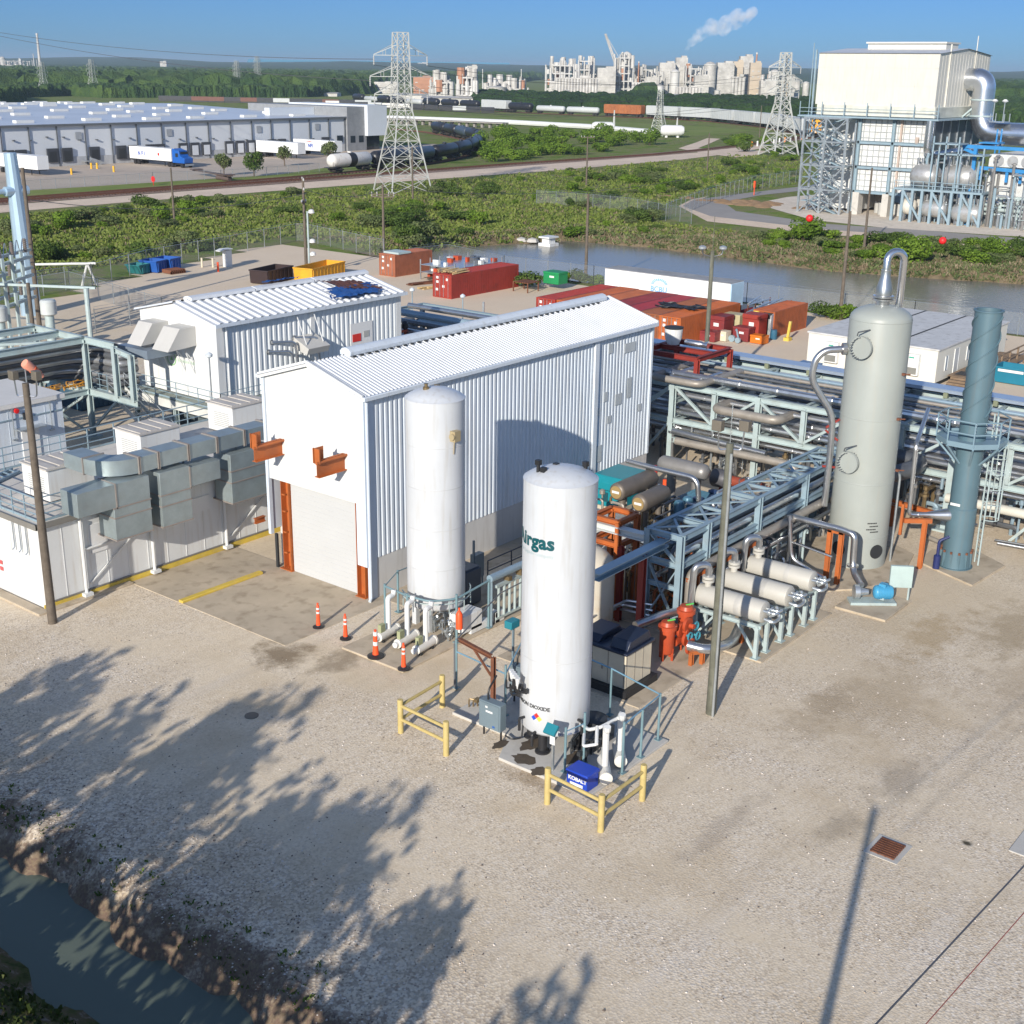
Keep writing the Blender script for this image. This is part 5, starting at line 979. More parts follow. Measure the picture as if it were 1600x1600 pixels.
m.bar((q.x-.3,q.y,4.3),(q.x+1.8,q.y,4.3),.16);m.build('supports',ORF,t);m=MB();[m.lathe([(.15,0),(.25,.1),(.25,.4),(.1,.6)],(q.x+i*.7,q.y,4.4),n=10) for i in range(3)];m.build('actuators',BLACK,t)
# pipes and frames between the two long buildings (right of the raised one)
RM=rack('pipe_rack','blue grey steel pipe rack behind the ridge of the ribbed building',[(x,y,0,3.9) for x in(64,70,76) for y in(70,62,54,47)],[((x,47,z),(x,70,z),.22,.35) for x in(64,70,76) for z in(3.9,2.4)]+[((64,y,z),(76,y,z)) for y in(47,54,62,70) for z in(3.9,2.4)],STEEL)
for i in range(9):
    x=64.8+i*1.3;m=MB();z=4.2 if i%2 else 2.75;m.tube([(x,69.5,z),(x,40.5,z)],.16+.06*(i%3),12);one(m.build('process_pipe',(PIPED,PIPE,P('pipe_blue'))[i%3] if 0 else (PIPED,PIPE,MATS['pipe_blue'])[i%3]),('dark','silver','blue grey')[i%3]+' process pipe behind the ribbed building, '+('first','second','third','fourth','fifth','sixth','seventh','eighth','ninth')[i]+' from its rear wall','pipe','process pipes behind the ribbed building')
for i in range(5):
    q=at(628+i*22,520+i*6,1.5);m=MB();m.tube([(q.x,q.y,.2),(q.x,q.y,2.6+.3*(i%2)),(q.x+1.2,q.y-.3,2.6),(q.x+1.2,q.y-.3,.3)],.17,10,.5);one(m.build('pipe_loop',PIPED),'dark blue pipe bend beside the raised building, '+('first','second','third','fourth','fifth')[i]+' from its wall','pipe','pipe bends beside the raised building')
# ---------------------------------------------------------------- substation at the left
LBL=P('pole_light_blue',(.42,.56,.68),.35,.4,.05,.5)
q=at(50,492);h=hgt(q,248);t=T('steel_pole','thick pale blue tapered steel pole of the substation','steel pole',(q.x,q.y,0));m=MB();m.cyl((q.x,q.y,0),(q.x-.3,q.y+.2,h+.5),.95,.55,12);m.build('shaft',LBL,t,smooth=20)
a=onY(12,299,q.y);m=MB();m.cyl((q.x-.4,q.y,a.z),(q.x-9,q.y,a.z),.22,n=10);m.cyl((q.x+.9,q.y,a.z),(q.x-1.3,q.y,a.z),.42,n=10);m.build('arm',LBL,t)
def wp(px,pyb,pyt,label,r=.2,group='wooden poles',arms=(),trans=0,mat=WOODP):
    q=at(px,pyb);h=hgt(q,pyt);t=T('utility_pole',label,'utility pole',(q.x,q.y,0),group);m=MB();m.cyl((q.x,q.y,-.2),(q.x,q.y,h),r,r*.65,10);m.build('pole',mat,t)
    for z,w,ang in arms:
        d=V((math.cos(ang),math.sin(ang),0))*w/2;m=MB();m.bar(V((q.x,q.y,h-z))-d,V((q.x,q.y,h-z))+d,.12,.14);c=m.build('crossarm',mat,t);m=MB();[m.lathe([(.05,0),(.09,.06),(.05,.12),(.08,.18),(.03,.26)],V((q.x,q.y,h-z+.07))+d*s,n=8) for s in(-.95,-.5,.5,.95)];m.build('insulators',P('insulator',(.45,.45,.44),.4),c)
    return t,q,h
wp(62,512,262,'tall bare wooden pole of the substation, in front of the pale steel pole',.22)
wp(60,592,442,'shorter leaning wooden pole beside the left rack',.2)
WF=P('white_tube',(.75,.75,.72),.4)
t=T('switch_gantry','white tubular A frame of the substation','frame',(70,112,0));a=at(128,447);b=at(151,446);z=hgt(a,412);c=at(45,452);m=MB()
top=V(((a.x+b.x)/2,(a.y+b.y)/2,z));topl=V((c.x,c.y,z));m.cyl(a,top,.12,n=8);m.cyl(b,top,.12,n=8);m.cyl(c+V((-1,-1,0)),topl,.12,n=8);m.cyl(c+V((1,1,0)),topl,.12,n=8);m.cyl(top+V((.6,-.6,0)),topl-V((3,-4,0)),.13,n=8);m.build('tubes',WF,t)
for i,(px,pb,pt,lab) in enumerate(((84,520,468,'grey instrument transformer with a wide cap, right of the wooden poles'),(8,528,478,'grey instrument transformer with a wide cap, at the left edge'))):
    q=at(px,pb,3) if 0 else at(px,pb+40);h=hgt(q,pt);t=T('transformer_post',lab,'transformer',(q.x,q.y,0));m=MB();m.cyl((q.x,q.y,0),(q.x,q.y,h-1.1),.36,n=14);m.build('column',STEELG,t);m=MB();m.lathe([(.5,-1.2),(.62,-1.1),(.62,-.15),(.5,0),(.001,.02)],(q.x,q.y,h),n=18);m.build('cap',P('cap_grey',(.5,.53,.52),.45),t)
q=at(145,562);h=hgt(q,450);t=T('bus_post','grey steel post and long thin beam of the substation','post',(q.x,q.y,0));m=MB();m.cyl((q.x,q.y,0),(q.x,q.y,h),.2,n=10);m.build('post',STEELG,t);m=MB();b=V((q.x,q.y,h));e2=onX(0,470,q.x-4);m.bar(b+V((.5,-.5,0)),V((q.x-9,q.y+16,h)),.18);m.build('beam',STEELG,t)
t=T('switchgear','steel lattice switchgear with insulators at the left edge','switchgear',(56,98,0));m=MB();rr=random.Random(8)
for i in range(4):
    q=at(6+i*14,560-i*8);m.bar((q.x,q.y,0),(q.x,q.y,7.5),.22)
for z in(3.6,5.4,6.9):
    m.bar(V((*at(-20,565)[:2],z)),V((*at(62,530)[:2],z)),.3,.24);m.bar(V((*at(-20,545)[:2],z)),V((*at(60,515)[:2],z)),.3,.24)
m.build('frame',STEELG,t);m=MB()
for i in range(9):
    q=at(2+i*6.5,548-i*3);z=(3.7,5.5,7.0)[i%3];m.lathe([(.1,0)]+[((.12,.2)[j%2],.08*j) for j in range(1,14)]+[(.06,1.15)],(q.x,q.y,z),n=8)
m.build('insulators',P('insulator_brown',(.20,.17,.15),.3),t)
m=MB();[m.tube([V((*at(2+i*9,548-i*4)[:2],6.9)),V((*at(6+i*9,540-i*4)[:2],8.2)),V((*at(10+i*9,520-i*4)[:2],5.4))],.04,6,1) for i in range(6)];m.build('jumpers',GALV,t)
t=T('substation_fence','chain link fence of the substation','fence',(70,95,0))
CL=P('chain_link',(.4,.42,.42),.5,.4,.1,2,trans=.82)
def fence(name,label,pts,h=2.2,step=3.,posts=True,mesh=True,group=None,wire=True):
    P_=[V((*p[:2],0)) for p in pts];t=T(name,label,'fence',P_[0],group);pm=0;mm_=MB();w=MB();cnt=0
    pmb=MB()
    for a,b in zip(P_,P_[1:]):
        n=max(1,int((b-a).length/step))
        for i in range(n+1):
            q=a+(b-a)*i/n;q.z=hz(q.x,q.y);pmb.cyl(q,q+V((0,0,h+.1)),.045,n=6)
        w.tube([a+V((0,0,h)),b+V((0,0,h))],.025,5);w.tube([a+V((0,0,h+.25)),b+V((0,0,h+.25))],.01,4)
        mm_.quad(a+V((0,0,.05)),b+V((0,0,.05)),b+V((0,0,h)),a+V((0,0,h)))
    o=pmb.build('posts',GALV,t);w.build('top_wire',GALV,t);mm_.build('wire_mesh',CL,t);return t
for o in [t]: COL.objects.unlink(o);bpy.data.objects.remove(o)
fence('chain_link_fence','chain link fence round the substation, thin and grey',[at(150,520)[:2],at(255,500)[:2],at(110,455)[:2],at(-20,478)[:2]],2.0)
# ---------------------------------------------------------------- bins and things in the rear yard
def dumpster(x,y,w,d,h,mat,label,cat='skip',rz=0,rib=6,slope=.25,ends=True):
    t=T('dumpster',label,cat,(0,0,0));t.location=(x,y,0);t.rotation_euler=(0,0,rz);o=V((0,0,0));m=MB()
    a=[(-w/2,-d/2),(w/2,-d/2),(w/2,d/2),(-w/2,d/2)];k=.06
    m.ext([(-w/2+slope,-d/2,.12),(w/2-slope*.3,-d/2,.12),(w/2,-d/2,h),(-w/2,-d/2,h)],(0,k,0));m.ext([(-w/2+slope,d/2-k,.12),(w/2-slope*.3,d/2-k,.12),(w/2,d/2-k,h),(-w/2,d/2-k,h)],(0,k,0))
    m.ext([(-w/2+slope,-d/2,.12),(-w/2,-d/2,h),(-w/2,d/2,h),(-w/2+slope,d/2,.12)],(k,0,0));m.ext([(w/2-slope*.3,-d/2,.12),(w/2,-d/2,h),(w/2,d/2,h),(w/2-slope*.3,d/2,.12)],(-k,0,0));m.box(-w/2+slope,w/2-slope*.3,-d/2,d/2,.1,.18)
    m.build('body',mat,t,org=o,smooth=0);m=MB()
    for i in range(rib): x_=-w/2+slope+.1+(w-slope-.3)*i/(rib-1);m.box(x_-.04,x_+.04,-d/2-.06,-d/2,.15,h-.05)
    m.box(-w/2-.05,w/2+.05,-d/2-.07,-d/2+.0,h-.1,h+.02);m.box(-w/2-.05,w/2+.05,d/2,d/2+.07,h-.1,h+.02);m.box(-w/2-.07,-w/2,-d/2,d/2,h-.1,h+.02);m.box(w/2,w/2+.07,-d/2,d/2,h-.1,h+.02);m.build('ribs',mat,t,org=o);return t
TB=P('skip_teal',(.02,.17,.18),.5,0,.1);BB=P('skip_blue',(.015,.09,.36),.5,0,.1)
q=at(216,428);dumpster(q.x,q.y,1.9,1.8,1.1,TB,'small open teal skip, leftmost of the three by the fence','skip',.3,3,.5)
q=at(240,425);dumpster(q.x,q.y,1.9,2.3,1.35,BB,'blue skip in the middle of the three by the fence','skip',.3,4,.2)
q=at(262,421);dumpster(q.x,q.y,2.0,2.3,1.35,BB,'blue skip farthest right of the three by the fence','skip',.3,4,.2)
q=at(272,427);m=MB();[m.box(q.x-1+i*.3,q.x-.85+i*.3,q.y-.8,q.y+.8,.1+.0*i,.5) for i in range(7)];m.box(q.x-1,q.x+1,q.y-.8,q.y-.7,.05,.3);one(m.build('pallets',RUST),'low stack of brown pallets beside the blue skips','pallets')
q=at(425,440);t=dumpster(q.x,q.y,4.8,2.3,1.5,P('skip_black',(.035,.02,.02),.5,0,.2),'long black roll off bin behind the raised building','bin',.25,7,.1)
q=at(500,436);dumpster(q.x,q.y,6.6,2.4,1.6,P('skip_yellow',(.65,.33,.02),.5,0,.1,1,dirt=(.4,.2,.05),dam=.4),'long yellow roll off bin behind the raised building','bin',.25,10,.1)
q=at(356,417);t=T('card_reader','white pillar with a small curved canopy at the yard gate','pillar',(q.x,q.y,0));m=MB();m.box(q.x-.4,q.x+.4,q.y-.35,q.y+.35,0,1.9);m.build('pillar',WHITE,t,bev=.02);m=MB();m.ext([(q.x-1.3,q.y-.45,1.95),(q.x-.7,q.y-.45,2.12),(q.x+.5,q.y-.45,2.1),(q.x+.5,q.y-.45,2.0),(q.x-.7,q.y-.45,2.02),(q.x-1.3,q.y-.45,1.87)],(0,.9,0));m.build('canopy',WHITE,t)
for px,py,mt,lb in((316,418,BEIGE,'beige gate post by the white pillar, left one'),(333,418,BEIGE,'beige gate post by the white pillar, right one'),(341,425,CONE,'orange marker post by the white pillar')):
    q=at(px,py);m=MB();m.cyl((q.x,q.y,0),(q.x,q.y,1.1),.12,n=8);one(m.build('marker_post',mt),lb,'post')
fence('chain_link_fence','long chain link fence along the rear of the yard',[at(-60,462)[:2],at(60,459)[:2],at(145,448)[:2],at(230,423)[:2],at(360,398)[:2],at(463,377)[:2],at(478,377)[:2],at(600,404)[:2]],2.3)
fence('chain_link_fence','chain link fence between the yard and the pond',[at(640,415)[:2],at(700,408)[:2],(113.6,92),(114.2,80),(115.4,62),(116.5,45),(118.5,20)],2.0)
fence('chain_link_fence','chain link fence beside the loop road',[at(1040,345)[:2],at(1110,316)[:2],at(1180,296)[:2],at(1262,284)[:2]],2.6)
fence('chain_link_fence','chain link fence in the scrub before the pond',[at(838,318)[:2],at(900,322)[:2],at(980,330)[:2],at(1080,350)[:2]],2.2)
fence('chain_link_fence','chain link fence between truck lot and railway',[(60,217),(158,217),(172,213.5),(200,214.5)],1.8)
FV=V((math.cos(HD),math.sin(HD),0));LV=V((-math.sin(HD),math.cos(HD),0))   # away from and to the left of the view
ORD=('first','second','third','fourth','fifth','sixth','seventh','eighth','ninth','tenth','eleventh','twelfth')
# ---------------------------------------------------------------- near pipe truss
def truss(name,label,xs_,y0,y1,z,zl,mat):
    t=T(name,label,'pipe rack',(xs_[0],y0,0))
    for x in xs_:
        for y in(y0,y1): m=MB();m.ib((x,y,.05),(x,y,z+.12),.26,.26,.03,up=(1,0,0));m.box(x-.2,x+.2,y-.2,y+.2,.09,.13);m.build('column',mat,t)
    m=MB();xa,xb=xs_[0],xs_[-1]
    for y in(y0,y1):
        m.ib((xa,y,z),(xb,y,z),.2,.26);m.ib((xa,y,zl),(xb,y,zl),.2,.26)
    for x in xs_: m.ib((x,y0,z),(x,y1,z),.2,.24);m.ib((x,y0,zl),(x,y1,zl),.2,.24);m.ib((x,y0,zl-1.0),(x,y1,zl-1.0),.16,.2)
    m.build('beams',mat,t);m=MB();x=xa;
    while x<xb-1: m.bar((x+.1,y0,z+.05),(x+1.9,y1,z+.05),.12,.05);m.bar((x+1.9,y0,z+.07),(x+.1,y1,z+.07),.12,.05);m.bar((x+2,y0,z),(x+2,y1,z),.12,.12);x+=2.05
    for x in xs_[:1]: m.bar((x,y0,.4),(x,y1,zl),.14,.05);m.bar((x,y1,.4),(x,y0,zl),.14,.05);m.bar((x,y0,zl),(x,y1,z),.2,.06)
    m.build('plan_bracing',mat,t);return t
TRB=truss('pipe_truss','blue grey steel pipe truss running from the beige cabinet to the tall column',[41.9,44.0,48.4,52.9,57.4],24.65,26.2,4.3,3.1,STEEL)
for i,(y,z,r,mt,nm) in enumerate(((25.0,3.4,.17,PIPE,'silver'),(25.5,3.38,.13,PIPED,'dark'),(25.9,3.42,.1,PIPEB,'tan'),(24.35,2.75,.2,PIPEB,'thick tan'),(24.3,2.1,.1,PIPE,'thin silver'),(25.3,2.2,.16,PIPED,'dark low'),(25.9,2.3,.12,PIPE,'silver low'),(26.6,3.0,.22,PIPEB,'wide tan'))):
    m=MB();m.tube([(42.3+.4*(i%3),y,max(.3,z-1.4*(i%2))),(42.3+.4*(i%3),y,z),(57.5,y,z)],r,12,.4);m_=m.build('process_pipe',mt);one(m_,nm+' pipe carried along the near pipe truss','pipe','pipes on the near truss')
m=MB();m.ib((36.9,25.35,4.0),(41.8,25.35,4.0),.45,.3,.03);one(m.build('box_beam',P('pipe_blue')),'blue topped steel beam from the lettered tank to the near pipe truss','beam') if 0 else one(m.build('box_beam',MATS['pipe_blue']),'blue topped steel beam from the lettered tank to the near pipe truss','beam')
m=MB();m.ib((41.8,30.9,4.0),(41.8,26.3,4.0),.4,.3,.03);one(m.build('box_beam',P('pale_galv')),'pale steel beam from the near truss towards the ribbed building','beam') if 0 else one(m.build('box_beam',MATS['pale_galv']),'pale steel beam from the near truss towards the ribbed building','beam')
t=T('red_column','dark red steel column behind the beige cabinet','column',(40.4,25.6,0));m=MB();m.ib((40.3,25.4,.06),(40.3,25.4,3.9),.25,.25,.03,up=(1,0,0));m.ib((41.6,27.3,.06),(41.6,27.3,3.4),.22,.22,.03,up=(1,0,0));m.build('steel',REDP,t)
t=T('pipe_gantry','orange steel frame above the beige tank','frame',(42,28.3,0));m=MB()
for x,y in((41.8,28.9),(41.8,27.6),(43.2,28.9),(43.2,27.6)): m.ib((x,y,.06),(x,y,4.3),.22,.22,.03,up=(1,0,0))
for a,b in(((41.8,28.9),(41.8,27.6)),((43.2,28.9),(43.2,27.6)),((41.8,28.9),(43.2,28.9)),((41.8,27.6),(43.2,27.6))):
    for z in(4.3,3.3): m.ib((*a,z),(*b,z),.2,.22)
m.bar((39.3,29.4,3.9),(41.8,28.9,4.0),.14);m.bar((39.6,29.2,2.4),(39.6,29.2,3.9),.14);m.build('steel',ORANGE,t)
t=T('beige_tank','short rusty topped beige tank behind the lettered tank','tank',(40.1,27.9,0));tankbody(t,(40.1,27.9),1.12,.5,2.95,.8,P('tank_beige',(.58,.52,.42),.5,0,.06,.6,dirt=(.42,.24,.1),dam=.55),(2.9,),32)
m=MB();[m.cyl((40.1+.8*a,27.9+.8*b,.05),(40.1+.8*a,27.9+.8*b,.7),.08) for a,b in((1,0),(-1,0),(0,1),(0,-1))];m.build('leg',STEEL,t)
for i in range(3):
    m=MB();z=.6+.25*i;m.tube([(37.2,27.6-.25*i,z),(41.6,27.4-.25*i,z),(41.9,25.8,z)],.06,8,.2);one(m.build('process_pipe',PIPE),ORD[i]+' of the thin silver pipes in front of the beige tank','pipe','thin pipes before the beige tank')
t=T('beige_cabinet','beige machine enclosure with a dark blue hooded roof right of the lettered tank','cabinet',(36.9,24.3,.06));m=MB();m.box(36.0,37.75,23.2,25.4,.35,1.72);m.build('casing',BEIGE,t,bev=.02)
m=MB();[m.box(35.985,36.0,23.25+k*.72,23.27+k*.72,.4,1.7) for k in range(4)];[m.box(36.05+k*.55,36.07+k*.55,23.185,23.2,.4,1.7) for k in range(4)];m.box(35.97,35.99,24.2,24.26,.9,1.1);m.build('door_seams',P('seam_dark',(.25,.22,.18),.6),t)
NV=P('navy_roof',(.015,.022,.045),.35,0,.1);m=MB();m.box(35.9,37.85,23.1,25.5,1.73,1.83);m.ext([(36.1,24.0,1.83),(36.3,24.0,2.18),(37.5,24.0,2.25),(37.7,24.0,1.83)],(0,-.8,0));m.ext([(36.1,25.4,1.83),(36.35,25.4,2.05),(37.5,25.4,2.1),(37.7,25.4,1.83)],(0,-.9,0));m.build('roof',NV,t,bev=.03)
m=MB();m.box(35.8,37.95,23.0,25.55,.06,.34);m.build('base_frame',BLACK,t)
m=MB();m.box(35.6,35.98,25.2,25.6,.1,1.9);m.build('side_duct',BLACK,t)
# orange red filters
t=T('filter_vessels','pair of orange red filter vessels with valves beside the mossy pole','filter',(39.8,23.6,.06))
for i,(x,y,z) in enumerate(((39.75,23.75,1.62),(41.1,23.75,1.85))):
    m=MB();m.lathe([(.001,.28),(.2,.3),(.3,.42),(.3,z-.25),(.38,z-.25),(.38,z-.1),(.3,z-.08),(.25,z+.06),(.001,z+.1)],(x,y,0),n=20);v_=m.build('vessel',ORF,t,smooth=45);m=MB();[m.bar((x+.27*a,y+.27*b,.06),(x+.27*a,y+.27*b,.6),.1,.04) for a,b in((1,0),(-1,0),(0,1),(0,-1))];m.build('leg',ORF,v_);m=MB();m.bar((x-.05,y,z+.1),(x+.2,y-.2,z+.14),.05);m.build('handle',P('bright_green',(.1,.5,.1),.5),v_)
m=MB();m.cyl((40.05,23.7,1.15),(40.85,23.7,1.15),.18);m.cyl((40.05,23.6,.7),(40.85,23.6,.7),.16)
for x,y,z in((40.4,23.5,1.15),(40.5,23.3,1.4),(40.5,23.3,.8),(40.3,23.0,.6)): m.cyl((x,y+.06,z),(x,y-.06,z),.3,n=18);m.cyl((x,y-.1,z),(x,y-.3,z),.1)
m.build('valve_body',ORF,t);m=MB()
for x,y,z in((40.75,23.05,1.35),(40.75,22.95,.95),(40.35,22.8,.55),(40.4,23.1,1.0)): m.tube([(x+.16*math.cos(a),y,z+.16*math.sin(a)) for a in [i*.7 for i in range(10)]],.035,6);m.cyl((x,y,z),(x,y+.25,z),.05)
m.build('handwheel',P('wheel_teal',(.05,.25,.32),.4),t)
for nm,pts,r in(('thick silver pipe that curves from the filters under the first exchanger',[(40.1,23.0,.75),(40.3,22.3,.7),(41.6,21.9,.62),(43.6,22.6,.62),(45,23.0,.7)],.2),('silver pipe end behind the filter vessels',[(39.2,24.9,1.35),(40.9,24.5,1.45),(41.8,24.0,1.4),(41.8,24.0,.7)],.17)):
    m=MB();m.tube(pts,r,14,.8);one(m.build('silver_pipe',PIPE),nm,'pipe')
t=T('pipe_supports','orange steel stools under the curved silver pipe','supports',(40,22.7,.06));m=MB()
for x,y in((39.9,22.7),(40.3,22.45),(43.0,22.2),(43.2,22.5)): m.ib((x,y,.06),(x,y,.6),.16,.16,.02,up=(1,0,0))
m.bar((39.85,22.75,.58),(40.35,22.4,.58),.14);m.build('stools',ORANGE,t)
# ---------------------------------------------------------------- exchangers
for i,x in enumerate((42.45,44.55,46.65)):
    t=T('heat_exchanger','pale cylindrical heat exchanger on splayed legs, '+('nearest the mossy pole','middle one of three','farthest back of three')[i],'heat exchanger',(x,22.4,.09),'pale heat exchangers on splayed legs')
    z=1.95;m=MB();m.lathe([(.001,-.02),(.3,0),(.43,.05),(.45,.1),(.45,2.95),(.43,3.0),(.25,3.06),(.001,3.06)],(x,20.95,z),'y',28);m.build('shell',P('exchanger_pale',(.47,.455,.41),.5,0,.03,.8,dirt=(.45,.43,.38),dam=.25),t,smooth=45)
    m=MB();m.lathe([(.452,1.0),(.456,1.02),(.456,1.2),(.452,1.22)],(x,20.95,z),'y',28);m.build('grey_band',P('band_grey',(.42,.41,.38),.5),t)  # slightly darker grey ring round the shell
    m=MB();m.cyl((x,23.6,z+.35),(x,23.6,z+.72),.14);m.cyl((x,23.6,z+.62),(x,23.6,z+.72),.25);m.cyl((x,23.6,z+.76),(x,23.6,z+.86),.25);m.build('nozzle',MATS['exchanger_pale'],t)
    m=MB();m.tube([(x,23.6,z+.8),(x,23.6,z+1.35),(x-.55,23.95,z+1.4),(x-.6,24.0,z+.1),(x-.6,24.0,z-1.2)],.14,12,.4);m.build('gooseneck_pipe',PIPE,t)
    m=MB()
    for k in range(2): m.tube([(x-.25+.3*k,20.95,z+.15),(x-.25+.3*k,20.45,z+.15),(x-.05+.4*k,20.4,z+.15),(x-.05+.4*k,20.75,z-.1)],.06,8,.15);m.cyl((x-.25+.3*k,20.75,z+.15),(x-.25+.3*k,20.68,z+.15),.12)
    m.tube([(x-.2,20.9,z-.2),(x-.2,20.5,z-.25),(x+.35,20.5,z-.25),(x+.35,20.7,z+.2)],.07,8,.2);m.build('end_pipes',GALV,t)
    m=MB()
    for s in(-.42,.42): m.ib((x+s,20.9,z-.5),(x+s,24.0,z-.5),.14,.16,.02)
    for y in(21.05,23.85):
        m.bar((x-.5,y,z-.5),(x+.5,y,z-.5),.1,.1)
    m.build('cradle_beam',STEELG,t)
    for s in(-.42,.42):
        for y,yy in((21.05,21.9),(23.85,23.0)):
            m=MB();m.bar((x+s,y,.1),(x+s,y,z-.55),.15);m.bar((x+s,y+.02,.25),(x+s,yy,z-.6),.09,.09);m.box(x+s-.18,x+s+.18,y-.16,y+.16,.09,.12);m.build('leg',STEELG,t)
for i in range(3):
    m=MB();x=42.1+2.1*i;m.ib((x,24.4,2.5),(x+1.2,24.0,2.75),.12,.14);m.bar((x+.6,24.2,2.1),(x+.6,24.2,2.6),.1);one(m.build('orange_bracket',ORANGE),'small orange bracket on the near truss above the '+('first','second','third')[i]+' exchanger','bracket','orange brackets on the near truss')
# ---------------------------------------------------------------- tall column
CC=V((54.9,22.7,0));zt_=hgt(CC,497);t=T('tall_column','tall pale grey green column with two round manways','column',(CC.x,CC.y,.1))
r=1.37;m=MB();m.lathe([(r,.1),(r,zt_*.5),(r,zt_)]+[(r*math.cos(a),zt_+.62*math.sin(a)) for a in(.25,.5,.75,1.0,1.25,1.45)]+[(.001,zt_+.64)],CC,n=64);sh=m.build('shell',TANKG,t,smooth=50)
m=MB();[m.lathe([(r+.002,z-.02),(r+.012,z),(r+.002,z+.02)],CC,n=64) for z in(1.6,zt_*.36,zt_*.62,zt_-.02)];m.build('weld_seams',TANKG,sh)
fcol=math.atan2(-CC.y,-CC.x)
for k,(py,a) in enumerate(((545,-.44),(725,-.48))):
    o=V((math.cos(fcol+a),math.sin(fcol+a),0));z=hgt(CC-FV*r,py);q=CC+o*(r-.05);q.z=z;m=MB();m.cyl(q,q+o*.3,.38,n=28);m.lathe([(.46,.24),(.50,.25),(.50,.33),(.46,.34)],q,o,28);m.lathe([(.50,.35),(.50,.41),(.001,.42)],q,o,28);w=m.build('manway',TANKG,t,smooth=40)
    m=MB();s=LV*-1;[m.cyl(q+o*.2+(s*math.cos(b)+_z*math.sin(b))*.46,q+o*.45+(s*math.cos(b)+_z*math.sin(b))*.46,.022,n=6) for b in [j*2*math.pi/22 for j in range(22)]];m.tube([q+o*.4+V((0,0,.55))-s*.2,q+o*.55+V((0,0,.72))-s*.1,q+o*.3+V((0,0,.8))+s*.3],.03,6);m.build('bolts',PIPED,w)
zz=zt_+.6;m=MB();m.lathe([(.3,0),(.3,.25),(.46,.26),(.46,.34),(.3,.36)],CC+V((0,0,zz-.05)),n=24);m.lathe([(.46,.38),(.46,.46),(.36,.48),(.36,.8),(.22,1.3),(.22,1.6)],CC+V((0,0,zz-.05)),n=24);m.build('top_nozzle',PIPE,t,smooth=40)
b=CC+V((0,0,zz+1.4));s=-LV;m=MB();pts=[b,b+V((0,0,.5))]+[b+V((0,0,.5))+s*(.42-.42*math.cos(a))+FV*(.35*a/3.14)+V((0,0,.42*math.sin(a))) for a in [i*.35 for i in range(1,10)]];e=pts[-1];m.tube(pts+[e+V((0,0,-1.8)),e+V((0,0,-3.2))+FV*.6,V((e.x,e.y,3))+FV*1.1],.17,14);m.build('gooseneck_pipe',SILVER,t,smooth=60)
def cl(off,py,back=0.): q=CC+LV*off+FV*back;return V((q.x,q.y,hgt(q,py)))
m=MB();m.tube([cl(1.35,545),cl(2.35,547),cl(2.75,560),cl(2.9,592),cl(1.75,648),cl(1.68,700),cl(1.72,790)],.16,12,.5);m.cyl(cl(1.42,545),cl(1.6,545),.28);m.build('side_pipe',PIPE,t,smooth=60)
m=MB();[m.bar(cl(1.4,y1),cl(2.0,y2),.09) for y1,y2 in((655,668),(688,672),(730,728))];m.build('pipe_bracket',REDP,t)
m=MB();m.tube([cl(-1.5,735,-.2),cl(-1.62,745,-.2),cl(-1.6,880,-.2)],.06,8,.2);m.build('drain_line',GALV,t)
for off,py in((-.98,585),(-.98,655),(-1.2,735)):
    m=MB();q=cl(off,py,-1.05);m.cb(q,(.14,.14,.1));m.cyl(q,q-LV*.3,.03);m.build('instrument_nozzle',RUST,t)
m=MB()
for a,py in((-.62,868),(.72,872)): o=V((math.cos(fcol+a),math.sin(fcol+a),0));q=CC+o*(r-.02);q.z=.95;m.cyl(q,q+o*.06,.34,n=20)
m.build('skirt_opening',DARK,t)
m=MB()
for k,(a0,a1,z) in enumerate(((.28,.62,2.35),(.36,.68,2.2),(.26,.6,2.05),(.4,.7,1.92))):
    for i in range(6):
        b0=fcol+a0+(a1-a0)*i/6;b1=fcol+a0+(a1-a0)*(i+.8)/6;m.add([(CC.x+(r+.015)*math.cos(b),CC.y+(r+.015)*math.sin(b),z+dz) for b,dz in((b0,0),(b1,0),(b1,.06),(b0,.06))],[(0,1,2,3)])
m.build('faint_lettering',BLACK,sh)
# pipe down to the pump, orange supports, pump, motor, panel
m=MB();a=onX(1195,797,51.2);b=onX(1318,828,51.2);m.tube([a,b,b+V((0,-.55,-.1)),V((51.2,b.y-.6,1.0)),V((50.3,20.4,.8))],.15,14,.7);m.cyl((51.2,b.y-.6,1.2),(51.2,b.y-.6,1.28),.26);one(m.build('pump_pipe',PIPE,smooth=50),'silver pipe that bends down to the blue pump','pipe')
t=T('pipe_portal','tall orange twin post support under the pump pipe','supports',(51.9,22.3,.09));m=MB()
for x,y in((51.4,22.0),(51.4,22.55)): m.ib((x,y,.09),(x,y,b.z-.2),.2,.2,.03,up=(1,0,0))
m.bar((51.4,21.9,b.z-.2),(51.4,22.65,b.z-.2),.2);m.build('posts',ORANGE,t)
m=MB();m.tube([onX(1233,805,50.5),onX(1236,873,50.5),onX(1290,905,50.5)],.1,10,.4);m.tube([onX(1232,845,50.5),onX(1300,870,50.5)],.05,8);one(m.build('thin_pipe',PIPE),'thin silver pipe dropping left of the tall column','pipe')
t=T('pump','small process pump with bright blue motor on the pad below the tall column','pump',(50.3,19.8,.12))
u=V((.62,-.78,0));o=V((49.9,20.4,.62));m=MB();m.lathe([(.001,-.14),(.32,-.12),(.32,.1),(.18,.16),(.12,.5)],o,u,20);m.build('pump_casing',GALV,t)
m=MB();q=o+u*.75;m.lathe([(.001,-.04),(.22,0),(.29,.06),(.3,.12),(.3,.72),(.26,.8),(.001,.82)],q,u,22);
for i in range(14): a=i*.45;e=(LV*-1).cross(_z);pass
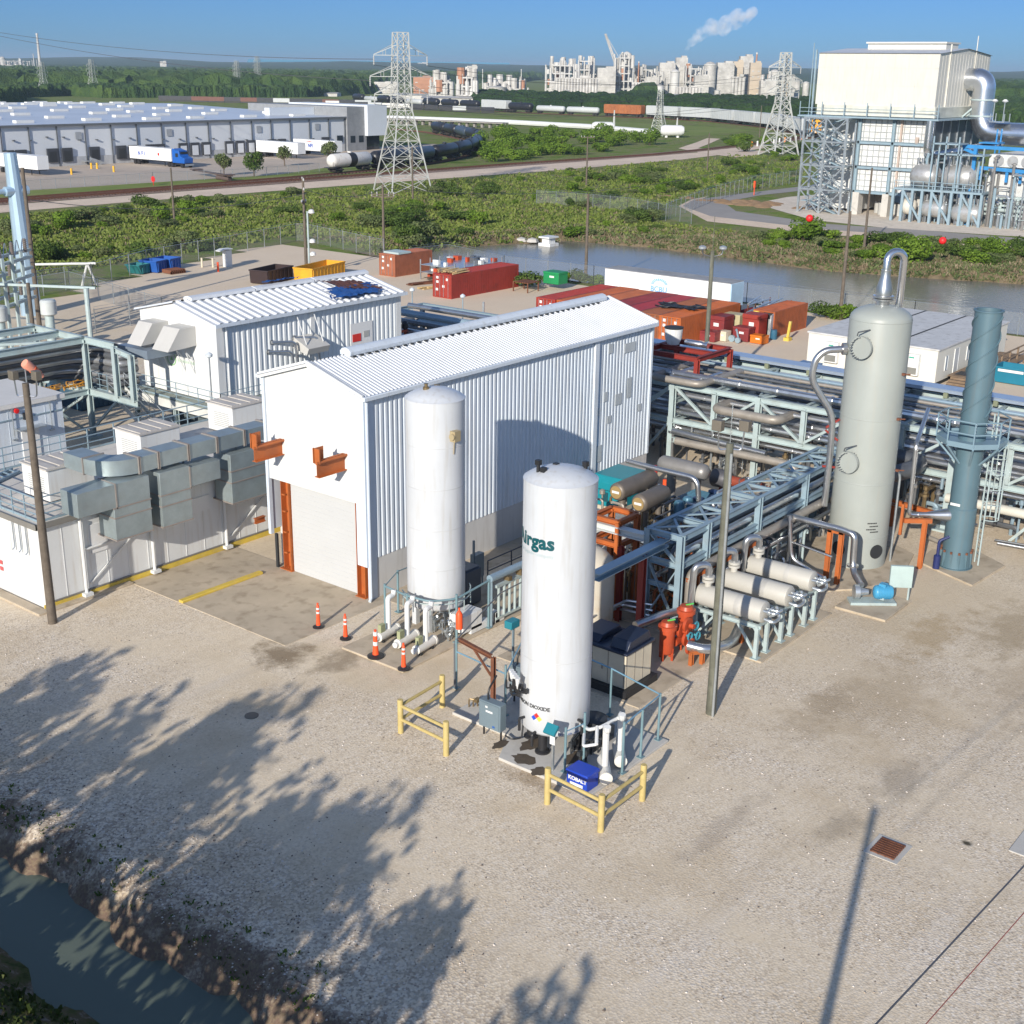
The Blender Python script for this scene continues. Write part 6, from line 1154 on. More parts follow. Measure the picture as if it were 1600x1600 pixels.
m.cb(q+u*.4+V((0,0,.32)),(.3,.3,.16));m.build('motor',MOTB,t,smooth=40)
m=MB();[m.lathe([(.301,x),(.325,x+.01),(.325,x+.03),(.301,x+.04)],q,u,22) for x in [.16+.07*k for k in range(8)]];m.build('cooling_fins',MOTB,t)
m=MB();m.bar(o-u*.3+V((0,0,-.44)),o+u*1.7+V((0,0,-.44)),.7,.12);m.bar(q+u*.4+V((0,0,-.3)),q+u*.4+V((0,0,-.2)),.3,.4);m.build('base_plate',STEELG,t)
t=T('panel_stand','pale green flat panel on two legs behind the blue motor','panel',(51.5,18.9,.1));m=MB();[m.bar(p_,(p_[0],p_[1],1.6),.07) for p_ in((51.25,19.3,.0),(51.65,18.75,.0))];m.build('legs',STEELG,t);m=MB();m.ext([(51.0,19.4,.75),(51.55,18.6,.75),(51.55,18.6,1.75),(51.0,19.4,1.75)],(.14,.1,0));m.build('panel_board',P('panel_green',(.40,.50,.48),.5),t,bev=.01)
m=MB();m.box(47.0,47.7,25.2,25.7,1.2,2.1);m.bar((47.3,25.4,.1),(47.3,25.4,1.2),.08);one(m.build('junction_box',MATS['panel_green'],bev=.02),'pale green junction box on a post under the near truss','box')
# ---------------------------------------------------------------- stack with platform and caged ladder
SCt=V((57.25,18.75,0));zs=hgt(SCt,486);t=T('vent_stack','blue grey stack with a spiral strake, round platform and ladder','stack',(SCt.x,SCt.y,.1));rs_=.6
m=MB();m.lathe([(.8,.1),(.8,.14),(.72,.14),(rs_+.05,.9),(rs_+.05,3.0),(rs_,3.05),(rs_,zs),(rs_+.06,zs),(rs_+.06,zs+.06),(rs_-.06,zs+.06),(rs_-.06,zs-.8)],SCt,n=40);sh=m.build('shell',STACKB,t,smooth=40)
m=MB()
for k in range(3):
    N_=60;f0=len(m.v)
    for i in range(N_+1):
        a=k*2.094+i/N_*2.3*2*math.pi*.62;z=7.4+(zs-7.6)*i/N_
        for q in(rs_-.01,rs_+.06): m.v.append((SCt.x+q*math.cos(a),SCt.y+q*math.sin(a),z))
        for q in(rs_+.06,rs_-.01): m.v.append((SCt.x+q*math.cos(a),SCt.y+q*math.sin(a),z+.04))
    for i in range(N_):
        for j in range(4): m.f.append((f0+i*4+j,f0+i*4+(j+1)%4,f0+(i+1)*4+(j+1)%4,f0+(i+1)*4+j));m.m.append(0)
m.build('spiral_strake',STACKB,sh)
m=MB();[m.bar(SCt+V((.68*math.cos(a),.68*math.sin(a),.14)),SCt+V((.68*math.cos(a),.68*math.sin(a),.85)),.12,.05) for a in [i*math.pi/6 for i in range(12)]];m.build('anchor_brackets',STACKB,sh)
m=MB();[m.cb(SCt+V((.7*math.cos(a),.7*math.sin(a),.9)),(.09,.09,.1)) for a in [i*math.pi/6 for i in range(12)]];m.build('anchor_bolts',RUST,sh)
zp=6.3;oc=[(SCt.x+1.55*math.cos(a+.39),SCt.y+1.55*math.sin(a+.39)) for a in [i*math.pi/4 for i in range(8)]]
PB_=P('platform_blue',(.20,.30,.36),.5,.2,.06);m=MB();m.prism(oc,zp-.12,zp);pf=m.build('platform',PB_,t)
m=MB()
for i in range(8):
    a=V((*oc[i],zp));b=V((*oc[(i+1)%8],zp));m.bar(a,a+V((0,0,1.1)),.06)
    for h in(.55,1.1): m.bar(a+V((0,0,h)),b+V((0,0,h)),.05)
    m.bar(a+V((0,0,.05)),b+V((0,0,.05)),.02,.14)
m.build('platform_rail',PB_,pf);m=MB();[m.bar(V((*oc[i],zp-.12)),SCt+(V((*oc[i],0))-SCt)*.4+V((0,0,zp-1.1)),.08) for i in range(8)];m.build('platform_brace',PB_,pf)
ld=SCt-LV*1.05+FV*.1;m=MB();w_=FV*.24
for s in(-1,1): m.bar(ld+w_*s+V((0,0,.15)),ld+w_*s+V((0,0,zp+1.1)),.06)
z=.4
while z<zp+.3: m.cyl(ld-w_+V((0,0,z)),ld+w_+V((0,0,z)),.018,n=6);z+=.3
m.build('ladder',STEELG,t);m=MB();cg=ld-LV*.35
for z in [2.4+k*.75 for k in range(6)]: m.tube([ld+w_+V((0,0,z))]+[cg+V((0,0,z))+(FV*math.cos(a)-LV*math.sin(a))*.38 for a in [i*.52 for i in range(7)]]+[ld-w_+V((0,0,z))],.022,5)
for a in [.3+i*.63 for i in range(5)]: q=cg+(FV*math.cos(a)-LV*math.sin(a))*.38;m.bar(q+V((0,0,2.4)),q+V((0,0,6.15)),.04)
m.build('ladder_cage',STEELG,t)
m=MB();m.box(SCt.x-.68,SCt.x-.66,SCt.y-.1,SCt.y+.35,3.2,3.32);m.build('name_plate',WHITE,sh)
m=MB();a=SCt+LV*.55+V((0,0,2.6));m.lathe([(.32,0),(.3,.2),(.12,1.1),(.12,1.5)],a,LV,16);m.tube([a+LV*1.5,a+LV*1.9,a+LV*1.95+V((0,0,3.4)),a+LV*.6+FV*3+V((0,0,4.3))],.1,10,.3);one(m.build('inlet_pipe',PIPE),'silver reducer and pipe entering the foot of the stack','pipe')
m=MB();q=SCt+LV*1.75-FV*.3;m.ib(q,q+V((0,0,2.4)),.2,.2,.03,up=(1,0,0));m.bar(q+V((0,0,2.4))-LV*.3,q+V((0,0,2.4))+LV*1.0,.2);q=q+LV*1.1;m.bar(q+V((0,0,1.7)),q+V((0,0,3.2)),.12);one(m.build('orange_post',ORANGE),'orange post carrying the pipe into the stack','post')
m=MB();q=SCt+LV*1.05-FV*.5;m.lathe([(.16,.12),(.16,.75),(.1,.8)],q,n=14);m.tube([q+V((0,0,.8)),q+V((0,0,1.5)),q-LV*.45+V((0,0,1.7))],.07,8,.15);one(m.build('drain_pot',P('pot_dark_blue',(.02,.03,.12),.4)),'small dark blue pot at the foot of the stack','pot')
# ---------------------------------------------------------------- big pipe rack across the middle
RA=T('pipe_rack','large grey green steel pipe rack that crosses behind the tall column','pipe rack',(62,27,0));cols=[43.1,37.6,32.1,26.6,21.1,15.6,10.1,4.6];XA,XB=62.,69.6
for y in cols:
    for x in(XA,XB):
        m=MB();m.ib((x,y,.1),(x,y,5.15),.3,.3,.03,up=(1,0,0));m.box(x-.5,x+.5,y-.5,y+.5,-.05,.12);m.build('column',STEELG,RA)
m=MB()
for x in(XA,XB):
    for z in(5.0,2.9): m.ib((x,43.5,z),(x,4,z),.26,.3,.03)
for y in cols:
    for z in(5.0,2.9,4.0): m.ib((XA,y,z),(XB,y,z),.24,.3,.03)
for y0_,y1_ in zip(cols,cols[1:]):
    ym=(y0_+y1_)/2;m.ib((XA,ym,2.9),(XA,ym,5.0),.26,.26,.03,up=(1,0,0));m.ib((XA,ym,5.0),(XB,ym,5.0),.2,.26)
m.ib((XA,37.6,1.75),(XA,32.1,1.75),.24,.28);m.ib((XA,21.1,1.75),(XA,15.6,1.75),.24,.28);m.build('beams',STEELG,RA)
m=MB()
for i,(y0_,y1_) in enumerate(zip(cols,cols[1:])):
    ym=(y0_+y1_)/2;m.bar((XA,y0_-.1,4.9),(XA,ym,3.0),.16,.14);m.bar((XA,y1_+.1,4.9),(XA,ym,3.0),.16,.14);m.bar((XA,y0_,5.1),(XB,ym,5.1),.14,.08);m.bar((XB,ym,5.1),(XA,y1_,5.1),.14,.08)
for y in(26.6,15.6,37.6,43.1): m.bar((XA,y,2.9),(XA,y+2.2,.2),.14,.14);m.bar((XA,y,2.9),(XA,y-2.2,.2),.14,.14) if y!=37.6 else m.bar((XA,y,4.9),(XA,y+2.4,3.0),.14,.14)
m.build('braces',STEELG,RA)
kinds=[(PIPED,'dark'),(PIPE,'silver'),(PIPEB,'tan'),(MATS['pipe_blue'],'blue grey'),(P('pipe_grey'),'grey')] if 0 else [(PIPED,'dark'),(PIPE,'silver'),(PIPEB,'tan'),(MATS['pipe_blue'],'blue grey'),(MATS['pipe_grey'],'grey')]
rr=random.Random(31);cnt={}
for lv,(z,xs_) in enumerate(((5.3,(62.6,63.3,64.1,65.0,66.0,66.8)),(4.25,(62.5,63.1,63.9,64.8,65.6,66.5,67.4,68.4)),(3.2,(62.4,63.2,64.1,65.2,66.3,67.5,68.6)),(2.2,(62.6,63.4,64.3,65.3,66.5)))):
    for j,x in enumerate(xs_):
        mt,nm=kinds[(1,4,1,2,3,0,4,1)[rr.randrange(8)]];r_=rr.choice((.07,.1,.14,.2,.12));m=MB();m.tube([(x,46,z+r_),(x,3,z+r_)],r_,10);[m.cyl((x,y,z+r_),(x,y+.12,z+r_),r_*1.25,n=10) for y in [rr.uniform(3,6)+rr.choice((2.4,3.1))*q for q in range(13)]]
        one(m.build('process_pipe',mt),nm+' pipe on the '+('top','second','third','lowest')[lv]+' level of the big rack, '+ORD[j]+' from its near side','pipe','pipes on the big rack')
for k,z in enumerate((5.35,4.75,4.15,3.55)):                  # cable trays on the far side
    t=T('cable_tray','long cable tray on the far side of the big rack, '+('uppermost','second from the top','third from the top','lowest')[k],'cable tray',(68.5,24,z),'cable trays on the big rack');x=69.9-.0*k;m=MB();w=(1.1 if k==0 else .7);m.box(x-w,x,3,44,z,z+.06);m.box(x-w,x-w+.04,3,44,z,z+.22);m.box(x-.04,x,3,44,z,z+.22)
    if k==0: m.box(x-w-.02,x+.02,3,44,z+.23,z+.26)
    m.build('tray',P('tray_bluesilver',(.42,.5,.6),.35,.5,.08,1),t);m=MB();[m.box(x-w-.12,x-w+.1,y-.12,y+.12,z-.2,z+.1) for y in [5+2.75*i for i in range(14)]];m.build('brackets',P('olive_bracket',(.2,.22,.14),.6),t)
m=MB();rr=random.Random(77)
for i in range(60): y=rr.uniform(5,44);m.cb((rr.uniform(69.2,69.8),y,rr.choice((4.85,4.25,3.65))),(.1,rr.uniform(.1,.3),.06))
one(m.build('tray_cables',P('cable_mix',(.3,.2,.08),.6,0,.3,3)),'bundled cables lying in the trays of the big rack','cables')
def loop(y0_,y1_,xo,xi,z,r_,mt,label):
    m=MB();m.tube([(xi,y0_,z),(xo,y0_,z),(xo,y1_,z),(xi,y1_,z),(xi,y1_,z-.8)],r_,14,.55);one(m.build('expansion_loop',mt,smooth=60),label,'pipe','expansion loops')
loop(38.6,35.4,61.2,66,5.45,.2,PIPEB,'tan expansion loop lying on the left end of the big rack')
loop(38.0,36.1,62.0,65,5.4,.12,PIPE,'small silver expansion loop inside the tan one at the left end of the big rack')
loop(34.3,30.4,61.0,66,4.3,.25,PIPEB,'thick tan expansion loop hanging in the middle of the big rack')
for i,(pts,r_,mt,nm) in enumerate(((((61.2,37.0,2.5),(61.2,31.0,2.3)),.18,PIPE,'silver pipe with a bend under the left end of the big rack'),(((60.8,36.5,2.1),(60.8,29,2.1),(60.8,28.8,.5)),.22,PIPEB,'tan pipe under the left end of the big rack'),(((61.5,21,1.9),(61.5,8,1.9)),.24,P('cream_pipe',(.55,.53,.46),.5),'cream pipe under the big rack right of the stack'),(((61.4,27,3.6),(61.4,22.5,3.5),(60,22.3,3.5),(57.5,23.2,3.4)),.42,PIPED,'very thick dark pipe between the tall column and the big rack'),(((64,25.0,5.3),(61,24.2,4.9),(56.0,23.6,4.5)),.22,MATS['pipe_blue'],'blue grey pipe from the tall column to the big rack'),(((60.5,24.5,1.4),(60.5,21.5,1.2),(59.2,21.2,.5),(58.9,19.8,.4)),.12,PIPEB,'rusty brown pipe curving down beside the stack'),(((60.5,17.9,.5),(61.5,12,.45),(61.5,5,.45)),.07,PIPE,'thin pipe on the gravel right of the stack, nearer one'),(((61.0,18.2,.45),(62.3,12,.4),(62.3,5,.4)),.05,PIPED,'thin dark pipe on the gravel right of the stack, farther one'))):
    m=MB();m.tube(pts,r_,12,.5);one(m.build('process_pipe',mt,smooth=60),nm,'pipe')
m=MB();m.ib((60.6,24.8,1.5),(60.0,19.6,1.35),.2,.24);m.bar((60.8,23.9,1.2),(60.8,24.6,2.6),.14);m.ib((60.5,23.3,.1),(60.5,23.3,1.4),.18,.18,.02,up=(1,0,0));one(m.build('orange_beam',ORANGE),'orange steel beam between tall column and stack','beam')
m=MB();[m.cyl((61.2,y,.3),(61.2,y,2.6),.05,n=6) for y in(13.5,13.1,12.5,11.8,10.9)];one(m.build('vertical_pipes',GALV),'thin upright pipes right of the stack','pipes')
m=MB();m.box(62,62.6,11.6,13.1,5.4,6.0);m.box(62.0,62.6,9.6,10.9,5.2,5.9);one(m.build('red_beam',REDP),'dark red steel pieces on the big rack at the right edge','beams')
# filler valves and small equipment around the rack
rr=random.Random(5)
def clutter(label,x0,x1,y0,y1,z0,z1,n,mats,cat='piping',rmax=.09):
    t=T('piping_cluster',label,cat,((x0+x1)/2,(y0+y1)/2,z0))
    for k,mt in enumerate(mats):
        m=MB()
        for i in range(n//len(mats)):
            x=rr.uniform(x0,x1);y=rr.uniform(y0,y1);z=rr.uniform(z0+.3,z1);L_=rr.uniform(.5,2.2);r_=rr.uniform(.03,rmax);ax=rr.random()
            if ax<.4: p=[(x,y,z0),(x,y,z),(min(x+L_,x1),y,z),(min(x+L_,x1),y,z-rr.random()*.8)]
            elif ax<.8: p=[(x,y,z0),(x,y,z),(x,min(y+L_,y1),z),(x,min(y+L_,y1),z-rr.random()*.8)]
            else: p=[(x,y,z0),(x,y,z)]
            m.tube(p,r_,7,r_*2.5)
            if rr.random()<.6: m.cyl((x,y,z-.3),(x,y,z-.16),r_*2,n=8);m.cb((x+.12,y,z-.23),(.16,.1,.1))
            if rr.random()<.25: m.lathe([(.08,0),(.14,.05),(.14,.22),(.06,.28)],(x,y,z),n=8)
        m.build('pipes',mt,t)
    return t
clutter('packed small piping and valves under the near pipe truss',42.4,48,24.9,29,.1,3.0,110,(PIPE,PIPED,ORANGE,BRASS))
clutter('packed small piping between the near truss and the tall column',48.5,53,24.2,28.5,.1,3.0,90,(GALV,PIPED,STEELG,PIPE))
clutter('small piping on the ground under the big rack, left part',62,69,31,42,.0,3.0,110,(PIPE,PIPED,PIPEB,GALV),rmax=.13)
clutter('small piping on the ground under the big rack, middle part',62,69,20,31,.0,3.1,110,(PIPE,PIPED,MATS['pipe_blue'],BRASS),rmax=.13)
clutter('small piping on the ground under the big rack, right part',62,69,6,20,.0,3.1,100,(PIPE,PIPED,MATS['pipe_blue'],ORANGE),rmax=.13)
clutter('valves and pipes in the shade below the tall column',55.5,60,24.5,29,.0,2.6,40,(PIPED,GALV,PIPEB))
clutter('packed small piping between the compressor set and the near truss',50,61,26.8,29.6,.0,2.6,90,(PIPE,PIPED,GALV,PIPEB),rmax=.08)
# ---------------------------------------------------------------- compressor set beside the ribbed building
t=T('cyan_enclosure','bright turquoise machine enclosure beside the ribbed building','enclosure',(53.2,35.1,0));CY=P('cyan_paint',(.01,.22,.27),.4,0,.05,1)
m=MB();m.ext([(51.9,34.3,.75),(51.9,34.3,2.0),(52.15,34.3,2.3),(54.3,34.3,2.3),(54.55,34.3,2.0),(54.55,34.3,.75)],(0,1.75,0));m.build('casing',CY,t,bev=.02);m=MB();m.box(51.87,51.9,34.5,35.9,1.6,1.63);m.box(51.87,51.9,35.0,35.35,1.0,1.5);m.build('panel_marks',P('dark_teal_mark',(.01,.07,.09),.5),t);m=MB();m.box(51.86,51.9,34.35,34.7,1.72,1.8);m.build('white_tag',WHITE,t)
m=MB();m.box(51.85,54.6,34.25,36.1,.05,.74);m.build('plinth_block',P('stained_plinth',(.5,.45,.35),.8,0,.1,1,dirt=(.4,.25,.08),dam=.5),t)
BRN=P('muffler_brown',(.17,.145,.12),.5,.3,.1,2);TC=P('muffler_end_tan',(.35,.24,.10),.5,.2)
for i,(x0_,x1_,y,z) in enumerate(((48.4,51.6,32.2,3.0),(47.9,50.2,30.6,2.9))):
    t=T('muffler','brown horizontal muffler above the compressor, '+('larger one behind','smaller one in front')[i],'muffler',(x0_,y,z),'brown mufflers');m=MB();m.lathe([(.001,0),(.3,.02),(.42,.1),(.44,.2),(.44,x1_-x0_-.2),(.36,x1_-x0_),(.001,x1_-x0_+.03)],(x0_,y,z),'x',22);m.build('body',BRN,t,smooth=45);m=MB();m.lathe([(.31,-.005),(.31,-.02),(.001,-.03)],(x0_+.01,y,z),'x',22);m.build('end_plate',TC,t);m=MB();m.box(x0_-.03,x0_-.022,y-.2,y+.2,z-.05,z+.07);m.build('label_strip',WHITE,t);m=MB();m.cyl((x0_+.6,y,z-.4),(x0_+.6,y,1.7),.17);m.cyl((x1_-.5,y,z-.4),(x1_-.5,y,1.7),.15);m.build('stub',BRN,t)
t=T('engine_block','pale grey engine block with many pipes under the brown mufflers','engine',(48,31.3,.1));m=MB();m.box(47.3,48.6,31.2,33.4,.4,1.7);m.box(47.4,48.4,31.4,33.2,1.7,2.0);m.box(47.2,50.8,30.2,31.0,.3,1.5);m.build('block',P('engine_grey',(.42,.44,.44),.4,.3,.15,3,dirt=(.2,.18,.16),dam=.5),t,bev=.05);m=MB();[m.cyl((47.25,31.5+.45*k,.9+.3*(k%2)),(47.1,31.5+.45*k,.9+.3*(k%2)),.15) for k in range(4)];[m.cyl((47.6+.4*k,30.1,1.2),(47.6+.4*k,29.95,1.2),.12) for k in range(8)];m.build('covers',GALV,t)
clutter('dense small piping of the compressor set',47,51.5,30,33.6,.4,2.6,70,(PIPED,PIPE,BRASS,PIPEB),rmax=.07)
m=MB();m.tube([(51.4,33.6,3.6),(51.4,31.6,3.55),(51.5,29.6,3.5),(51.5,29.3,1.2)],.13,12,.5);one(m.build('exhaust_pipe',PIPE,smooth=60),'silver pipe arching over the compressor set','pipe')
for i in range(2): m=MB();m.lathe([(.24,.3),(.26,.4),(.26,2.4),(.2,2.5),(.001,2.55)],(50.6+i*.8,30.0,0),n=16);one(m.build('blue_cylinder',P('cylinder_blue',(.08,.2,.29),.4,.2)),('left','right')[i]+' upright blue cylinder beside the compressor set','cylinder','blue cylinders')
t=T('cooler','blue finned cooler bank behind the compressor set','cooler',(53.5,30.6,.1));m=MB()
for k in range(14): m.box(52.2+k*.19,52.3+k*.19,29.6,31.6,.4,1.75)
m.box(52.1,54.9,29.55,31.65,.25,.4);m.build('fins',P('cylinder_blue',(.08,.2,.29),.4,.2),t);m=MB();[m.lathe([(.16,0),(.26,.04),(.26,.14),(.1,.2)],(52.5+k*.75,30.0+.5*(k%2),1.75),n=12) for k in range(4)];m.build('caps',P('cap_navy',(.03,.06,.14),.4),t)
t=T('horizontal_vessel','grey horizontal vessel on two stout stubs behind the compressor set','vessel',(55.4,32.6,0));VG=P('vessel_grey',(.27,.26,.25),.45,.4,.1,1.5);m=MB();m.lathe([(.001,0),(.28,.05),(.42,.22),(.44,.4),(.44,2.6),(.42,2.8),(.28,2.95),(.001,3.0)],(55.4,31.2,2.5),'y',24);m.build('shell',VG,t,smooth=60)
m=MB();m.cyl((55.4,33.4,.1),(55.4,33.4,2.2),.25);m.cyl((55.4,31.9,.1),(55.4,31.9,2.2),.25);m.build('stub',VG,t)
t=T('red_pipe_spool','dark grey drum and red pipe lying near the foot of the big rack','pipe spool',(58.2,31.2,0));m=MB();m.lathe([(.001,0),(.45,.02),(.5,.1),(.5,.8),(.42,.95),(.42,1.05)],(58.2,32.5,1.4),(0,-1,0),20);m.build('drum',P('drum_grey',(.1,.1,.11),.5,.3),t);m=MB();m.cyl((58.2,31.5,1.4),(58.2,29.0,1.4),.28,n=16);m.cyl((58.2,32.0,.1),(58.2,32.0,1.0),.1);m.cyl((58.2,29.4,.1),(58.2,29.4,1.2),.1);m.build('red_pipe',P('pipe_rust_red',(.25,.05,.025),.5,0,.2,2),t)
m=MB();m.cyl((57.4,35.0,.05),(57.4,35.0,.9),.12,n=10);one(m.build('red_hydrant',CONE),'bright red hydrant post at the far corner of the ribbed building','hydrant')
m=MB();m.lathe([(.13,0),(.13,1.0),(.06,1.1)],(58.6,36.4,.05),n=10);one(m.build('red_bottle',P('sign_red')),'red gas bottle against the end of the ribbed building','bottle') if 0 else one(m.build('red_bottle',MATS['sign_red']),'red gas bottle against the end of the ribbed building','bottle')
m=MB();m.tube([(57,35.8,.05),(57.6,28.5,.05)],.03,5)
# ---------------------------------------------------------------- containers and trailers in the rear yard
def contmat(n,c): return P(n,c,.6,0,.14,.7,dirt=(c[0]*.45,c[1]*.5+.01,c[2]*.5+.01),dam=.5)
CO=[contmat('container_'+n,c) for n,c in(('red',(.30,.032,.02)),('orange',(.36,.09,.025)),('orange_brown',(.35,.10,.035)),('dark_red',(.20,.024,.026)),('crimson',(.26,.024,.034)),('rust_brown',(.25,.08,.03)),('bright_orange',(.40,.10,.022)),('salmon',(.33,.11,.055)))]
def container(x,y,L,mat,label,h=2.5,w=2.35,rz=0,door_open=False,z=0,group='shipping containers',marks=True):
    t=T('shipping_container',label,'container',(x,y,z),group,rz);O=V((0,0,0))
    m=MB();m.corr((0,0,.16),(1,0,0),L,(0,0,1),h-.3,.28,-.04,.4);m.corr((L,w,.16),(-1,0,0),L,(0,0,1),h-.3,.28,-.04,.4);m.corr((L,0,.16),(0,1,0),w,(0,0,1),h-.3,.28,-.04,.4);m.build('side_panels',mat,t,org=O,smooth=0)
    m=MB();m.corr((0,0.06,h-.03),(1,0,0),L,(0,1,0),w-.12,.3,.025,.35);m.box(.05,L-.05,.05,w-.05,.1,.2);m.build('roof_panel',mat,t,org=O,smooth=0)
    m=MB()
    for a in(0,L-.14):
        for b in(0,w-.14): m.box(a-.01,a+.15,b-.01,b+.15,0,h)
    for z0_,z1_ in((.02,.18),(h-.14,h-.0)):
        for b in(0,w-.1): m.box(.14,L-.14,b-.005,b+.105,z0_,z1_)
        for a in(0,L-.1): m.box(a-.005,a+.105,.14,w-.14,z0_,z1_)
    m.build('frame',mat,t,org=O)
    if not door_open:
        for k in range(2):
            y0_=.15+k*(w-.3)/2;m=MB();m.box(-.03,.02,y0_+.01,y0_+(w-.3)/2-.01,.2,h-.16);d=m.build('door',mat,t,org=O);m=MB()
            for q in(.22,.78): yy=y0_+(w-.3)/2*q;m.cyl((-.07,yy,.15),(-.07,yy,h-.1),.022,n=6)
            m.build('lock_rods',GALV,d,org=O)
        if marks: m=MB();[m.box(-.036,-.031,.15+w*a,.15+w*(a+.12),h*b,h*(b+.1)) for a,b in((.1,.75),(.62,.8),(.62,.62),(.3,.45),(.65,.3))];m.build('markings',WHITE,t,org=O)
    else:
        m=MB();m.box(-.03,.02,w/2+.02,w-.15,.2,h-.16);m.build('door',mat,t,org=O);m=MB();m.box(-1.05,-.98,.0,.06,.2,h-.16) if 0 else m.bar((0,.12,h/2),(-1.0,-.15,h/2),.05,h-.35);m.build('door',WHITE,t,org=O,label='white inner side of the open door');m=MB();m.box(.02,.05,.15,w/2,.2,h-.16);m.build('dark_interior',DARK,t,org=O)
    return t
nm=['dark red roofed container, leftmost of the tight row','orange container, second from the left in the tight row','orange brown container, third from the left in the tight row','dark crimson container, middle of the tight row','crimson container, fifth from the left in the tight row','rust stained brown container with a black cover, sixth in the tight row','bright orange container at the right end of the tight row']
for i in range(7): container(92.3+(0,.15,-.1,.1,0,.05,0)[i],71.1-(i+1)*2.2-.1,10.1,CO[(0,1,2,3,4,5,6)[i]],nm[i],w=2.14,h=2.42)
def cover(x,y,label,seed):
    t_=T('black_cover',label,'cover',(x,y,2.5));rd=random.Random(seed);m=MB();nx=18;ny=7
    for j in range(ny+1):
        for i in range(nx+1):
            p=V((x+i*.12-.2*(j%2),y+2.2-j*.33+.5*math.sin(i*.4+seed),2.56+.25*abs(noise.noise(V((i*.3,j*.4,seed))))+.05*rd.random()));m.v.append(tuple(p))
    m.f=[(j*(nx+1)+i,j*(nx+1)+i+1,(j+1)*(nx+1)+i+1,(j+1)*(nx+1)+i) for j in range(ny) for i in range(nx) if abs(j-3.5)<4-abs(i-9)*.3];m.m=[0]*len(m.f);m.build('plastic_sheet',BLACK,t_,smooth=40)
cover(95.0,58.2,'crumpled black plastic sheet on the rust stained container roof',2);cover(95.6,56.2,'crumpled black plastic sheet on the orange container roof at the end of the row',5)
container(96.6,85.0,10.8,CO[0],'long bright red container standing alone with timber on its front end',h=2.4,w=2.5)
container(103.1,99.0,6.1,CO[7],'faded salmon container farthest back by the fence',h=2.45,w=2.4)
t=container(101.0,51.4,6.3,CO[1],'rusty orange container with its white door open, near the pond',h=2.3,w=2.1,door_open=True)
LUM=P('fresh_lumber',(.55,.40,.20),.7,0,.15,3)
t=T('timber_stack','loose pale timber piled on the front of the red container','timber',(97,86,2.45));m=MB();rr=random.Random(6)
for i in range(26): x=96.6+rr.random()*1.2;y=85.1+rr.random()*2.2;z=2.47+.07*(i//6);m.bar((x,y,z),(x+2.2,y+rr.uniform(-.5,.5),z+.04),.14,.06)
m.build('planks',LUM,t)
t=T('long_trailer','long white box trailer parked behind the container row','trailer',(106.6,65,0));WT=P('trailer_white',(.76,.78,.80),.45,0,.03)
m=MB();m.box(105.4,107.9,58.4,72.5,1.15,3.45);m.build('box_body',WT,t,bev=.03);m=MB();[m.box(105.385,105.4,59+i*1.2,59.03+i*1.2,1.2,3.4) for i in range(12)];m.build('rivet_lines',P('rivet_grey',(.55,.57,.58),.5),t)
m=MB();m.box(105.38,107.92,58.38,72.52,3.45,3.5);m.build('roof',P('dusty_trailer_roof',(.30,.30,.30),.7,0,.2,1),t);m=MB();m.box(105.5,107.8,58.3,58.4,1.2,3.4);m.build('rear_door',P('pale_blue_door',(.45,.62,.75),.45),t)
m=MB();m.box(105.6,107.7,58.8,72,1.0,1.15);m.build('chassis',BLACK,t)
for y in(59.8,61.0): m=MB();m.cyl((105.5,y,.5),(105.8,y,.5),.5,n=18);m.cyl((107.5,y,.5),(107.8,y,.5),.5,n=18);m.build('wheels',BLACK,t)
m=MB();lb=P('logo_light_blue',(.22,.45,.72),.5);pts=[]
for i in range(12): a=math.pi*i/12;b=math.pi*(i+.7)/12;m.add([(105.37,66.1+.95*math.cos(a),2.55+.6*math.sin(a)),(105.37,66.1+.95*math.cos(b),2.55+.6*math.sin(b)),(105.37,66.1+.6*math.cos(b),2.55+.35*math.sin(b)),(105.37,66.1+.6*math.cos(a),2.55+.35*math.sin(a))],[(0,1,2,3)])
m.build('logo_arc',lb,t,smooth=0);place_text(text('BCBU',.75,.02),(105.37,67.1,1.85),(0,-1,0),(0,0,1)).build('logo_letters',lb,t,smooth=0)
# boxes in front of the row
def chest(x,y,w,d,h,mat,label,cat='box',z=0,lid=True):
    t=T('storage_box',label,cat,(x,y,z));m=MB();m.box(x-w/2,x+w/2,y-d/2,y+d/2,z+.06,z+h*(.82 if lid else 1));m.build('body',mat,t,bev=.02)
    if lid: m=MB();m.box(x-w/2-.03,x+w/2+.03,y-d/2-.03,y+d/2+.03,z+h*.83,z+h);m.build('lid',mat,t,bev=.02)
    m=MB();m.box(x-w/2-.012,x-w/2-.002,y-d*.2,y+d*.1,z+h*.55,z+h*.7);m.build('tag',WHITE,t);m=MB();[m.box(x+a*w*.4-.06,x+a*w*.4+.06,y-d*.4,y+d*.4,z,z+.06) for a in(-1,1)];m.build('skid',DARK,t);return t
DR=CO[3];chest(98.1,55.1,1.7,1.7,2.0,DR,'dark red tall locker left of the beige cabinets');chest(96.2,54.9,1.2,1.5,.9,DR,'low dark red chest below the tall locker')
chest(100.0,55.0,1.3,2.2,1.9,P('cabinet_khaki',(.45,.40,.24),.5),'pair of khaki cabinets against the orange container','cabinet',lid=False)
chest(101.0,53.4,1.1,1.0,1.8,WHITE,'white louvred cabinet between khaki cabinets and red locker','cabinet',lid=False);chest(99.7,52.6,1.5,1.6,2.2,CO[0],'orange red tall locker at the right of the boxes');chest(98.2,52.8,1.1,1.5,1.25,DR,'dark red chest with round marks in front of the tall locker')
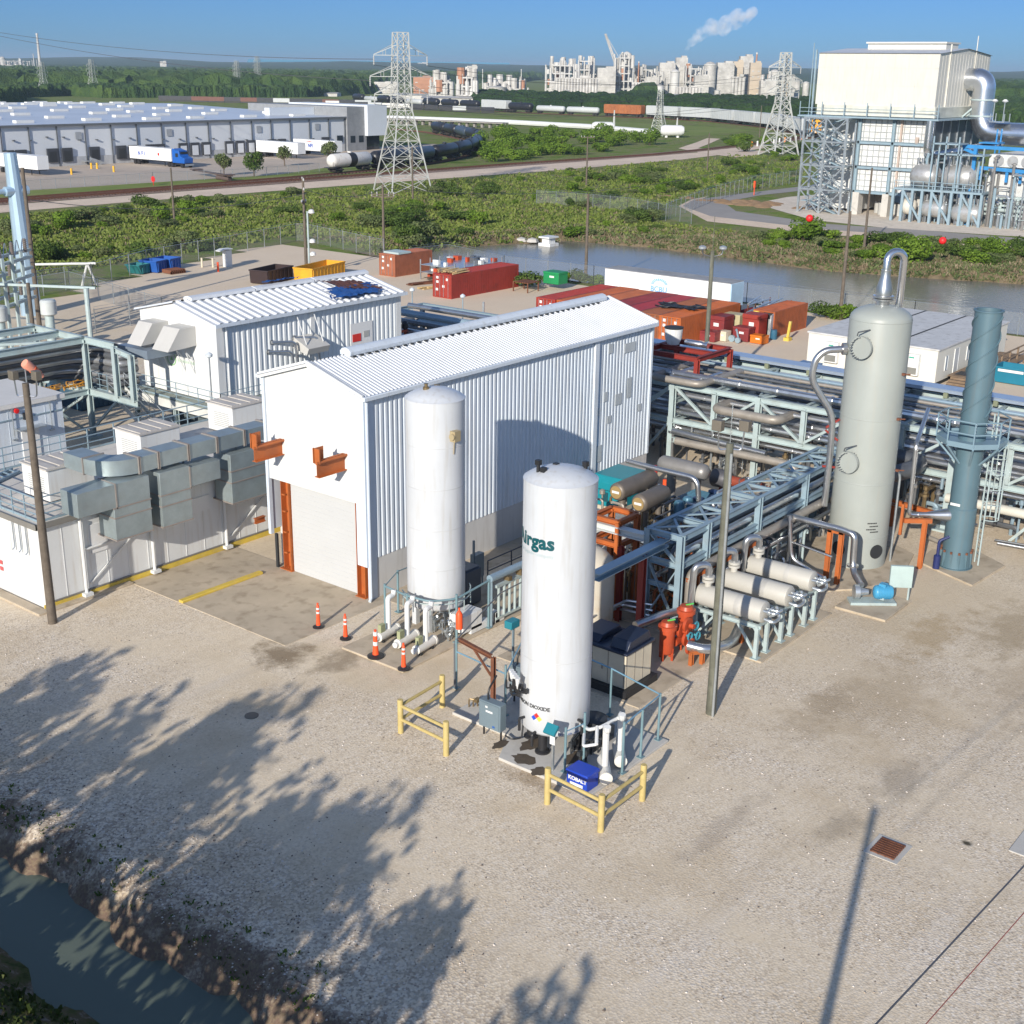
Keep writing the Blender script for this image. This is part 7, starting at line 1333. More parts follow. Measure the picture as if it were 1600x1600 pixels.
chest(98.1,51.2,.9,1.3,.75,P('chest_orange',(.65,.16,.01),.5),'small bright orange chest on the gravel');chest(97.0,54.0,.9,.8,.9,BEIGE,'small beige machine box among the lockers',lid=False)
m=MB();m.lathe([(.28,0),(.3,.02),(.3,.3),(.26,.4)],(101,53.2,1.8),n=14);one(m.build('yellow_bucket',YEL),'yellow bucket on top of the white cabinet','bucket')
m=MB();m.tube([(97.0,52.6,.3),(97.6,53.2,1.1),(98.0,53.5,.4)],.08,6,.2);m.cyl((97.0,53.3,.3),(97.2,53.3,.3),.3,n=14);m.cyl((96.6,52.5,.3),(96.8,52.5,.3),.25,n=14);one(m.build('hand_truck',STEEL),'blue grey hand truck leaning on the dark red chest','hand truck')
m=MB();m.lathe([(.28,0),(.3,.05),(.28,.45),(.3,.5),(.28,.85),(.001,.86)],(100.5,51.1,0),n=16);one(m.build('blue_drum',P('drum_blue',(.03,.12,.2),.5)),'blue grey drum in front of the open container','drum')
m=MB();m.lathe([(.4,0),(.4,1.4),(.001,1.5)],(101.4,51.9,.2),n=16);one(m.build('grey_drum',P('drum_pale',(.35,.38,.38),.5)),'pale grey drum in the doorway of the open container','drum')
t=T('yellow_post','yellow post with a base beside the open container','post',(100.8,49.9,0));m=MB();m.bar((100.8,49.9,.3),(100.9,49.8,1.7),.2);m.cb((100.8,49.9,.15),(.6,.5,.3));m.build('post',YEL,t)
t=T('scrap_rack','rack of stacked steel pipes and scrap between containers and pond','rack',(106,55,0));rr=random.Random(44);m=MB()
for i in range(5): x=103.6+i*1.4;m.bar((x,54.0,0),(x,54.0,2.0),.1);m.bar((x,56.2,0),(x,56.2,2.0),.1);m.bar((x,54,1.0),(x,56.2,1.0),.1)
m.build('frame',RUST,t);m=MB()
for i in range(46): x=103.4+rr.random()*2;y=54+rr.random()*2.2;z=rr.choice((.4,1.1,1.9))+rr.random()*.25;m.cyl((x,y,z),(x+rr.uniform(2,4),y+rr.uniform(-.6,.6),z+rr.uniform(-.1,.3)),.06,n=6)
m.build('steel_pieces',GALV,t);m=MB();m.box(104,106,56.2,56.35,.9,1.5);m.build('red_board',CO[4],t)
t=T('material_rack','open steel rack full of fittings by the pond fence','rack',(108.5,93,0));m=MB()
for i in range(6):
    for y in(91,96): m.bar((104+i*1.6,y,0),(104+i*1.6,y,2.2),.1)
for z in(.8,1.6): m.box(104,112,91,96,z,z+.06)
m.build('frame',GALV,t);m=MB();rr=random.Random(45)
for i in range(50): m.cb((104.3+rr.random()*7.4,91.3+rr.random()*4.4,rr.choice((.25,1.05,1.85))),(.3+rr.random()*.5,.3+rr.random()*.5,.3+rr.random()*.3),rr.randrange(3))
m.build('stored_parts',[PIPED,WHITE,ORF],t)
for i,(px,py,lab) in enumerate(((640,447,'planks lying on the gravel left of the red container, nearer pile'),(660,452,'planks lying on the gravel left of the red container, farther pile'),(668,438,'dark beams lying behind the red container'))):
    q=at(px,py);m=MB();rr=random.Random(i);[m.bar(q+V((rr.uniform(-.5,.5),rr.uniform(-.5,.5),.1+.08*(k//3))),q+V((rr.uniform(2.5,4),rr.uniform(-1.5,0),.1+.08*(k//3))),.2,.08) for k in range(7)];one(m.build('planks',(RUST,LUM,WOODP)[i]),lab,'planks')
q=at(632,425);m=MB();[m.lathe([(.5,0),(.5,.1),(.35,.12),(.35,.0)],(q.x+k*.3,q.y-.4*k,.9),V((.3,-1,.1)),16) for k in range(5)];one(m.build('cable_reels',P('reel_dark',(.08,.09,.1),.5,.2)),'row of dark cable reels in front of the salmon container','reels')
q=at(785,448);t=T('steel_table','yellow topped steel table beside the red container','table',(q.x,q.y,0));m=MB();m.box(q.x-.4,q.x+1.6,q.y-.5,q.y+.5,.95,1.02);m.build('table_top',P('tabletop_ochre',(.35,.22,.04),.6),t);m=MB();[m.bar((q.x+a,q.y+b,0),(q.x+a,q.y+b,.95),.07) for a in(-.3,1.5) for b in(-.4,.4)];m.build('legs',DARK,t)
chest(108.9,81.2,1.6,2.0,1.3,P('box_green',(.01,.22,.07),.5),'bright green box by the pond fence',z=.6);t=T('brown_table','brown slatted table left of the green box','table',(105.7,82.6,0));m=MB();[m.box(104.7,106.7,81.6+k*.3,81.8+k*.3,1.0,1.08) for k in range(7)];[m.bar((a,b,0),(a,b,1),.1) for a in(104.8,106.6) for b in(81.7,83.6)];m.build('slats',RUST,t)
m=MB();m.box(103.6,105.6,98.9,101.2,2.45,2.65);one(m.build('roof_sheet',P('sheet_bluegrey',(.4,.5,.5),.6)),'pale blue grey sheet lying on the salmon container','sheet')
# red table frame and white hopper over the rack
t=T('steel_table','dark red steel table frame above the far side of the big rack','frame',(64.7,38.4,5.2));m=MB()
R_=[onX(1022,545,74),onX(1083,560,74),onX(1120,548,79),onX(1065,535,79)];zt2=4.0
xa,xb,ya,yb=62.8,66.6,36.6,40.3;zt2=6.45
for x in(xa,xb):
    for y in(ya,yb): m.ib((x,y,5.2),(x,y,zt2),.26,.26,.03,up=(1,0,0))
for x in(xa,xb,(xa+xb)/2): m.ib((x,ya,zt2),(x,yb,zt2),.24,.28)
for y in(ya,yb): m.ib((xa,y,zt2),(xb,y,zt2),.24,.28)
m.build('steel',REDP,t)
t=T('white_hopper','white hopper with a dark rim standing on the dark red frame','hopper',(65,39.6,6.6));m=MB();m.lathe([(.35,0),(.5,.35),(.55,1.0),(.5,1.0),(.48,.4)],(65.0,39.6,6.6),n=20);m.build('bowl',WHITE,t);m=MB();m.lathe([(.56,.95),(.58,1.03),(.48,1.03)],(65.0,39.6,6.6),n=20);m.build('rim',DARK,t)
m=MB();m.lathe([(.15,0),(.19,.1),(.19,1.0),(.13,1.2),(.26,1.45)],(65.2,38.9,6.8),(.2,-1,-.05),16);one(m.build('silver_drum',SILVER,smooth=45),'silver pipe piece lying on the dark red frame','pipe')
# portable office
t=T('portable_office','wide white portable office with two roof joints beside the pond','office',(99,38.6,0));OW=P('office_white',(.66,.65,.58),.6,0,.03,.5);xa,xb,ya,yb,h=92.3,107.4,33.5,43.9,2.75
m=MB();m.box(xa,xb,ya,yb,.35,h);m.build('wall',OW,t)
m=MB();m.add([(xa-.1,ya-.1,h+.02),(xb+.1,ya-.1,h+.02),(xb+.1,yb+.1,h+.02),(xa-.1,yb+.1,h+.02),(xa-.1,ya-.1,h+.14),(xb+.1,ya-.1,h+.14),(xb+.1,yb+.1,h+.14),(xa-.1,yb+.1,h+.14)],[(4,5,6,7),(0,1,5,4),(1,2,6,5),(2,3,7,6),(3,0,4,7)]);m.build('roof',P('roof_palegrey',(.56,.56,.55),.7,0,.08,.8,dirt=(.25,.24,.22),dam=.5),t)
for y in(37.0,40.5): m=MB();m.box(xa-.11,xb+.11,y-.07,y+.07,h+.14,h+.17);m.build('roof_joint',DARK,t)
m=MB();m.box(xa+.1,xb-.1,ya+.1,yb-.1,.0,.35);m.build('dark_underside',DARK,t)
for px in(1298,1425):
    q=onX(px,585,xa);m=MB();m.box(xa-.45,xa,q.y-.55,q.y+.55,.75,2.35);c=m.build('wall_air_unit',WHITE,t,bev=.02);m=MB();m.box(xa-.47,xa-.45,q.y-.45,q.y+.45,.85,1.35);m.build('grille',P('grille_dark',(.2,.2,.18),.6),c);m=MB();m.box(xa-.47,xa-.45,q.y-.2,q.y+.2,2.05,2.15);m.build('badge',P('badge_green',(.05,.35,.25),.5),c)
q=onX(1447,585,xa);m=MB();m.box(xa-.03,xa,q.y-.3,q.y+.3,1.2,1.85);m.box(xa-.03,xa,q.y-.3,q.y+.3,1.92,2.5);m.build('window',P('window_pale',(.6,.66,.68),.2),t)
for x,w,z0_,z1_,nmn in((94.2,.5,1.0,2.1,'window'),(96.2,.9,.4,2.4,'door'),(98.6,.5,1.1,2.2,'window'),(101.2,.5,1.1,2.2,'window'),(104,.5,1.1,2.2,'window')):
    m=MB();m.box(x-w/2,x+w/2,ya-.03,ya,z0_,z1_);c=m.build(nmn,P('pane_blue',(.35,.42,.47),.25) if nmn=='window' else P('door_grey',(.5,.52,.52),.5),t)
    m=MB();[m.box(x+s*w/2-.03,x+s*w/2+.03,ya-.05,ya,z0_,z1_) for s in(-1,1)];m.build('frame',WHITE,c)
t=T('timber_deck','brown timber deck with steps and rails beside the portable office','deck',(97,32.4,0));DK=P('deck_wood',(.20,.14,.09),.85,0,.25,2);m=MB()
for i in range(46): m.box(94.2+i*.25,94.42+i*.25,31.2,33.3,.62,.67)
m.box(94.2,105.7,31.2,31.3,.4,.62);m.build('deck_boards',DK,t);m=MB();[m.box(93.0+i*.35,93.35+i*.35,31.6,33.0,.0,.16+i*.15) for i in range(4)];m.build('steps',DK,t)
m=MB()
for x in [94.4+1.85*i for i in range(7)]: m.bar((x,31.25,0),(x,31.25,1.65),.12)
for z in(1.1,1.6): m.bar((94.4,31.25,z),(105.6,31.25,z),.1,.08)
m.build('rail',DK,t);m=MB();m.box(94.8,96.2,31.6,33,.68,.7);m.build('black_mat',BLACK,t)
m=MB();m.lathe([(.3,0),(.36,.05),(.4,.6),(.44,.62)],(97.2,31.9,.7),n=16);one(m.build('black_bin',BLACK),'black tub on the timber deck','tub')
dumpster(97.9,29.6,1.9,2.4,1.3,P('skip_teal_blue',(.01,.17,.26),.5,0,.1),'teal blue skip with a white stripe on the gravel at the right edge','skip',0,4,.15)
m=MB();m.box(96.93,96.95,28.6,30.5,.95,1.15);one(m.build('label_panel',WHITE),'white stripe panel on the teal blue skip','panel')
q=at(1262,585);chest(q.x,q.y,1.4,1.6,.9,P('box_midblue',(.05,.14,.30),.5),'blue box beside the portable office')
# poles of the yard
t,q,h=wp(1062,537,385,'mossy pole with a twin round floodlight, rising above the container row',.2,mat=MATS['mossy_pole']) if 0 else (None,None,None)
q=V((93.9,56.4,0));q=onX(1056,537,88.0);q=at(1058,600);q=V((77.0,44.2,0));h=hgt(q,392);t=T('utility_pole','mossy wooden pole with two round floodlights, rising by the white hopper','utility pole',(q.x,q.y,0),'wooden poles');m=MB();m.cyl((q.x,q.y,0),(q.x,q.y,h),.19,.13,10);m.cyl((q.x,q.y,h),(q.x,q.y,h+2.3),.02,n=5);m.build('pole',MATS['mossy_pole'],t)
m=MB();m.tube([q+LV*.7+V((0,0,h+.1)),q+LV*.65+V((0,0,h-.25)),q+V((0,0,h-.4)),q-LV*.65+V((0,0,h-.25)),q-LV*.7+V((0,0,h+.1))],.035,6,.2);m.build('lamp_bracket',PIPED,t)
for s in(1,-1): m=MB();m.lathe([(.12,0),(.26,.1),(.26,.22),(.1,.3)],q+LV*.7*s+V((0,0,h+.05)),n=14);m.build('floodlight',P('lamp_chrome',(.5,.52,.52),.3,.5),t)
# ---------------------------------------------------------------- warehouse
WY=264.;t=T('warehouse','long low pale grey warehouse with loading docks, far left','warehouse',(190,WY,0));WH=P('warehouse_wall',(.62,.65,.68),.6,0,.03,.1);EV=onY(180,192,WY).z
m=MB();m.box(95,256.2,WY,WY+150,0,EV);m.build('wall',WH,t)
m=MB();m.box(95,256.3,WY-.15,WY,0,2.0);m.build('wall_base',P('warehouse_base',(.42,.43,.44),.7),t)
m=MB();m.add([(94.5,WY-.6,EV+.05),(256.8,WY-.6,EV+.05),(256.8,WY+75,EV+1.6),(94.5,WY+75,EV+1.6),(256.8,WY+150,EV+.05),(94.5,WY+150,EV+.05)],[(0,1,2,3),(3,2,4,5)]);m.build('roof',P('warehouse_roof',(.55,.58,.62),.35,.1,.12,.05,dirt=(.65,.68,.7),dam=.4),t,smooth=0)
m=MB();m.box(94.5,256.9,WY-.7,WY-.55,EV-.35,EV+.1);m.build('fascia',P('dark_fascia',(.12,.13,.14),.5),t)
m=MB()
for px in(0,44,88,132,173,213,252,290,325,360,393,423,453,483,513,538): x=onY(px,210,WY).x;m.box(x-.13,x+.13,WY-.3,WY-.15,.0,EV-.3)
for k in range(1,7): x=152.5-7*k;m.box(x-.13,x+.13,WY-.3,WY-.15,0,EV-.3)
m.build('joint_posts',P('joint_dark',(.10,.11,.12),.5),t)
for px in(81,104,147,189,209,304,322,358,375,392,12,32,235,250,425,440,286,508):
    a=onY(px,243,WY);w=1.35;hh=(1.0,3.6);m=MB();m.box(a.x-w,a.x+w,WY-.5,WY-.16,hh[0],hh[1]+.35);d=m.build('dock_door',P('dock_seal',(.05,.055,.065),.8),t);m=MB();m.box(a.x-w+.45,a.x+w-.45,WY-.54,WY-.5,1.0,3.3);m.build('door_panel',DARK if px in(81,104,147,189,12,32,508) else WH,d)
for px,py in((122,212),(264,207),(404,202),(495,198)): a=onY(px,py,WY);m=MB();m.box(a.x-.8,a.x+.8,WY-.2,WY-.15,a.z-.8,a.z+.8);m.build('wall_vent',P('vent_grey',(.33,.35,.37),.6),t)
m=MB();rr=random.Random(2)
for px in range(20,540,26): a=onY(px,214+rr.random()*6,WY);m.box(a.x-.3,a.x+.3,WY-.5,WY-.15,a.z-.1,a.z+.15)
m.build('wall_lamps',P('lamp_dark',(.12,.13,.14),.5),t)
m=MB();a=onY(135,258,WY);m.box(a.x-1.5,a.x-.2,WY-2.4,WY-.5,.9,1.1);m.bar((a.x,WY-1.5,1.1),(a.x+3,WY-1.5,.1),.2,1.4);[m.bar((a.x-1.5+k,WY-2.3,.9),(a.x-1.5+k,WY-2.3,2.0),.08) for k in(0,1.3)];m.build('dock_stairs',GALV,t)
k=0
for i in range(10):
    for j in range(10):
        x=105+i*15.5+rr.uniform(-3,3);y=WY+8+j*13+rr.uniform(-3,3);zz_=EV+.05+1.55*min(y-WY,WY+150-y)/75;m=MB();m.box(x-2.2,x+2.2,y-.8,y+.8,zz_,zz_+.55);m.build('skylight',WHITE,t)
t=T('office_block','grey and white office corner block at the right end of the warehouse','office block',(263,WY,0))
m=MB();m.box(256.3,263.6,WY-.8,WY+40,0,EV+2.6);m.build('grey_block',P('office_grey',(.24,.25,.26),.6),t);m=MB();m.box(263.0,270.6,WY-2.0,WY+30,3.9,EV+3.0);m.box(240,256.2,WY+12,WY+14,EV-.3,EV+2.2);m.build('white_block',P('office_pale',(.62,.66,.70),.5,0,.02),t)
m=MB();m.box(264,270,WY+.5,WY+28,0,3.9);m.box(257.4,259.2,WY-.85,WY-.8,2.2,4.0);m.box(260.6,262.4,WY-.85,WY-.8,2.2,4.0);m.box(252.8,255,WY-.35,WY-.3,2.4,4.2);m.build('windows',GLASS,t)
# ---------------------------------------------------------------- road trailers
def trailer(x,y,label,L_=15.5,h0=1.25,h1=3.95,blue=False,logo=1):
    t=T('box_trailer',label,'trailer',(x,y,0),'white box trailers at the docks');m=MB();m.box(x-1.3,x+1.3,y-L_,y,h0,h1);m.build('box_body',P('trailer_body',(.74,.75,.75),.5,0,.03),t)
    m=MB();m.box(x-1.1,x+1.1,y-L_+.4,y-.2,h0-.2,h0);m.bar((x-.9,y-L_+3,.1),(x-.9,y-L_+3,1.1),.15);m.bar((x+.9,y-L_+3,.1),(x+.9,y-L_+3,1.1),.15);m.build('chassis',BLACK,t)
    for yy in(y-1.8,y-3.1): m=MB();[m.cyl((x+s*1.25,yy,.5),(x+s*.8,yy,.5),.5,n=14) for s in(-1,1)];m.build('wheel',BLACK,t)
    if logo: m=MB();m=place_text(text('NFI',1.25,.05,sp=1.6 if logo==2 else 1),(x-1.32,y-3.2 if logo==2 else y-5.5,2.1),(0,-1,0),(0,0,1));m.build('lettering',P('nfi_blue',(.02,.08,.4),.5),t,smooth=0)
    if logo==1: m=MB();m.ext([(x-1.31,y-4.5,3.4),(x-1.31,y-6.2,3.65),(x-1.31,y-7.9,3.3),(x-1.31,y-6.2,3.45)],(-.01,0,0));m.build('red_swoosh',MATS['sign_red'],t,smooth=0)
    if logo==2: m=MB();m.box(x-1.32,x-1.31,y-11.2,y-10.6,2.3,2.9);m.build('red_mark',MATS['sign_red'],t)
    return t
trailer(186,WY-2.2,'white trailer lettered in blue, behind the blue truck',logo=2)
trailer(224.6,WY-1.5,'plain white trailer at the dock, first right of the verge trees',logo=0);trailer(237.2,WY-1.5,'white trailer with red arc logo, nearest the office block');trailer(150.8,WY-5,'white trailer with red arc logo at the left edge')
t=T('truck','bright blue semi truck tractor in front of the lettered trailer','truck',(186,243,0));TBL=P('truck_blue',(.01,.10,.40),.35,0,.05);y=WY-2.2-15.7
m=MB();m.box(184.8,187.2,y-2.4,y,1.0,3.7);m.ext([(184.8,y-2.4,1.0),(184.8,y-4.2,1.0),(184.8,y-4.4,2.1),(184.8,y-2.9,2.5),(184.8,y-2.4,3.4)],(2.4,0,0));m.ext([(184.8,y,3.7),(184.8,y-1.9,3.7),(184.8,y-.2,4.1)],(2.4,0,0));m.build('cab',TBL,t,bev=.05)
m=MB();m.box(184.77,184.8,y-2.2,y-1.2,2.3,3.1);m.bar((185,y-2.75,3.2),(187,y-2.75,3.2),.05,.5);m.build('windows',GLASS,t);m=MB();m.box(185.2,186.8,y-4.6,y+1.5,.6,1.0);m.build('chassis',BLACK,t)
for yy in(y-3.4,y+.2,y+1.3):
    for s in(-1,1): m=MB();m.cyl((186+s*1.25,yy,.52),(186+s*.85,yy,.52),.52,n=16);m.build('wheel',BLACK,t)
m=MB();m.box(184.9,187.1,y-4.62,y-4.45,.5,.9);[m.cyl((184.95,y-.6-k,3.0),(184.95,y-.6-k,4.3),.1) for k in(0,)];m.build('bumper',GALV,t)
t=T('flat_chassis','empty dark container chassis parked on the lot','chassis',(180,222,0));a=at(305,274);b=at(360,284);m=MB();m.bar(a+V((0,0,1.1)),b+V((0,0,1.1)),1.2,.25);m.bar(a+V((0,0,1.3)),a+V((0,0,1.3))+(b-a)*.1,2.3,.2);m.bar(b+V((0,0,1.3)),b+V((0,0,1.3))-(b-a)*.1,2.3,.2);[m.cyl(a+(b-a)*f+V((0,-1.1,.5)),a+(b-a)*f+V((0,1.1,.5)),.5,n=12) for f in(.75,.9)];m.build('frame',P('chassis_brown',(.1,.07,.06),.6),t)
for px,py,lb in((143,264,'yellow bollard by the dock stairs, left'),(152,264,'yellow bollard by the dock stairs, right'),(112,273,'short orange bollard on the truck lot, left'),(178,269,'short orange bollard on the truck lot, right')):
    q=at(px,py);m=MB();m.cyl((q.x,q.y,0),(q.x,q.y,1.3),.22,n=8);one(m.build('bollard',P('bollard_yellow',(.75,.42,.03),.5)),lb,'bollard')
for px,py,lb in((240,290,'red round switch target beside the railway'),(1265,352,'x'),):
    if lb=='x': continue
    q=at(px,py);m=MB();m.bar((q.x,q.y,0),(q.x,q.y,.9),.08);m.cyl((q.x-.05,q.y,1.2),(q.x+.05,q.y,1.2),.55,n=16);one(m.build('switch_target',P('target_red',(.75,.02,.02),.5)),lb,'signal')
# ---------------------------------------------------------------- railway cars
def tankcar(name,mat,band=None,L_=14.2,sc=1.0):
    t=T(name,name,'tank car',(0,0,0),'tank cars on the siding');O=V((0,0,0));h=L_/2;m=MB();m.lathe([(.001,-h+.3),(.7,-h+.4),(1.2,-h+.75),(1.42,-h+1.3),(1.45,0),(1.42,h-1.3),(1.2,h-.75),(.7,h-.4),(.001,h-.3)],(0,0,2.55),'x',20);m.build('tank',mat,t,org=O,smooth=60)
    m=MB();m.cyl((0,0,3.9),(0,0,4.3),.5,n=12);m.build('dome',mat,t,org=O)
    if band: m=MB();m.lathe([(1.46,-1.1),(1.48,-1.0),(1.48,1.0),(1.46,1.1)],(0,0,2.55),'x',20);m.build('black_band',BLACK,t,org=O)
    m=MB();m.box(-h,h,-.3,.3,.95,1.15);m.box(-h,-h+1.1,-1.3,1.3,1.05,1.2);m.box(h-1.1,h,-1.3,1.3,1.05,1.2);[m.bar((s,-1.2,1.1),(s,-1.2,2.4),.06) for s in(-h+.1,h-.1)]
    m.build('underframe',BLACK,t,org=O)
    for s in(-h+2.4,h-2.4): m=MB();m.box(s-1.4,s+1.4,-1.05,1.05,.55,.85);[m.cyl((s+a,-.85,.6),(s+a,.85,.6),.42,n=12) for a in(-.85,.85)];m.build('bogie',P('bogie_dark',(.04,.035,.03),.7),t,org=O)
    return t
def hopper(name,mat):
    t=T(name,name,'hopper car',(0,0,0),'cars of the far train');O=V((0,0,0));m=MB();m.ext([(-11,-1.8,1.5),(11,-1.8,1.5),(11.3,-1.8,2.6),(11.3,-1.8,5.3),(10.9,-1.8,5.7),(-10.9,-1.8,5.7),(-11.3,-1.8,5.3),(-11.3,-1.8,2.6)],(0,3.6,0))
    for i in range(12): m.box(-10.8+i*1.9,-10.6+i*1.9,-1.9,1.9,1.7,5.4)
    m.build('body',mat,t,org=O);m=MB();[m.ext([(s-3,-1.2,1.5),(s+3,-1.2,1.5),(s+.7,-1.2,.6),(s-.7,-1.2,.6)],(0,2.4,0)) for s in(-6.5,0,6.5)];m.box(-12,12,-.4,.4,1.1,1.4);m.build('underframe',BLACK,t,org=O)
    m=MB();[m.cyl((s+a,-1.1,.6),(s+a,1.1,.6),.6,n=10) for s in(-9.6,9.6) for a in(-1,1)];m.build('bogie',MATS['bogie_dark'],t,org=O);return t
TCW=P('tankcar_white',(.68,.66,.62),.5,0,.05,.5,dirt=(.35,.25,.18),dam=.4);TCB=P('tankcar_black',(.018,.02,.026),.4,0,.3,.3,dirt=(.09,.07,.06),dam=.5);TCG=P('tankcar_blue_grey',(.05,.07,.10),.4,0,.2,.3)
HG=P('hopper_grey',(.50,.52,.52),.6,0,.06,.1,dirt=(.3,.28,.26),dam=.3);HO=P('hopper_brown',(.35,.12,.04),.7,0,.2,.2,dirt=(.12,.03,.02),dam=.6)
cw=tankcar('white_tank_car',TCW,True);cb_=tankcar('tank_car',TCB);cg=tankcar('tank_car',TCG);cgw=tankcar('grey_tank_car',HG,None,20);h1=hopper('hopper_car',HG);h2=hopper('hopper_car',HO)
bpy.context.view_layer.update()
def along(path,s):
    for a,b in zip(path,path[1:]):
        L_=math.hypot(b[0]-a[0],b[1]-a[1])
        if s<=L_: f=s/L_;return a[0]+(b[0]-a[0])*f,a[1]+(b[1]-a[1])*f,math.atan2(b[1]-a[1],b[0]-a[0])
        s-=L_
    return None
SID=[(195,206.7),(210,208.4),(230,213),(246,218.5),(262,226),(278,236),(297,250),(313,264),(327,283),(340,302),(352,322),(360,345)]
x,y,a=along(SID,7.6);cw.location=(x,y,.35);cw.rotation_euler=(0,0,a);cw['label']='white tank car with a black band, first on the siding';usedc=set()
for i in range(1,13):
    p=along(SID,7.6+i*14.9)
    if not p: break
    src=cb_ if i%4 in(0,1,3) else cg;lab=('black' if src is cb_ else 'blue grey')+' tank car on the siding, '+ORD[i-1]+' behind the white one'
    if src.name not in usedc: usedc.add(src.name);src.location=(p[0],p[1],.35);src.rotation_euler=(0,0,p[2]);src['label']=lab
    else: dup(src,(p[0],p[1],.35),p[2],lab,'tank cars on the siding')
TR2=[(449,221),(468,237),(497,262),(520,290),(540,318),(549,350),(550,375),(549,400),(553,440),(566,490),(590,560),(625,640)]
track([(400,212)]+TR2,'railway_track','far curved track under the long grey train')
seq=['h']*7+['o','g','g','t','h','t','t','t','g','t','t','g','t','h','t','t'];u2=set();cc={}
nmx={'h':('pale grey hopper car of the far train',h1),'o':('rusty orange hopper car of the far train, the only brown one',h2),'g':('pale grey tank car of the far train',cgw),'t':('dark tank car of the far train',cb_)}
s=15.
for k in seq:
    p=along(TR2,s)
    if not p: break
    base,src=nmx[k];cc[k]=cc.get(k,0)+1;lab=base if k=='o' else base+', '+(ORD+('thirteenth',))[cc[k]-1]+' of its kind behind the locomotive'
    if k!='t' and src.name not in u2: u2.add(src.name);src.location=(p[0],p[1],.35);src.rotation_euler=(0,0,p[2]);src['label']=lab;src['group']='cars of the far train'
    else: dup(src,(p[0],p[1],.35),p[2],lab,'cars of the far train',1.25 if k=='t' else None)
    s+=24.6 if k in 'ho' else 21.5
t=T('locomotive','yellow and orange fronted locomotive pulling the far train at the bend','locomotive',(445,218,.3),None,math.atan2(16,19));O=V((0,0,0))
m=MB();m.box(-9,4,-1.6,1.6,1.4,5.2);m.box(-9,9.2,-1.9,1.9,1.1,1.6);m.build('hood',P('loco_grey',(.16,.16,.17),.5),t,org=O,bev=.1);m=MB();m.box(-9.05,-6.0,-2.1,2.1,1.5,6.0);m.box(-10.2,-9.0,-1.2,1.2,1.5,4.0);m.build('cab',P('loco_yellow',(.80,.36,.02),.5),t,org=O,bev=.15)
m=MB();m.box(-9.12,-9.05,-1.8,-.3,4.4,5.3);m.box(-9.12,-9.05,.3,1.8,4.4,5.3);m.build('windscreen',GLASS,t,org=O);m=MB();m.cyl((-10.25,0,3.4),(-10.2,0,3.4),.35,n=12);m.cyl((-10.25,.8,1.9),(-10.2,.8,1.9),.3);m.cyl((-10.25,-.8,1.9),(-10.2,-.8,1.9),.3);m.build('headlight',WHITE,t,org=O)
m=MB();[m.cyl((a,-1.1,.6),(a,1.1,.6),.55,n=12) for a in(-7.5,-5.8,4,6)];m.build('wheels',BLACK,t,org=O);t.rotation_euler=(0,0,math.radians(38))
# strings of cars behind the warehouse and at far left
rr=random.Random(17)
def farcar(px,py,w,h,mat,lab,grp):
    q=at(px,py);D=(q-V((0,0,CH))).length;W_=w*D/2000;H_=h*D/2000;d=-LV;m=MB();e=q+V((0,0,.15*H_));m.bar(e-d*W_/2+V((0,0,H_*.5)),e+d*W_/2+V((0,0,H_*.5)),3.2,H_*.75);t=T('rail_car',lab,'rail car',q,grp);m.build('body',mat,t);m=MB();m.bar(q-d*W_*.48+V((0,0,.12*H_)),q+d*W_*.48+V((0,0,.12*H_)),2.4,.2*H_);m.build('underframe',BLACK,t)
HB=P('boxcar_brown',(.16,.07,.05),.7)
for i in range(13): mt,nn=((TCB,'black'),(HB,'brown'),(HG,'pale grey'))[(0,0,1,1,0,1,0,2,0,0,1,0,2)[i]];farcar(262+i*25.5,158.3+i*.55,24,7.5,mt,nn+' rail car beyond the warehouse roof, '+(ORD+('thirteenth',))[i]+' from the left','rail cars beyond the warehouse')
for i in range(6): mt,nn=((TCB,'dark'),(HG,'pale'))[(0,0,1,0,0,1)[i]];farcar(8+i*18,147.5+.1*i,17,6.5,mt,nn+' rail car in the yard at the far left, '+ORD[i]+' from the edge','rail cars at the far left')
for i in range(12): mt,nn=((TCW,'white'),(TCB,'black'),(HG,'grey'))[(0,1,1,2,0,0,1,1,1,2,1,1)[i]];farcar(520+i*22,166.5+i*.9,20,8,mt,nn+' rail car between warehouse and plant, '+ORD[i]+' from the left','rail cars between warehouse and plant')
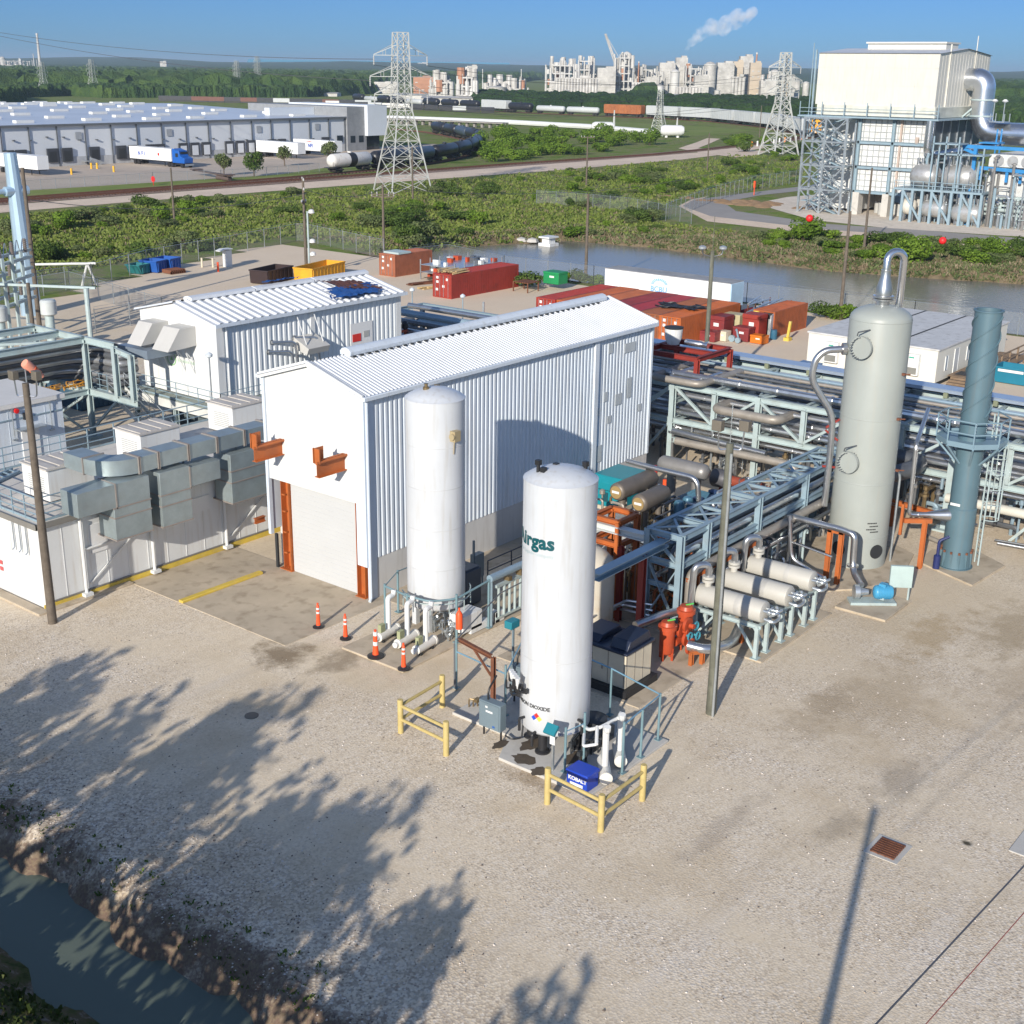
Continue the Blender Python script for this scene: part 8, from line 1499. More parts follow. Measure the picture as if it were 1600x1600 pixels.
# ---------------------------------------------------------------- lattice towers
PYL=P('pylon_pale',(.62,.62,.58),.5,.3,.06,.5)
def tower(x,y,h,b,label,rz=.3,r_=.125,mat=PYL,arms=(.86,.73,.62)):
    t=T('lattice_tower',label,'pylon',(x,y,0),'lattice pylons',rz);O=V((0,0,0))
    def hw(z):
        f=z/h;return b+(b*.36-b)*min(1,f/.52) if f<.52 else b*.36-(b*.1)*(f-.52)/.48
    C4=((-1,-1),(1,-1),(1,1),(-1,1));lv=[0,.1,.22,.33,.43,.52,.6,.68,.76,.84,.92,1.0]
    for i,j in C4:
        m=MB()
        for a,c in zip(lv,lv[1:]): A_,B_=hw(a*h),hw(c*h);m.bar((i*A_,j*A_,a*h),(i*B_,j*B_,c*h),r_*1.5)
        m.build('leg',mat,t,org=O)
    m=MB()
    for a,c in zip(lv,lv[1:]):
        A_,B_=hw(a*h),hw(c*h)
        for k in range(4):
            i,j=C4[k];i2,j2=C4[(k+1)%4];m.bar((i*A_,j*A_,a*h),(i2*B_,j2*B_,c*h),r_*.75);m.bar((i2*A_,j2*A_,a*h),(i*B_,j*B_,c*h),r_*.75);m.bar((i*B_,j*B_,c*h),(i2*B_,j2*B_,c*h),r_*.75)
    m.build('bracing',mat,t,org=O)
    tips=[]
    for ar,al in zip(arms,(1.0,1.15,1.0)):
        z=h*ar;w=h*.19*al
        for s in(-1,1):
            m=MB();B_=hw(z)
            for j in(-1,1): m.bar((s*B_,j*B_,z),(s*w,0,z),r_*.9);m.bar((s*B_,j*B_,z+h*.065),(s*w,0,z+.1),r_*.8);m.bar((s*(B_+w)/2,j*B_*.5,z),(s*(B_+w)/2,j*B_*.5,z+h*.033),r_*.5)
            m.build('crossarm',mat,t,org=O);m=MB();m.lathe([(.06,0)]+[((.16,.08)[k%2],-.15*k) for k in range(1,12)],(s*w,0,z),n=6);m.build('insulator',MATS['insulator'],t,org=O)
            c,s_=math.cos(rz),math.sin(rz);tips.append(V((x+c*s*w,y+s_*s*w,z-1.7)))
    for s in(-1,1): tips.append(V((x,y,h)))
    return tips
T1=tower(178.6,169.2,27.9,4.1,'large pale lattice pylon in front of the warehouse corner',.3-math.radians(50)+.2)
q=at(1216,243);T2=tower(q.x,q.y,hgt(q,82),4.0,'pale lattice pylon left of the large white plant',-.5,.22)
for px,pb,pt,lab in((1029,212,140,'distant lattice pylon between train and refinery'),(70,150,97,'distant lattice pylon at the far left, in front of the flare stack'),(147,149,93,'second distant lattice pylon from the left'),(372,148,95,'darker distant lattice pylon above the warehouse middle'),(404,141,88,'farthest thin lattice pylon above the warehouse')):
    q=at(px,pb);h=hgt(q,pt);tower(q.x,q.y,h,h*.17,lab,.2,.1+h*.0022,P('pylon_far',(.4,.42,.38),.6))
WIRE=P('cable',(.10,.10,.11),.5,.3)
def wire(a,b,sag,label,grp,r_=.03,n=16,mat=WIRE):
    a=V(a);b=V(b);m=MB();m.tube([a+(b-a)*(i/n)-V((0,0,sag*4*(i/n)*(1-i/n))) for i in range(n+1)],r_,5);one(m.build('power_line',mat,smooth=60),label,'power line',grp)
for i in range(6): wire(T1[i],T2[i],3.2,'sagging power line between the two large pylons','lines between the pylons',.04)
for k,(py,zz_) in enumerate(((46,29),(50,28.4))):
    d=ray(-30,py);e=V((0,0,CH))+d*((zz_-CH)/d.z) if d.z>0 else None;wire(T1[(0,2)[k]]+V((0,0,1)),e,1.6,('upper','lower')[k]+' of two power lines that run left across the sky from the large pylon','lines across the sky',.05)
# poles in the scrub
for px,pb,pt,lab,arm in((479,430,278,'dark wooden pole with crossarms and a street lamp at the fence corner',[(.3,2.6,.9),(1.3,2.2,.9),(2.6,1.2,.4)]),(600,402,288,'grey wooden pole with double crossarm left of the salmon container',[(1.2,2.8,-.9),(1.45,2.8,-.9)]),(915,437,303,'bare pole between container row and red container',()),(273,352,262,'dark pole left of the large pylon, standing in the scrub',()),(645,318,230,'dark pole beside the foot of the large pylon',()),(1105,265,208,'dark pole in the scrub near the railway bend',()),(1253,247,200,'dark pole beside the train bend',()),(1312,500,330,'leaning pole at the pond fence by the portable office',()),(916,292,213,'dark pole with a crossarm on the far side of the scrub',[(.2,2.6,-.9)]),(1186,222,165,'short pole beside the railway crossing',()),(1350,388,262,'thin pole in the scrub before the large plant',())): wp(px,pb,pt,lab,.19,arms=arm)
q=at(484,432);h=hgt(q,330);t=T('lamp_post','lamp post with white lamps and a round sign at the fence corner','lamp post',(q.x,q.y,0));m=MB();m.cyl((q.x,q.y,0),(q.x,q.y,h),.1,n=8);m.build('post',STEELG,t);m=MB();[m.lathe([(.1,0),(.35,.1),(.3,.4),(.1,.5)],(q.x+.4,q.y-.2,z),n=12) for z in(2.2,3.6,h-.3)];m.build('lamp',WHITE,t)
a=V((117,156,8));b=V((-10,150,8.3));wire((q.x,q.y,9.3),(114.5,111.8,8),.8,'thin power line from the dark pole to the grey pole','lines over the yard',.03);wire((q.x,q.y,9.0),(61,101,11),1.2,'thin power line from the dark pole to the substation','lines over the yard',.03)
wire((114.5,111.8,8.2),(180,100,8),2,'thin power line running from the grey pole over the pond','lines over the yard',.03);wire((165,70,10.5),(215,112,9.8),.8,'thin line that carries the two red marker balls','lines over the yard',.03)
for px,py,lab in((1265,341,'red marker ball on the line, left one'),(1473,376,'red marker ball on the line, right one')):
    d=ray(px,py);q=V((0,0,CH))+d*(165./V((d.x,d.y,0)).length);m=MB();m.lathe([(.45*math.sin(i*math.pi/10)+.001,-.45*math.cos(i*math.pi/10)) for i in range(11)],q,n=16);one(m.build('marker_ball',MATS['target_red']),lab,'marker ball')
wire((10.25,5.45,9.2),(62,2.6,9.0),.4,'black cable that crosses the lower right corner overhead','overhead cables at lower right',.016);wire((10.25,5.3,8.35),(62,2.0,8.6),.25,'reddish cable that crosses the lower right corner overhead','overhead cables at lower right',.009,mat=P('cable_red',(.3,.08,.06),.6))
# marker posts by the railway bend
for i in range(15): px=1166+i*8.6;q=at(px,231-i*1.25);m=MB();m.cyl((q.x,q.y,0),(q.x,q.y,1.6),.28,n=8);c=i%3;one(m.build('marker_post',(WHITE,P('bollard_orange',(.8,.25,.02),.5),WHITE)[c]),('white','orange','white')[c]+' marker post by the railway bend, '+(ORD+('thirteenth','fourteenth','fifteenth'))[i]+' from the left','post','marker posts at the bend')
# pipeline and horizontal tanks on the field
m=MB();P__=[at(*p)+V((0,0,1.2)) for p in((606,188.5),(700,192),(800,196),(920,203),(1020,212))];m.tube(P__,1.0,8);one(m.build('pipeline',WHITE),'long white pipeline along the edge of the mown field','pipeline')
m=MB();P__=[at(*p) for p in((606,193),(700,197),(790,201))];[m.bar(a+V((0,0,2)),b+V((0,0,2)),4,.5) for a,b in zip(P__,P__[1:])];[m.bar(P__[0]+(P__[2]-P__[0])*f,P__[0]+(P__[2]-P__[0])*f+V((0,0,2)),1,1) for f in [i/16 for i in range(17)]];one(m.build('long_trestle',P('trestle',(.26,.24,.22),.7)),'long low grey trestle in front of the white pipeline','trestle')
for px,py,lab in((942,209,'white horizontal tank left on the field'),(1050,215,'white horizontal tank right on the field')):
    q=at(px,py);m=MB();m.lathe([(.001,-4.2),(1.3,-4),(1.8,-3),(1.8,3),(1.3,4),(.001,4.2)],q+V((0,0,2.4)),-LV,18);m.cyl(q+LV*2,q+LV*2+V((0,0,1)),.5);m.cyl(q-LV*2,q-LV*2+V((0,0,1)),.5);one(m.build('horizontal_tank',WHITE,smooth=50),lab,'tank')
for px,py,pt in((959,203,172),(1057,214,184)): q=at(px,py);m=MB();m.cyl(q,V((q.x,q.y,hgt(q,pt))),.6,.2,n=6);one(m.build('pale_mast',PYL),'pale mast beside the '+('left' if px<1000 else 'right')+' white tank on the field','mast')
q=at(857,384,-1);t=T('pump_float','small white float with a box standing in the pond','float',(q.x,q.y,-1));m=MB();m.box(q.x-1,q.x+1,q.y-1,q.y+1,-1.05,-.6);m.build('float',WHITE,t);m=MB();m.box(q.x-.7,q.x+.7,q.y-.6,q.y+.6,-.6,.1);m.box(q.x-1.1,q.x+1.1,q.y-.9,q.y+.9,.1,.3);m.build('box',WHITE,t)
for i,(px,py) in enumerate(((815,378),(832,379))): q=at(px,py,-.9);m=MB();m.lathe([(.5,0),(.9,.1),(.7,.5),(.001,.7)],q,n=7);one(m.build('white_rock',CONCL),('left','right')[i]+' of two small white rocks at the pond edge','rock')
m=MB();q=at(1178,305);m.bar(q,q+V((0,0,2.6)),.12);m.bar(q+V((0,0,1.4)),q+V((0,0,2.6)),.3);one(m.build('marker_flag',CONE),'orange topped white marker beside the loop road','marker')
m=MB();rr=random.Random(3);q=at(1165,318)
for i in range(40): p=q+V((rr.gauss(0,2),rr.gauss(0,5),0));m.lathe([(1.7,0),(1.1,.22),(.001,.42)],p+V((0,0,-.1*rr.random())),n=9)
one(m.build('dirt_heap',P('orange_dirt',(.30,.19,.10),.95,0,.2,1)),'low heap of orange dirt inside the loop road','dirt heap')
# ---------------------------------------------------------------- large white plant at the right
PX,PY0,PY1=204.,79.4,99.6;t=T('process_building','tall cream clad plant building on steel legs with a big silver duct','building',(214,89,0))
m=MB();m.box(PX,226,PY0,PY1,17.2,25.1);m.add([(PX,PY0,25.1),(226,PY0,25.1),(215,PY0,25.95)],[(0,1,2)]);m.add([(PX,PY1,25.1),(226,PY1,25.1),(215,PY1,25.95)],[(0,2,1)]);m.build('cladding',CREAM,t,smooth=0)
m=MB()
for i in range(1,17): m.box(PX-.03,PX,PY0+i*1.19,PY0+i*1.19+.04,17.2,25.1)
for i in range(1,18): m.box(PX+i*1.22,PX+i*1.22+.04,PY0-.03,PY0,17.2,25.1)
for z in(20.2,22.9): m.box(PX-.035,PX,PY0,PY1,z,z+.05)
m.bar((208,PY0-.1,15.5),(208,PY0-.1,26.5),.2);m.bar((219,PY0-.1,17),(219,PY0-.1,28),.12);m.build('cladding_joints',P('joint_cream',(.58,.56,.50),.6),t)
m=MB();m.add([(PX-.3,PY0-.3,25.1),(PX-.3,PY1+.3,25.1),(215,PY1+.3,26.0),(215,PY0-.3,26.0),(226.3,PY1+.3,25.1),(226.3,PY0-.3,25.1)],[(0,3,2,1),(3,5,4,2)]);m.build('roof',P('plant_roof',(.5,.52,.55),.5),t,smooth=0);m=MB();m.box(212.4,217.6,PY0+2.5,PY1-4.5,25.8,26.7);m.box(212,218,PY0+2.3,PY1-4.3,26.7,26.95);[m.box(212.35,212.4,y,y+.5,26.0,26.6) for y in(84,90)];m.build('ridge_vent',CREAM,t)
m=MB();m.box(PX-.25,PX-.05,PY0-.1,PY1-.5,15.5,17.2);m.box(PX-.2,226,PY0-.2,PY0,15.5,17.2)
for i in range(9): m.box(PX-.32,PX-.25,PY0,PY1-.5,15.6+i*.18,15.68+i*.18);m.box(PX,226,PY0-.27,PY0-.2,15.6+i*.18,15.68+i*.18)
m.build('louvre_band',P('band_cream',(.62,.62,.55),.5),t);m=MB();m.box(PX-1.6,227,PY0-1.5,PY1+2.2,15.2,15.45)
m.build('deck',STEEL,t);m=MB()
for y in [PY0-1.3+i*3.9 for i in range(7)]: m.bar((PX-1.5,y,15.4),(PX-1.5,y,17.6),.12)
for z in(16,16.6): m.bar((PX-1.5,PY0-1.3,z),(PX-1.5,PY1+2,z),.08)
m.bar((PX-.4,PY1+.3,12),(PX-.4,PY1+.3,25.6),.25);m.bar((PX-.9,PY1+.6,12),(PX-.9,PY1+.6,26.6),.12);m.build('deck_rail',STEEL,t)
m=MB();m.box(PX+.5,226,PY0+.6,91.4,3.6,15.2);m.box(PX+3.4,225.8,91.4,99.4,.5,15.2);m.build('furnace_wall',P('furnace_white',(.62,.63,.62),.6,0,.06,.5,dirt=(.4,.28,.15),dam=.35),t);m=MB()
for z in [3.6+.95*i for i in range(13)]: m.box(PX+.38,PX+.5,PY0+.6,91.4,z,z+.09)
for y in [PY0+.7+.97*i for i in range(13)]: m.box(PX+.36,PX+.5,y,y+.1,3.6,15.2)
m.build('stiffeners',P('stiffener_grey',(.36,.38,.38),.6,.2),t);m=MB()
for z in(3.7,7.6,11.5): m.ib((PX+.1,PY0+.3,z),(PX+.1,91.6,z),.4,.5,.06)
for y in(PY0+.4,85.6,91.4): m.ib((PX+.1,y,0),(PX+.1,y,15.2),.5,.5,.06,up=(0,1,0))
m.build('frame',STEEL,t);m=MB();m.box(PX+.1,PX+.5,84.3,84.6,3.6,15.2);m.box(PX-.05,PX+.3,PY0+2,PY0+2.5,11.6,12.6);m.build('rusty_pipe',P('pink_pipe',(.45,.36,.30),.6),t)
for y in(80.3,85.8,90.9): m=MB();m.box(PX-.2,PX+1.6,y-.55,y+.55,0,3.6);m.box(PX+9,PX+10.6,y-.55,y+.55,0,3.6);m.build('concrete_leg',CONCL,t)
m=MB();[m.cyl((PX+3+(k%2)*2,81.6+k*1.5,0),(PX+3+(k%2)*2,81.6+k*1.5,1.9),.55,n=14) for k in range(6)];m.box(PX+2,226,80,91,3.3,3.6);m.build('drums_below',P('drum_shade',(.4,.4,.38),.6),t)
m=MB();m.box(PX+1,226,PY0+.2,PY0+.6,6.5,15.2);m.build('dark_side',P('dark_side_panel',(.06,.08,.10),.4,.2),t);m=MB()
for i in range(6): m.box(PX+2+i*3.2,PX+3.8+i*3.2,PY0+.1,PY0+.2,9,10.6);m.bar((PX+1.2+i*3.4,PY0+.1,6.5),(PX+1.2+i*3.4,PY0+.1,15.2),.2)
m.build('side_equipment',GALV,t)
# stair tower
s=T('stair_tower','galvanised open stair tower on the left side of the cream plant building','stair tower',(203,96,0));m=MB()
for x in(201.2,204.6,208):
    for y in(92.3,96,99.8): m.bar((x,y,0),(x,y,15.2),.32)
for z in(3.8,7.6,11.4,15.1):
    for x in(201.2,204.6,208): m.bar((x,92.3,z),(x,99.8,z),.25)
    for y in(92.3,96,99.8): m.bar((201.2,y,z),(208,y,z),.25)
m.build('frame',GALV,s);m=MB()
for i in range(4):
    z=i*3.8
    for a,b in(((201.2,92.3),(201.2,96)),((201.2,96),(201.2,99.8)),((204.6,92.3),(204.6,99.8))): m.bar((*a,z),(*b,z+3.8),.16);m.bar((*b,z),(*a,z+3.8),.16)
m.build('bracing',GALV,s);m=MB()
for i in range(4):
    z=i*3.8;m.bar((202.3,93.2,z),(202.3,98.6,z+1.9),1.1,.16);m.bar((203.7,98.6,z+1.9),(203.7,93.2,z+3.8),1.1,.16);m.box(201.6,204.3,98.6,99.6,z+1.8,z+1.9);m.box(201.6,204.3,92.4,93.3,z+3.7,z+3.8);m.bar((201.7,93.2,z+1.1),(201.7,98.6,z+3.0),.08);m.bar((204.3,98.6,z+3),(204.3,93.2,z+4.9),.08)
m.build('flights',STEEL,s);m=MB();m.bar((200.2,99.8,11.5),(204,102,15.1),.2);m.bar((201.2,99.8,11.5),(201.2,102,15.1),.2);m.build('strut',GALV,s)
t=T('silver_duct','huge shiny silver duct that leaves the cream building and turns right','duct',(214,77,12));a=onY(1512,124,PY0);zl=onY(1530,208,76).z;m=MB();m.tube([(a.x,PY0+.3,a.z),(a.x,PY0-2.9,a.z),(a.x,PY0-2.9,zl),(a.x,PY0-12,zl),(a.x,20,zl)],1.75,24,3.2);m.build('duct',SILVER,t,smooth=60);m=MB();m.lathe([(1.76,-.15),(1.95,-.1),(1.95,.1),(1.76,.15)],(a.x,PY0-2.9,(a.z+zl)/2+1),n=24);m.lathe([(1.76,-.15),(1.95,-.1),(1.95,.1),(1.76,.15)],(a.x,PY0-2.9,(a.z+zl)/2-1.5),n=24);m.bar((a.x-1,PY0,a.z-6),(a.x-1.2,PY0-3.2,(a.z+zl)/2+1),.25);m.bar((a.x+1,PY0,a.z-6),(a.x+1.2,PY0-3.2,(a.z+zl)/2+1),.25);m.build('duct_rings',STEELG,t)
t=T('silver_pipe','silver pipe that drops down the corner of the cream plant building','pipe',(203,78,8));a=onX(1454,190,203);b=onX(1448,240,203);m=MB();m.tube([(203,a.y,15.2),(203,a.y,b.z),(205,a.y-.5,b.z-.3),(213,PY0-8,b.z+1.5)],.65,14,1.2);m.build('pipe',SILVER,t,smooth=60)
def vessel(px0,px1,py,r_,X_,label,mat=VG):
    a=onX(px0,py,X_);b=onX(px1,py,X_);z=(a.z+b.z)/2;L_=a.y-b.y;t=T('pressure_vessel',label,'vessel',(X_,b.y,z),'vessels of the far plant');m=MB();m.lathe([(.001,0),(r_*.6,.1*r_),(r_*.93,.45*r_),(r_,r_),(r_,L_-r_),(r_*.93,L_-.45*r_),(r_*.6,L_-.1*r_),(.001,L_)],(X_,b.y,z),'y',22);m.build('shell',mat,t,smooth=60);m=MB();[m.cyl((X_,b.y+L_*f,z+r_*.9),(X_,b.y+L_*f,z+r_+.8),.25) for f in(.2,.35,.5,.65,.8)];[m.bar((X_,b.y+L_*f,max(0,z-r_-3)),(X_,b.y+L_*f,z-r_*.8),.5) for f in(.2,.8)];m.build('nozzles',PIPE,t);return t
SG=P('vessel_silver',(.46,.46,.45),.4,.5,.12,.8,dirt=(.3,.25,.2),dam=.4);vessel(1424,1470,275,1.9,202.5,'upper left grey horizontal vessel of the far plant',SG);vessel(1472,1528,277,1.9,202.5,'upper right grey horizontal vessel of the far plant',SG)
vessel(1408,1432,322,1.3,201,'small pale vessel end at the foot of the far plant',P('vessel_cream',(.62,.58,.5),.5));vessel(1438,1482,326,1.3,201,'lower middle silver vessel of the far plant',SG);vessel(1486,1536,333,1.4,201,'lower right silver vessel of the far plant',SG)
t=T('plant_platform','grey steel platform and legs carrying the vessels of the far plant','platform',(201,72,0));a=onX(1400,292,200.5);b=onX(1538,298,200.5);m=MB();m.box(199.6,206,b.y,a.y,a.z-.3,a.z);m.build('deck',STEEL,t);m=MB()
n=9
for i in range(n+1): y=b.y+(a.y-b.y)*i/n;m.bar((199.8,y,0),(199.8,y,a.z-.3),.4);m.bar((205.6,y,0),(205.6,y,a.z-.3),.4);m.bar((199.8,y,a.z),(199.8,y,a.z+1.1),.1)
for z in(.5,1.1): m.bar((199.8,b.y,a.z+z),(199.8,a.y,a.z+z),.09)
for i in(0,3,6): y=b.y+(a.y-b.y)*i/n;y2=b.y+(a.y-b.y)*(i+2)/n;m.bar((199.8,y,.3),(199.8,y2,a.z-.4),.3)
for q0,q1,z in((1460,1500,12.0),(1470,1540,10.5)): u_=onX(q0,250,201).y;w_=onX(q1,250,201).y;m.box(199.9,204,w_,u_,z-.1,z+.1);[m.bar((200,y,a.z),(200,y,z+1.1),.2) for y in(u_,w_,(u_+w_)/2)]
m.build('steelwork',STEEL,t)
t=T('blue_crane_steel','bright blue steelwork and gantry at the right of the far plant','steelwork',(202,66,9));BS=P('gantry_blue',(.03,.22,.50),.45);m=MB();a=onX(1505,228,204);b=onX(1640,236,204);m.bar(a,b,.8,.5);m.bar(a+V((0,0,-.3)),onX(1535,245,204),.4);a2=onX(1525,232,202);m.bar(a2,V((202,a2.y,0)),.5);a=onX(1532,262,203);b=onX(1640,272,203);m.bar(a,b,.7,.5)
for i in range(5): p=a+(b-a)*(i/5);m.bar(p,p-V((0,0,1.8)),.4)
p=onX(1550,222,210);m.box(208.5,211.5,p.y-1.5,p.y+1.5,p.z-.2,p.z);[m.bar((209+k,p.y-1,p.z-3),(209+k,p.y-1,p.z+2),.2) for k in(0,2)];m.build('steel',BS,t)
t=T('boiler_box','long pale boiler casing with round ports at the right edge of the far plant','boiler',(210,58,0));a=onX(1545,268,204);m=MB();m.box(204,216,20,a.y,4.6,a.z);m.box(203.5,216,20,a.y,a.z+.8,a.z+2.6);m.build('casing',P('boiler_white',(.55,.56,.55),.6,0,.08,.5,dirt=(.4,.35,.28),dam=.4),t);m=MB();[m.cyl((203.3,a.y-1.5-2.1*k,a.z+1.7),(203.9,a.y-1.5-2.1*k,a.z+1.7),.8,n=14) for k in range(9)];m.build('round_port',SG,t);m=MB();[m.bar((203.6,a.y-2.6*k,0),(203.6,a.y-2.6*k,4.6),.4) for k in range(12)];[m.bar((203.5,20,z),(203.5,a.y,z),.3) for z in(1.8,3.2,4.4)];[m.cyl((203.3,20,z),(203.3,a.y,z),.3) for z in(2.5,)];m.build('steelwork',STEELG,t)
clutter('dense pipes and valves around the vessels of the far plant',200,206,62,79,.0,11,120,(PIPE,GALV,STEEL,VG),rmax=.26)
clutter('white looped pipes on top of the boiler casing of the far plant',205,212,44,66,9.5,14.5,60,(WHITE,PIPE,MATS['gantry_blue']),rmax=.35)
clutter('pipes and valves at the foot of the boiler casing',199,203,44,63,.0,4.5,70,(PIPE,GALV,STEELG),rmax=.2)
t=T('duct_basket','small lamp basket standing on the big silver duct','basket',(214,64,14));p=onX(1562,190,214.5);m=MB();m.box(213,216,p.y-1.2,p.y+1.2,p.z-.1,p.z);[m.bar((213.2+k,p.y-1.1+2.2*j,p.z),(213.2+k,p.y-1.1+2.2*j,p.z+1.2),.12) for k in(0,2.5) for j in(0,1)];[m.bar((213.5,p.y+s,p.z),(213.5,p.y+s,p.z+3),.12) for s in(-.8,.8)];m.build('basket',GALV,t);m=MB();[m.lathe([(.2,0),(.5,.2),(.2,.5)],(213.5,p.y+s,p.z+2.9),n=10) for s in(-.8,.8)];m.build('lamp',WHITE,t)
# ---------------------------------------------------------------- refinery on the horizon
RW=P('refinery_white',(.47,.455,.42),.6,0,.3,.15,dirt=(.33,.29,.24),dam=.6);RC=P('refinery_cream',(.48,.40,.30),.6,0,.12,.05);RG=P('refinery_grey',(.54,.53,.50),.6,0,.15,.08,dirt=(.25,.2,.15),dam=.5);RR=P('refinery_rust',(.40,.20,.12),.7,0,.2,.1);RB=P('refinery_blue',(.1,.25,.5),.6)
def U(kind,px,py,w,pt,mat,label,dep=None,rd=random.Random(51)):
    q=at(px,py);D=(q-V((0,0,CH))).dot(_f);W_=w*D/2000;H_=hgt(q,pt);t=T(kind,label,kind.replace('_',' '),(q.x,q.y,0),'refinery units');u=-LV;dp=dep or W_*.8
    def bx(c,w_,d_,z0,z1,m): a=c-u*w_/2;b=c+u*w_/2;m.bar(a+V((0,0,(z0+z1)/2)),b+V((0,0,(z0+z1)/2)),d_,z1-z0)
    if kind=='silo_block':
        n=max(3,int(w/4.5));m=MB()
        for i in range(n): c=q+u*(W_*(i+.5)/n-W_/2);m.cyl(c,c+V((0,0,H_*.86)),W_/n*.49,n=12)
        m.build('silos',mat,t,smooth=40);m=MB();bx(q+FV*W_/n*.3,W_,W_/n,H_*.86,H_*.9,m);bx(q+u*W_*.2,W_*.25,W_/n,H_*.9,H_,m);m.build('top_house',mat,t)
    elif kind=='process_structure':
        n=max(2,int(w/7));nl=max(3,int(H_/7));m=MB()
        for i in range(n+1):
            for j in(0,1): c=q+u*(W_*i/n-W_/2)+FV*dp*j;m.bar(c,c+V((0,0,H_*(.75+.25*rd.random()))),1.0)
        for k in range(1,nl+1):
            z=H_*.85*k/nl;w2=W_*(1 if k<nl*.6 else .6)
            for j in(0,1): m.bar(q-u*w2/2+FV*dp*j+V((0,0,z)),q+u*w2/2+FV*dp*j+V((0,0,z)),.9)
            if rd.random()<.7: bx(q+FV*dp*.5,w2,dp,z-.3,z+.2,m)
        m.build('frame',mat,t);m=MB()
        for i in range(int(w*.8)): c=q+u*rd.uniform(-W_*.45,W_*.45)+FV*rd.random()*dp;z=rd.random()*H_*.75;r_=rd.uniform(.8,2.6);h_=rd.uniform(3,12);m.cyl(c+V((0,0,z)),c+V((0,0,z+h_)),r_,n=8,k=(0,0,1,0,1,2,0,1)[rd.randrange(8)])
        m.build('vessels',[RW,RG,RR],t)
    elif kind=='tower_building':
        m=MB();bx(q,W_,dp,0,H_,m);bx(q+u*W_*.2,W_*.45,dp*.8,H_,H_*1.05,m)
        for z in [H_*k/6 for k in range(1,6)]: bx(q-FV*.2,W_*1.02,dp,z,z+.5,m)
        m.build('walls',mat,t);m=MB()
        for i in range(int(W_/4)):
            for k in range(5):
                if rd.random()<.5: c=q-FV*(dp/2+.25)+u*(W_*(i+.5)/max(1,int(W_/4))-W_/2);bx(c,1.8,.3,H_*(k+.4)/6,H_*(k+.6)/6,m)
        m.v and m.build('openings',RG,t)
    elif kind=='storage_drum':
        m=MB();m.lathe([(W_/2,0),(W_/2,H_*.9),(W_*.3,H_*.97),(.001,H_)],q,n=20);m.build('shell',mat,t,smooth=40);m=MB();m.lathe([(W_/2+.05,H_*.88),(W_/2+.4,H_*.89),(W_/2+.4,H_*.92)],q,n=20);m.build('rim',RG,t)
    elif kind=='long_shed':
        m=MB();bx(q,W_,dp,0,H_*.8,m);m.build('walls',mat,t);m=MB();a=q-u*W_/2;m.ext([a-FV*dp*.52+V((0,0,H_*.8)),a+V((0,0,H_)),a+FV*dp*.52+V((0,0,H_*.8))],u*W_);m.build('roof',RW,t)
    elif kind=='chimney':
        m=MB();m.cyl(q,q+V((0,0,H_)),W_/2,W_*.3,12);m.build('shaft',mat,t,smooth=40);m=MB();m.cyl(q+V((0,0,H_*.96)),q+V((0,0,H_)),W_*.4,n=10);m.build('rim',RG,t)
    return t
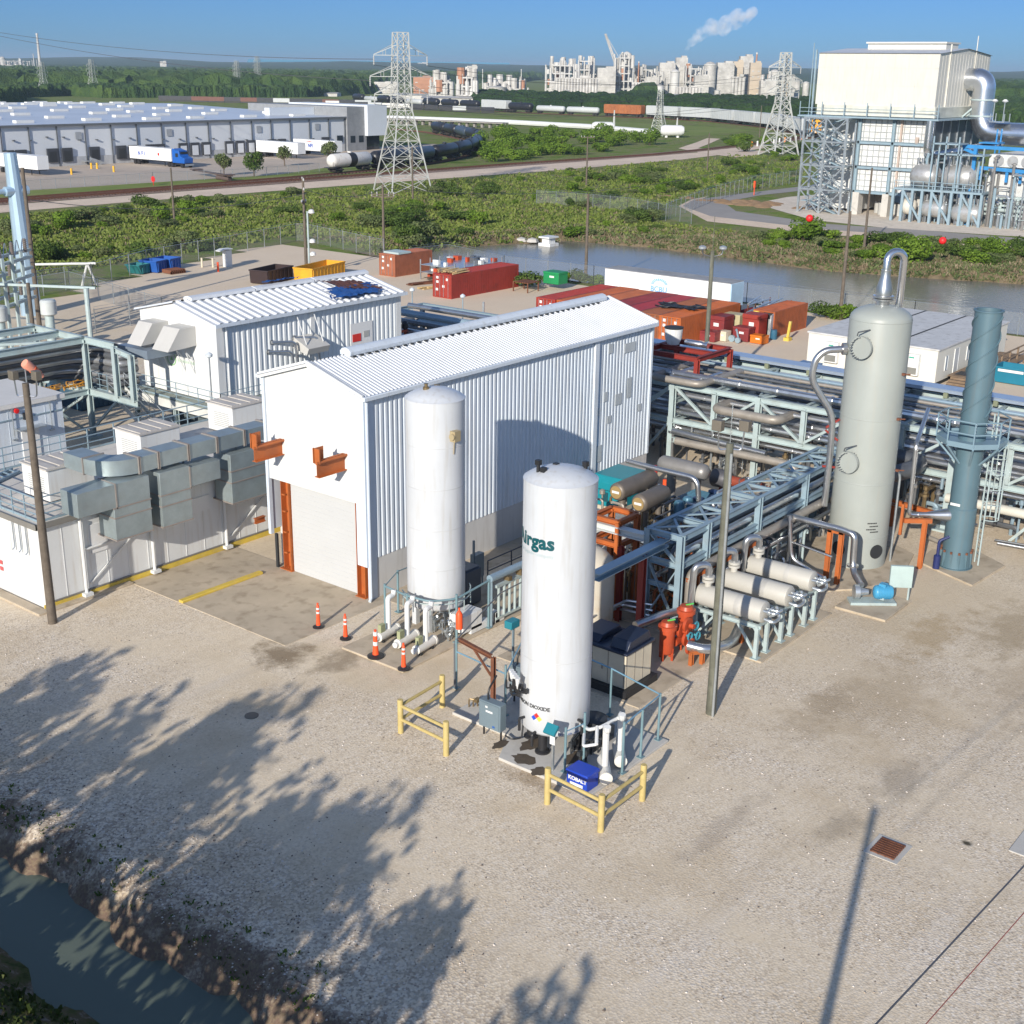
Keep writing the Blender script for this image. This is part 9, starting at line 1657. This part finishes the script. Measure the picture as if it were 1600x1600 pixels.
L_=[('process_structure',878,152,50,94,RG,'grey open process frame at the left end of the refinery'),('silo_block',900,154,66,118,RW,'wide block of white silos at the left of the refinery'),('process_structure',912,150,30,86,RG,'tall grey frame above the white silos'),('tower_building',946,151,28,106,RW,'white building right of the silo block'),('process_structure',974,151,28,80,RG,'tallest open process frame of the refinery'),('storage_drum',977,150,16,80,RW,'white vessel on top of the tallest frame'),('process_structure',1008,151,34,102,RW,'pale process frame in the middle of the refinery'),('chimney',996,151,3,96,RR,'thin rusty chimney in the middle of the refinery'),('tower_building',1040,150,24,98,RW,'white block left of the grey tank block'),('tower_building',1062,150,18,90,RW,'tall white block beside the plume'),('storage_drum',1053,152,14,108,RG,'grey drum among the white blocks'),('process_structure',1085,151,30,100,RG,'grey frame under the plume'),('storage_drum',1107,151,19,96,RW,'white tank with a rusty top right of the plume'),('tower_building',1130,151,26,98,RW,'broad white block right of the plume'),('tower_building',1150,151,15,96,RC,'tan tower building of the refinery'),('tower_building',1162,150,20,88,RW,'tallest white building of the refinery'),('silo_block',1152,153,22,116,RW,'small white silos below the tallest building'),('tower_building',1177,151,17,98,RC,'cream tower with a rusty top at the right of the refinery'),('chimney',1178,151,4,82,RR,'rusty mast on the cream tower'),('process_structure',1200,152,20,120,RG,'low grey frame right of the cream tower'),('storage_drum',1208,151,16,108,RW,'white tower tank left of the right pylon'),('storage_drum',1244,150,10,124,RW,'small white tank right of the pylon'),('storage_drum',1258,150,10,127,RW,'small white tank nearest the cream plant building'),('tower_building',1232,151,14,118,RW,'white block behind the right pylon'),
('process_structure',930,150,40,110,RW,'white process frame between the first white buildings'),('process_structure',1024,150,26,112,RW,'white process frame beside the pale frame'),('tower_building',1018,151,20,120,RW,'low white block in the middle of the refinery'),('process_structure',1070,150,34,108,RW,'white frame behind the tallest block'),('tower_building',1094,152,22,118,RW,'low pale block under the plume'),('process_structure',1140,150,40,112,RC,'tan frame behind the tan tower'),('tower_building',1198,152,24,126,RW,'low white block right of the cream tower'),('process_structure',955,150,60,120,RW,'wide white frame behind the tallest frame'),('silo_block',1003,153,34,126,RW,'row of white silos at the middle of the refinery'),('tower_building',868,152,20,128,RW,'low white block at the left end of the refinery'),('process_structure',1216,151,26,124,RC,'tan frame left of the right pylon'),('long_shed',990,155,250,146,RW,'long low white shed in front of the refinery'),('long_shed',900,156,90,149,RB,'low shed with blue wall at the left front of the refinery'),('long_shed',1180,158,150,150,RG,'long grey shed at the right front of the refinery'),('storage_drum',868,153,10,138,RW,'small white tank at the left foot of the refinery'),('storage_drum',884,154,10,140,RW,'second small white tank at the left foot of the refinery'),('storage_drum',1030,154,12,132,RG,'grey tank at the foot of the middle blocks'),('silo_block',1075,154,40,134,RW,'row of small pale silos in the middle front'),('storage_drum',1120,155,9,140,RW,'small tank in front of the white blocks'),
('process_structure',730,163,30,114,RG,'grey process frame left of the refinery, nearer'),('tower_building',738,140,16,103,RW,'pale square building above the treetops'),('process_structure',690,160,34,124,RG,'low process frame behind the large pylon'),('tower_building',604,146,36,128,RW,'white building left of the large pylon'),('long_shed',700,163,80,150,RW,'wide white shed behind the large pylon'),('long_shed',640,158,60,146,RG,'grey shed left of the wide white shed'),('long_shed',500,150,60,144,RG,'low grey shed above the warehouse end'),('tower_building',662,155,30,120,RR,'rusty pink building behind the large pylon'),('process_structure',790,157,70,136,RG,'low wide process frame left of the refinery'),('storage_drum',775,157,30,134,RW,'flat white tank left of the refinery'),('chimney',754,150,2,108,RG,'thin grey chimney left of the refinery, left one'),('chimney',814,150,2,108,RG,'thin grey chimney left of the refinery, right one'),
('process_structure',20,115,50,92,RW,'pale refinery units on the horizon at the far left'),('chimney',64,117,5,52,RW,'tall flare stack on the horizon at the far left'),('chimney',55,116,2,84,RG,'short chimney left of the flare stack'),('storage_drum',6,114,8,88,RW,'white vessel at the extreme left of the horizon'),('long_shed',95,114,40,108,RW,'low white sheds right of the flare stack'),('tower_building',257,101,10,96,RW,'tiny white building on the horizon above the warehouse'),('tower_building',660,109,14,98,RW,'small white tanks on the horizon left of centre'),('long_shed',1500,156,60,150,RW,'white roof beyond the cream plant building'),('storage_drum',1450,150,8,120,RW,'x')]
for a in L_:
    if a[-1]=='x': continue
    if a[2]<118: a=(a[0],a[1],max(a[2],113),*a[3:])
    U(*a)
t=T('construction_crane','white lattice crane boom leaning left above the refinery','crane',at(968,150));a=at(968,150);h=hgt(a,120);m=MB();m.bar(a,V((a.x,a.y,h)),6);m.build('crane_body',RW,t);m=MB();top=V((0,0,CH))+ray(946,53)*((a-V((0,0,CH))).dot(_f)/ray(946,53).dot(_f));b0=V((a.x,a.y,h))
for s in(-1.2,1.2): m.bar(b0+LV*s,top+LV*s*.4,.8)
for i in range(14): p=b0+(top-b0)*(i/14);q2=b0+(top-b0)*((i+1)/14);m.bar(p+LV*1.1,q2-LV*1.1,.5)
m.build('boom',RW,t);m=MB();m.bar(top,b0-LV*9,.35);m.build('stay',RG,t)
# steam plume
def plume():
    mball=[];D=1180.;m=MB();rr=random.Random(3)
    pts=[(1074,76,4),(1080,66,7),(1088,55,10),(1098,47,12),(1112,42,12),(1126,40,13),(1138,36,14),(1150,30,14),(1163,26,12),(1175,22,9)]
    for px,py,r_ in pts:
        d=ray(px,py);c=V((0,0,CH))+d*(D/d.dot(_f));R0=r_*D/2000
        for k in range(2):
            o=c+V((rr.gauss(0,R0*.25),rr.gauss(0,R0*.25),rr.gauss(0,R0*.2)));m.lathe([(R0*math.sin(i*math.pi/8)+.001,-R0*math.cos(i*math.pi/8)) for i in range(9)],o,n=12)
    o=m.build('steam_plume',None or P('steam',(1,1,1)),smooth=60);mt=bpy.data.materials.new('steam_volume');mt.use_nodes=True;nt=mt.node_tree;nt.nodes.clear();ou=nt.nodes.new('ShaderNodeOutputMaterial');pv=nt.nodes.new('ShaderNodeVolumePrincipled');pv.inputs['Color'].default_value=(.97,.98,1,1);pv.inputs['Anisotropy'].default_value=-.3
    n=nt.nodes.new('ShaderNodeTexNoise');n.inputs['Scale'].default_value=.09;n.inputs['Detail'].default_value=4;g=nt.nodes.new('ShaderNodeNewGeometry');nt.links.new(g.outputs['Position'],n.inputs['Vector']);r=nt.nodes.new('ShaderNodeMapRange');r.inputs[1].default_value=.42;r.inputs[2].default_value=.7;r.inputs[3].default_value=0;r.inputs[4].default_value=.12;nt.links.new(n.outputs['Fac'],r.inputs[0]);nt.links.new(r.outputs[0],pv.inputs['Density']);nt.links.new(pv.outputs[0],ou.inputs['Volume'])
    r_=o.modifiers.new('remesh','REMESH');r_.mode='VOXEL';r_.voxel_size=1.2;o.data.materials[0]=mt;o['kind']='stuff'
plume()
# haze
m=MB();m.box(-9800,9900,-9800,9900,-4,75);hz_=m.build('haze',None or P('haze_tmp',(1,1,1)),smooth=0);mt=bpy.data.materials.new('haze_volume');mt.use_nodes=True;nt=mt.node_tree;nt.nodes.clear();ou=nt.nodes.new('ShaderNodeOutputMaterial');pv=nt.nodes.new('ShaderNodeVolumePrincipled');pv.inputs['Color'].default_value=(.62,.78,.95,1);pv.inputs['Density'].default_value=1.15e-4;pv.inputs['Anisotropy'].default_value=.1;nt.links.new(pv.outputs[0],ou.inputs['Volume']);hz_.data.materials[0]=mt;hz_['kind']='stuff'
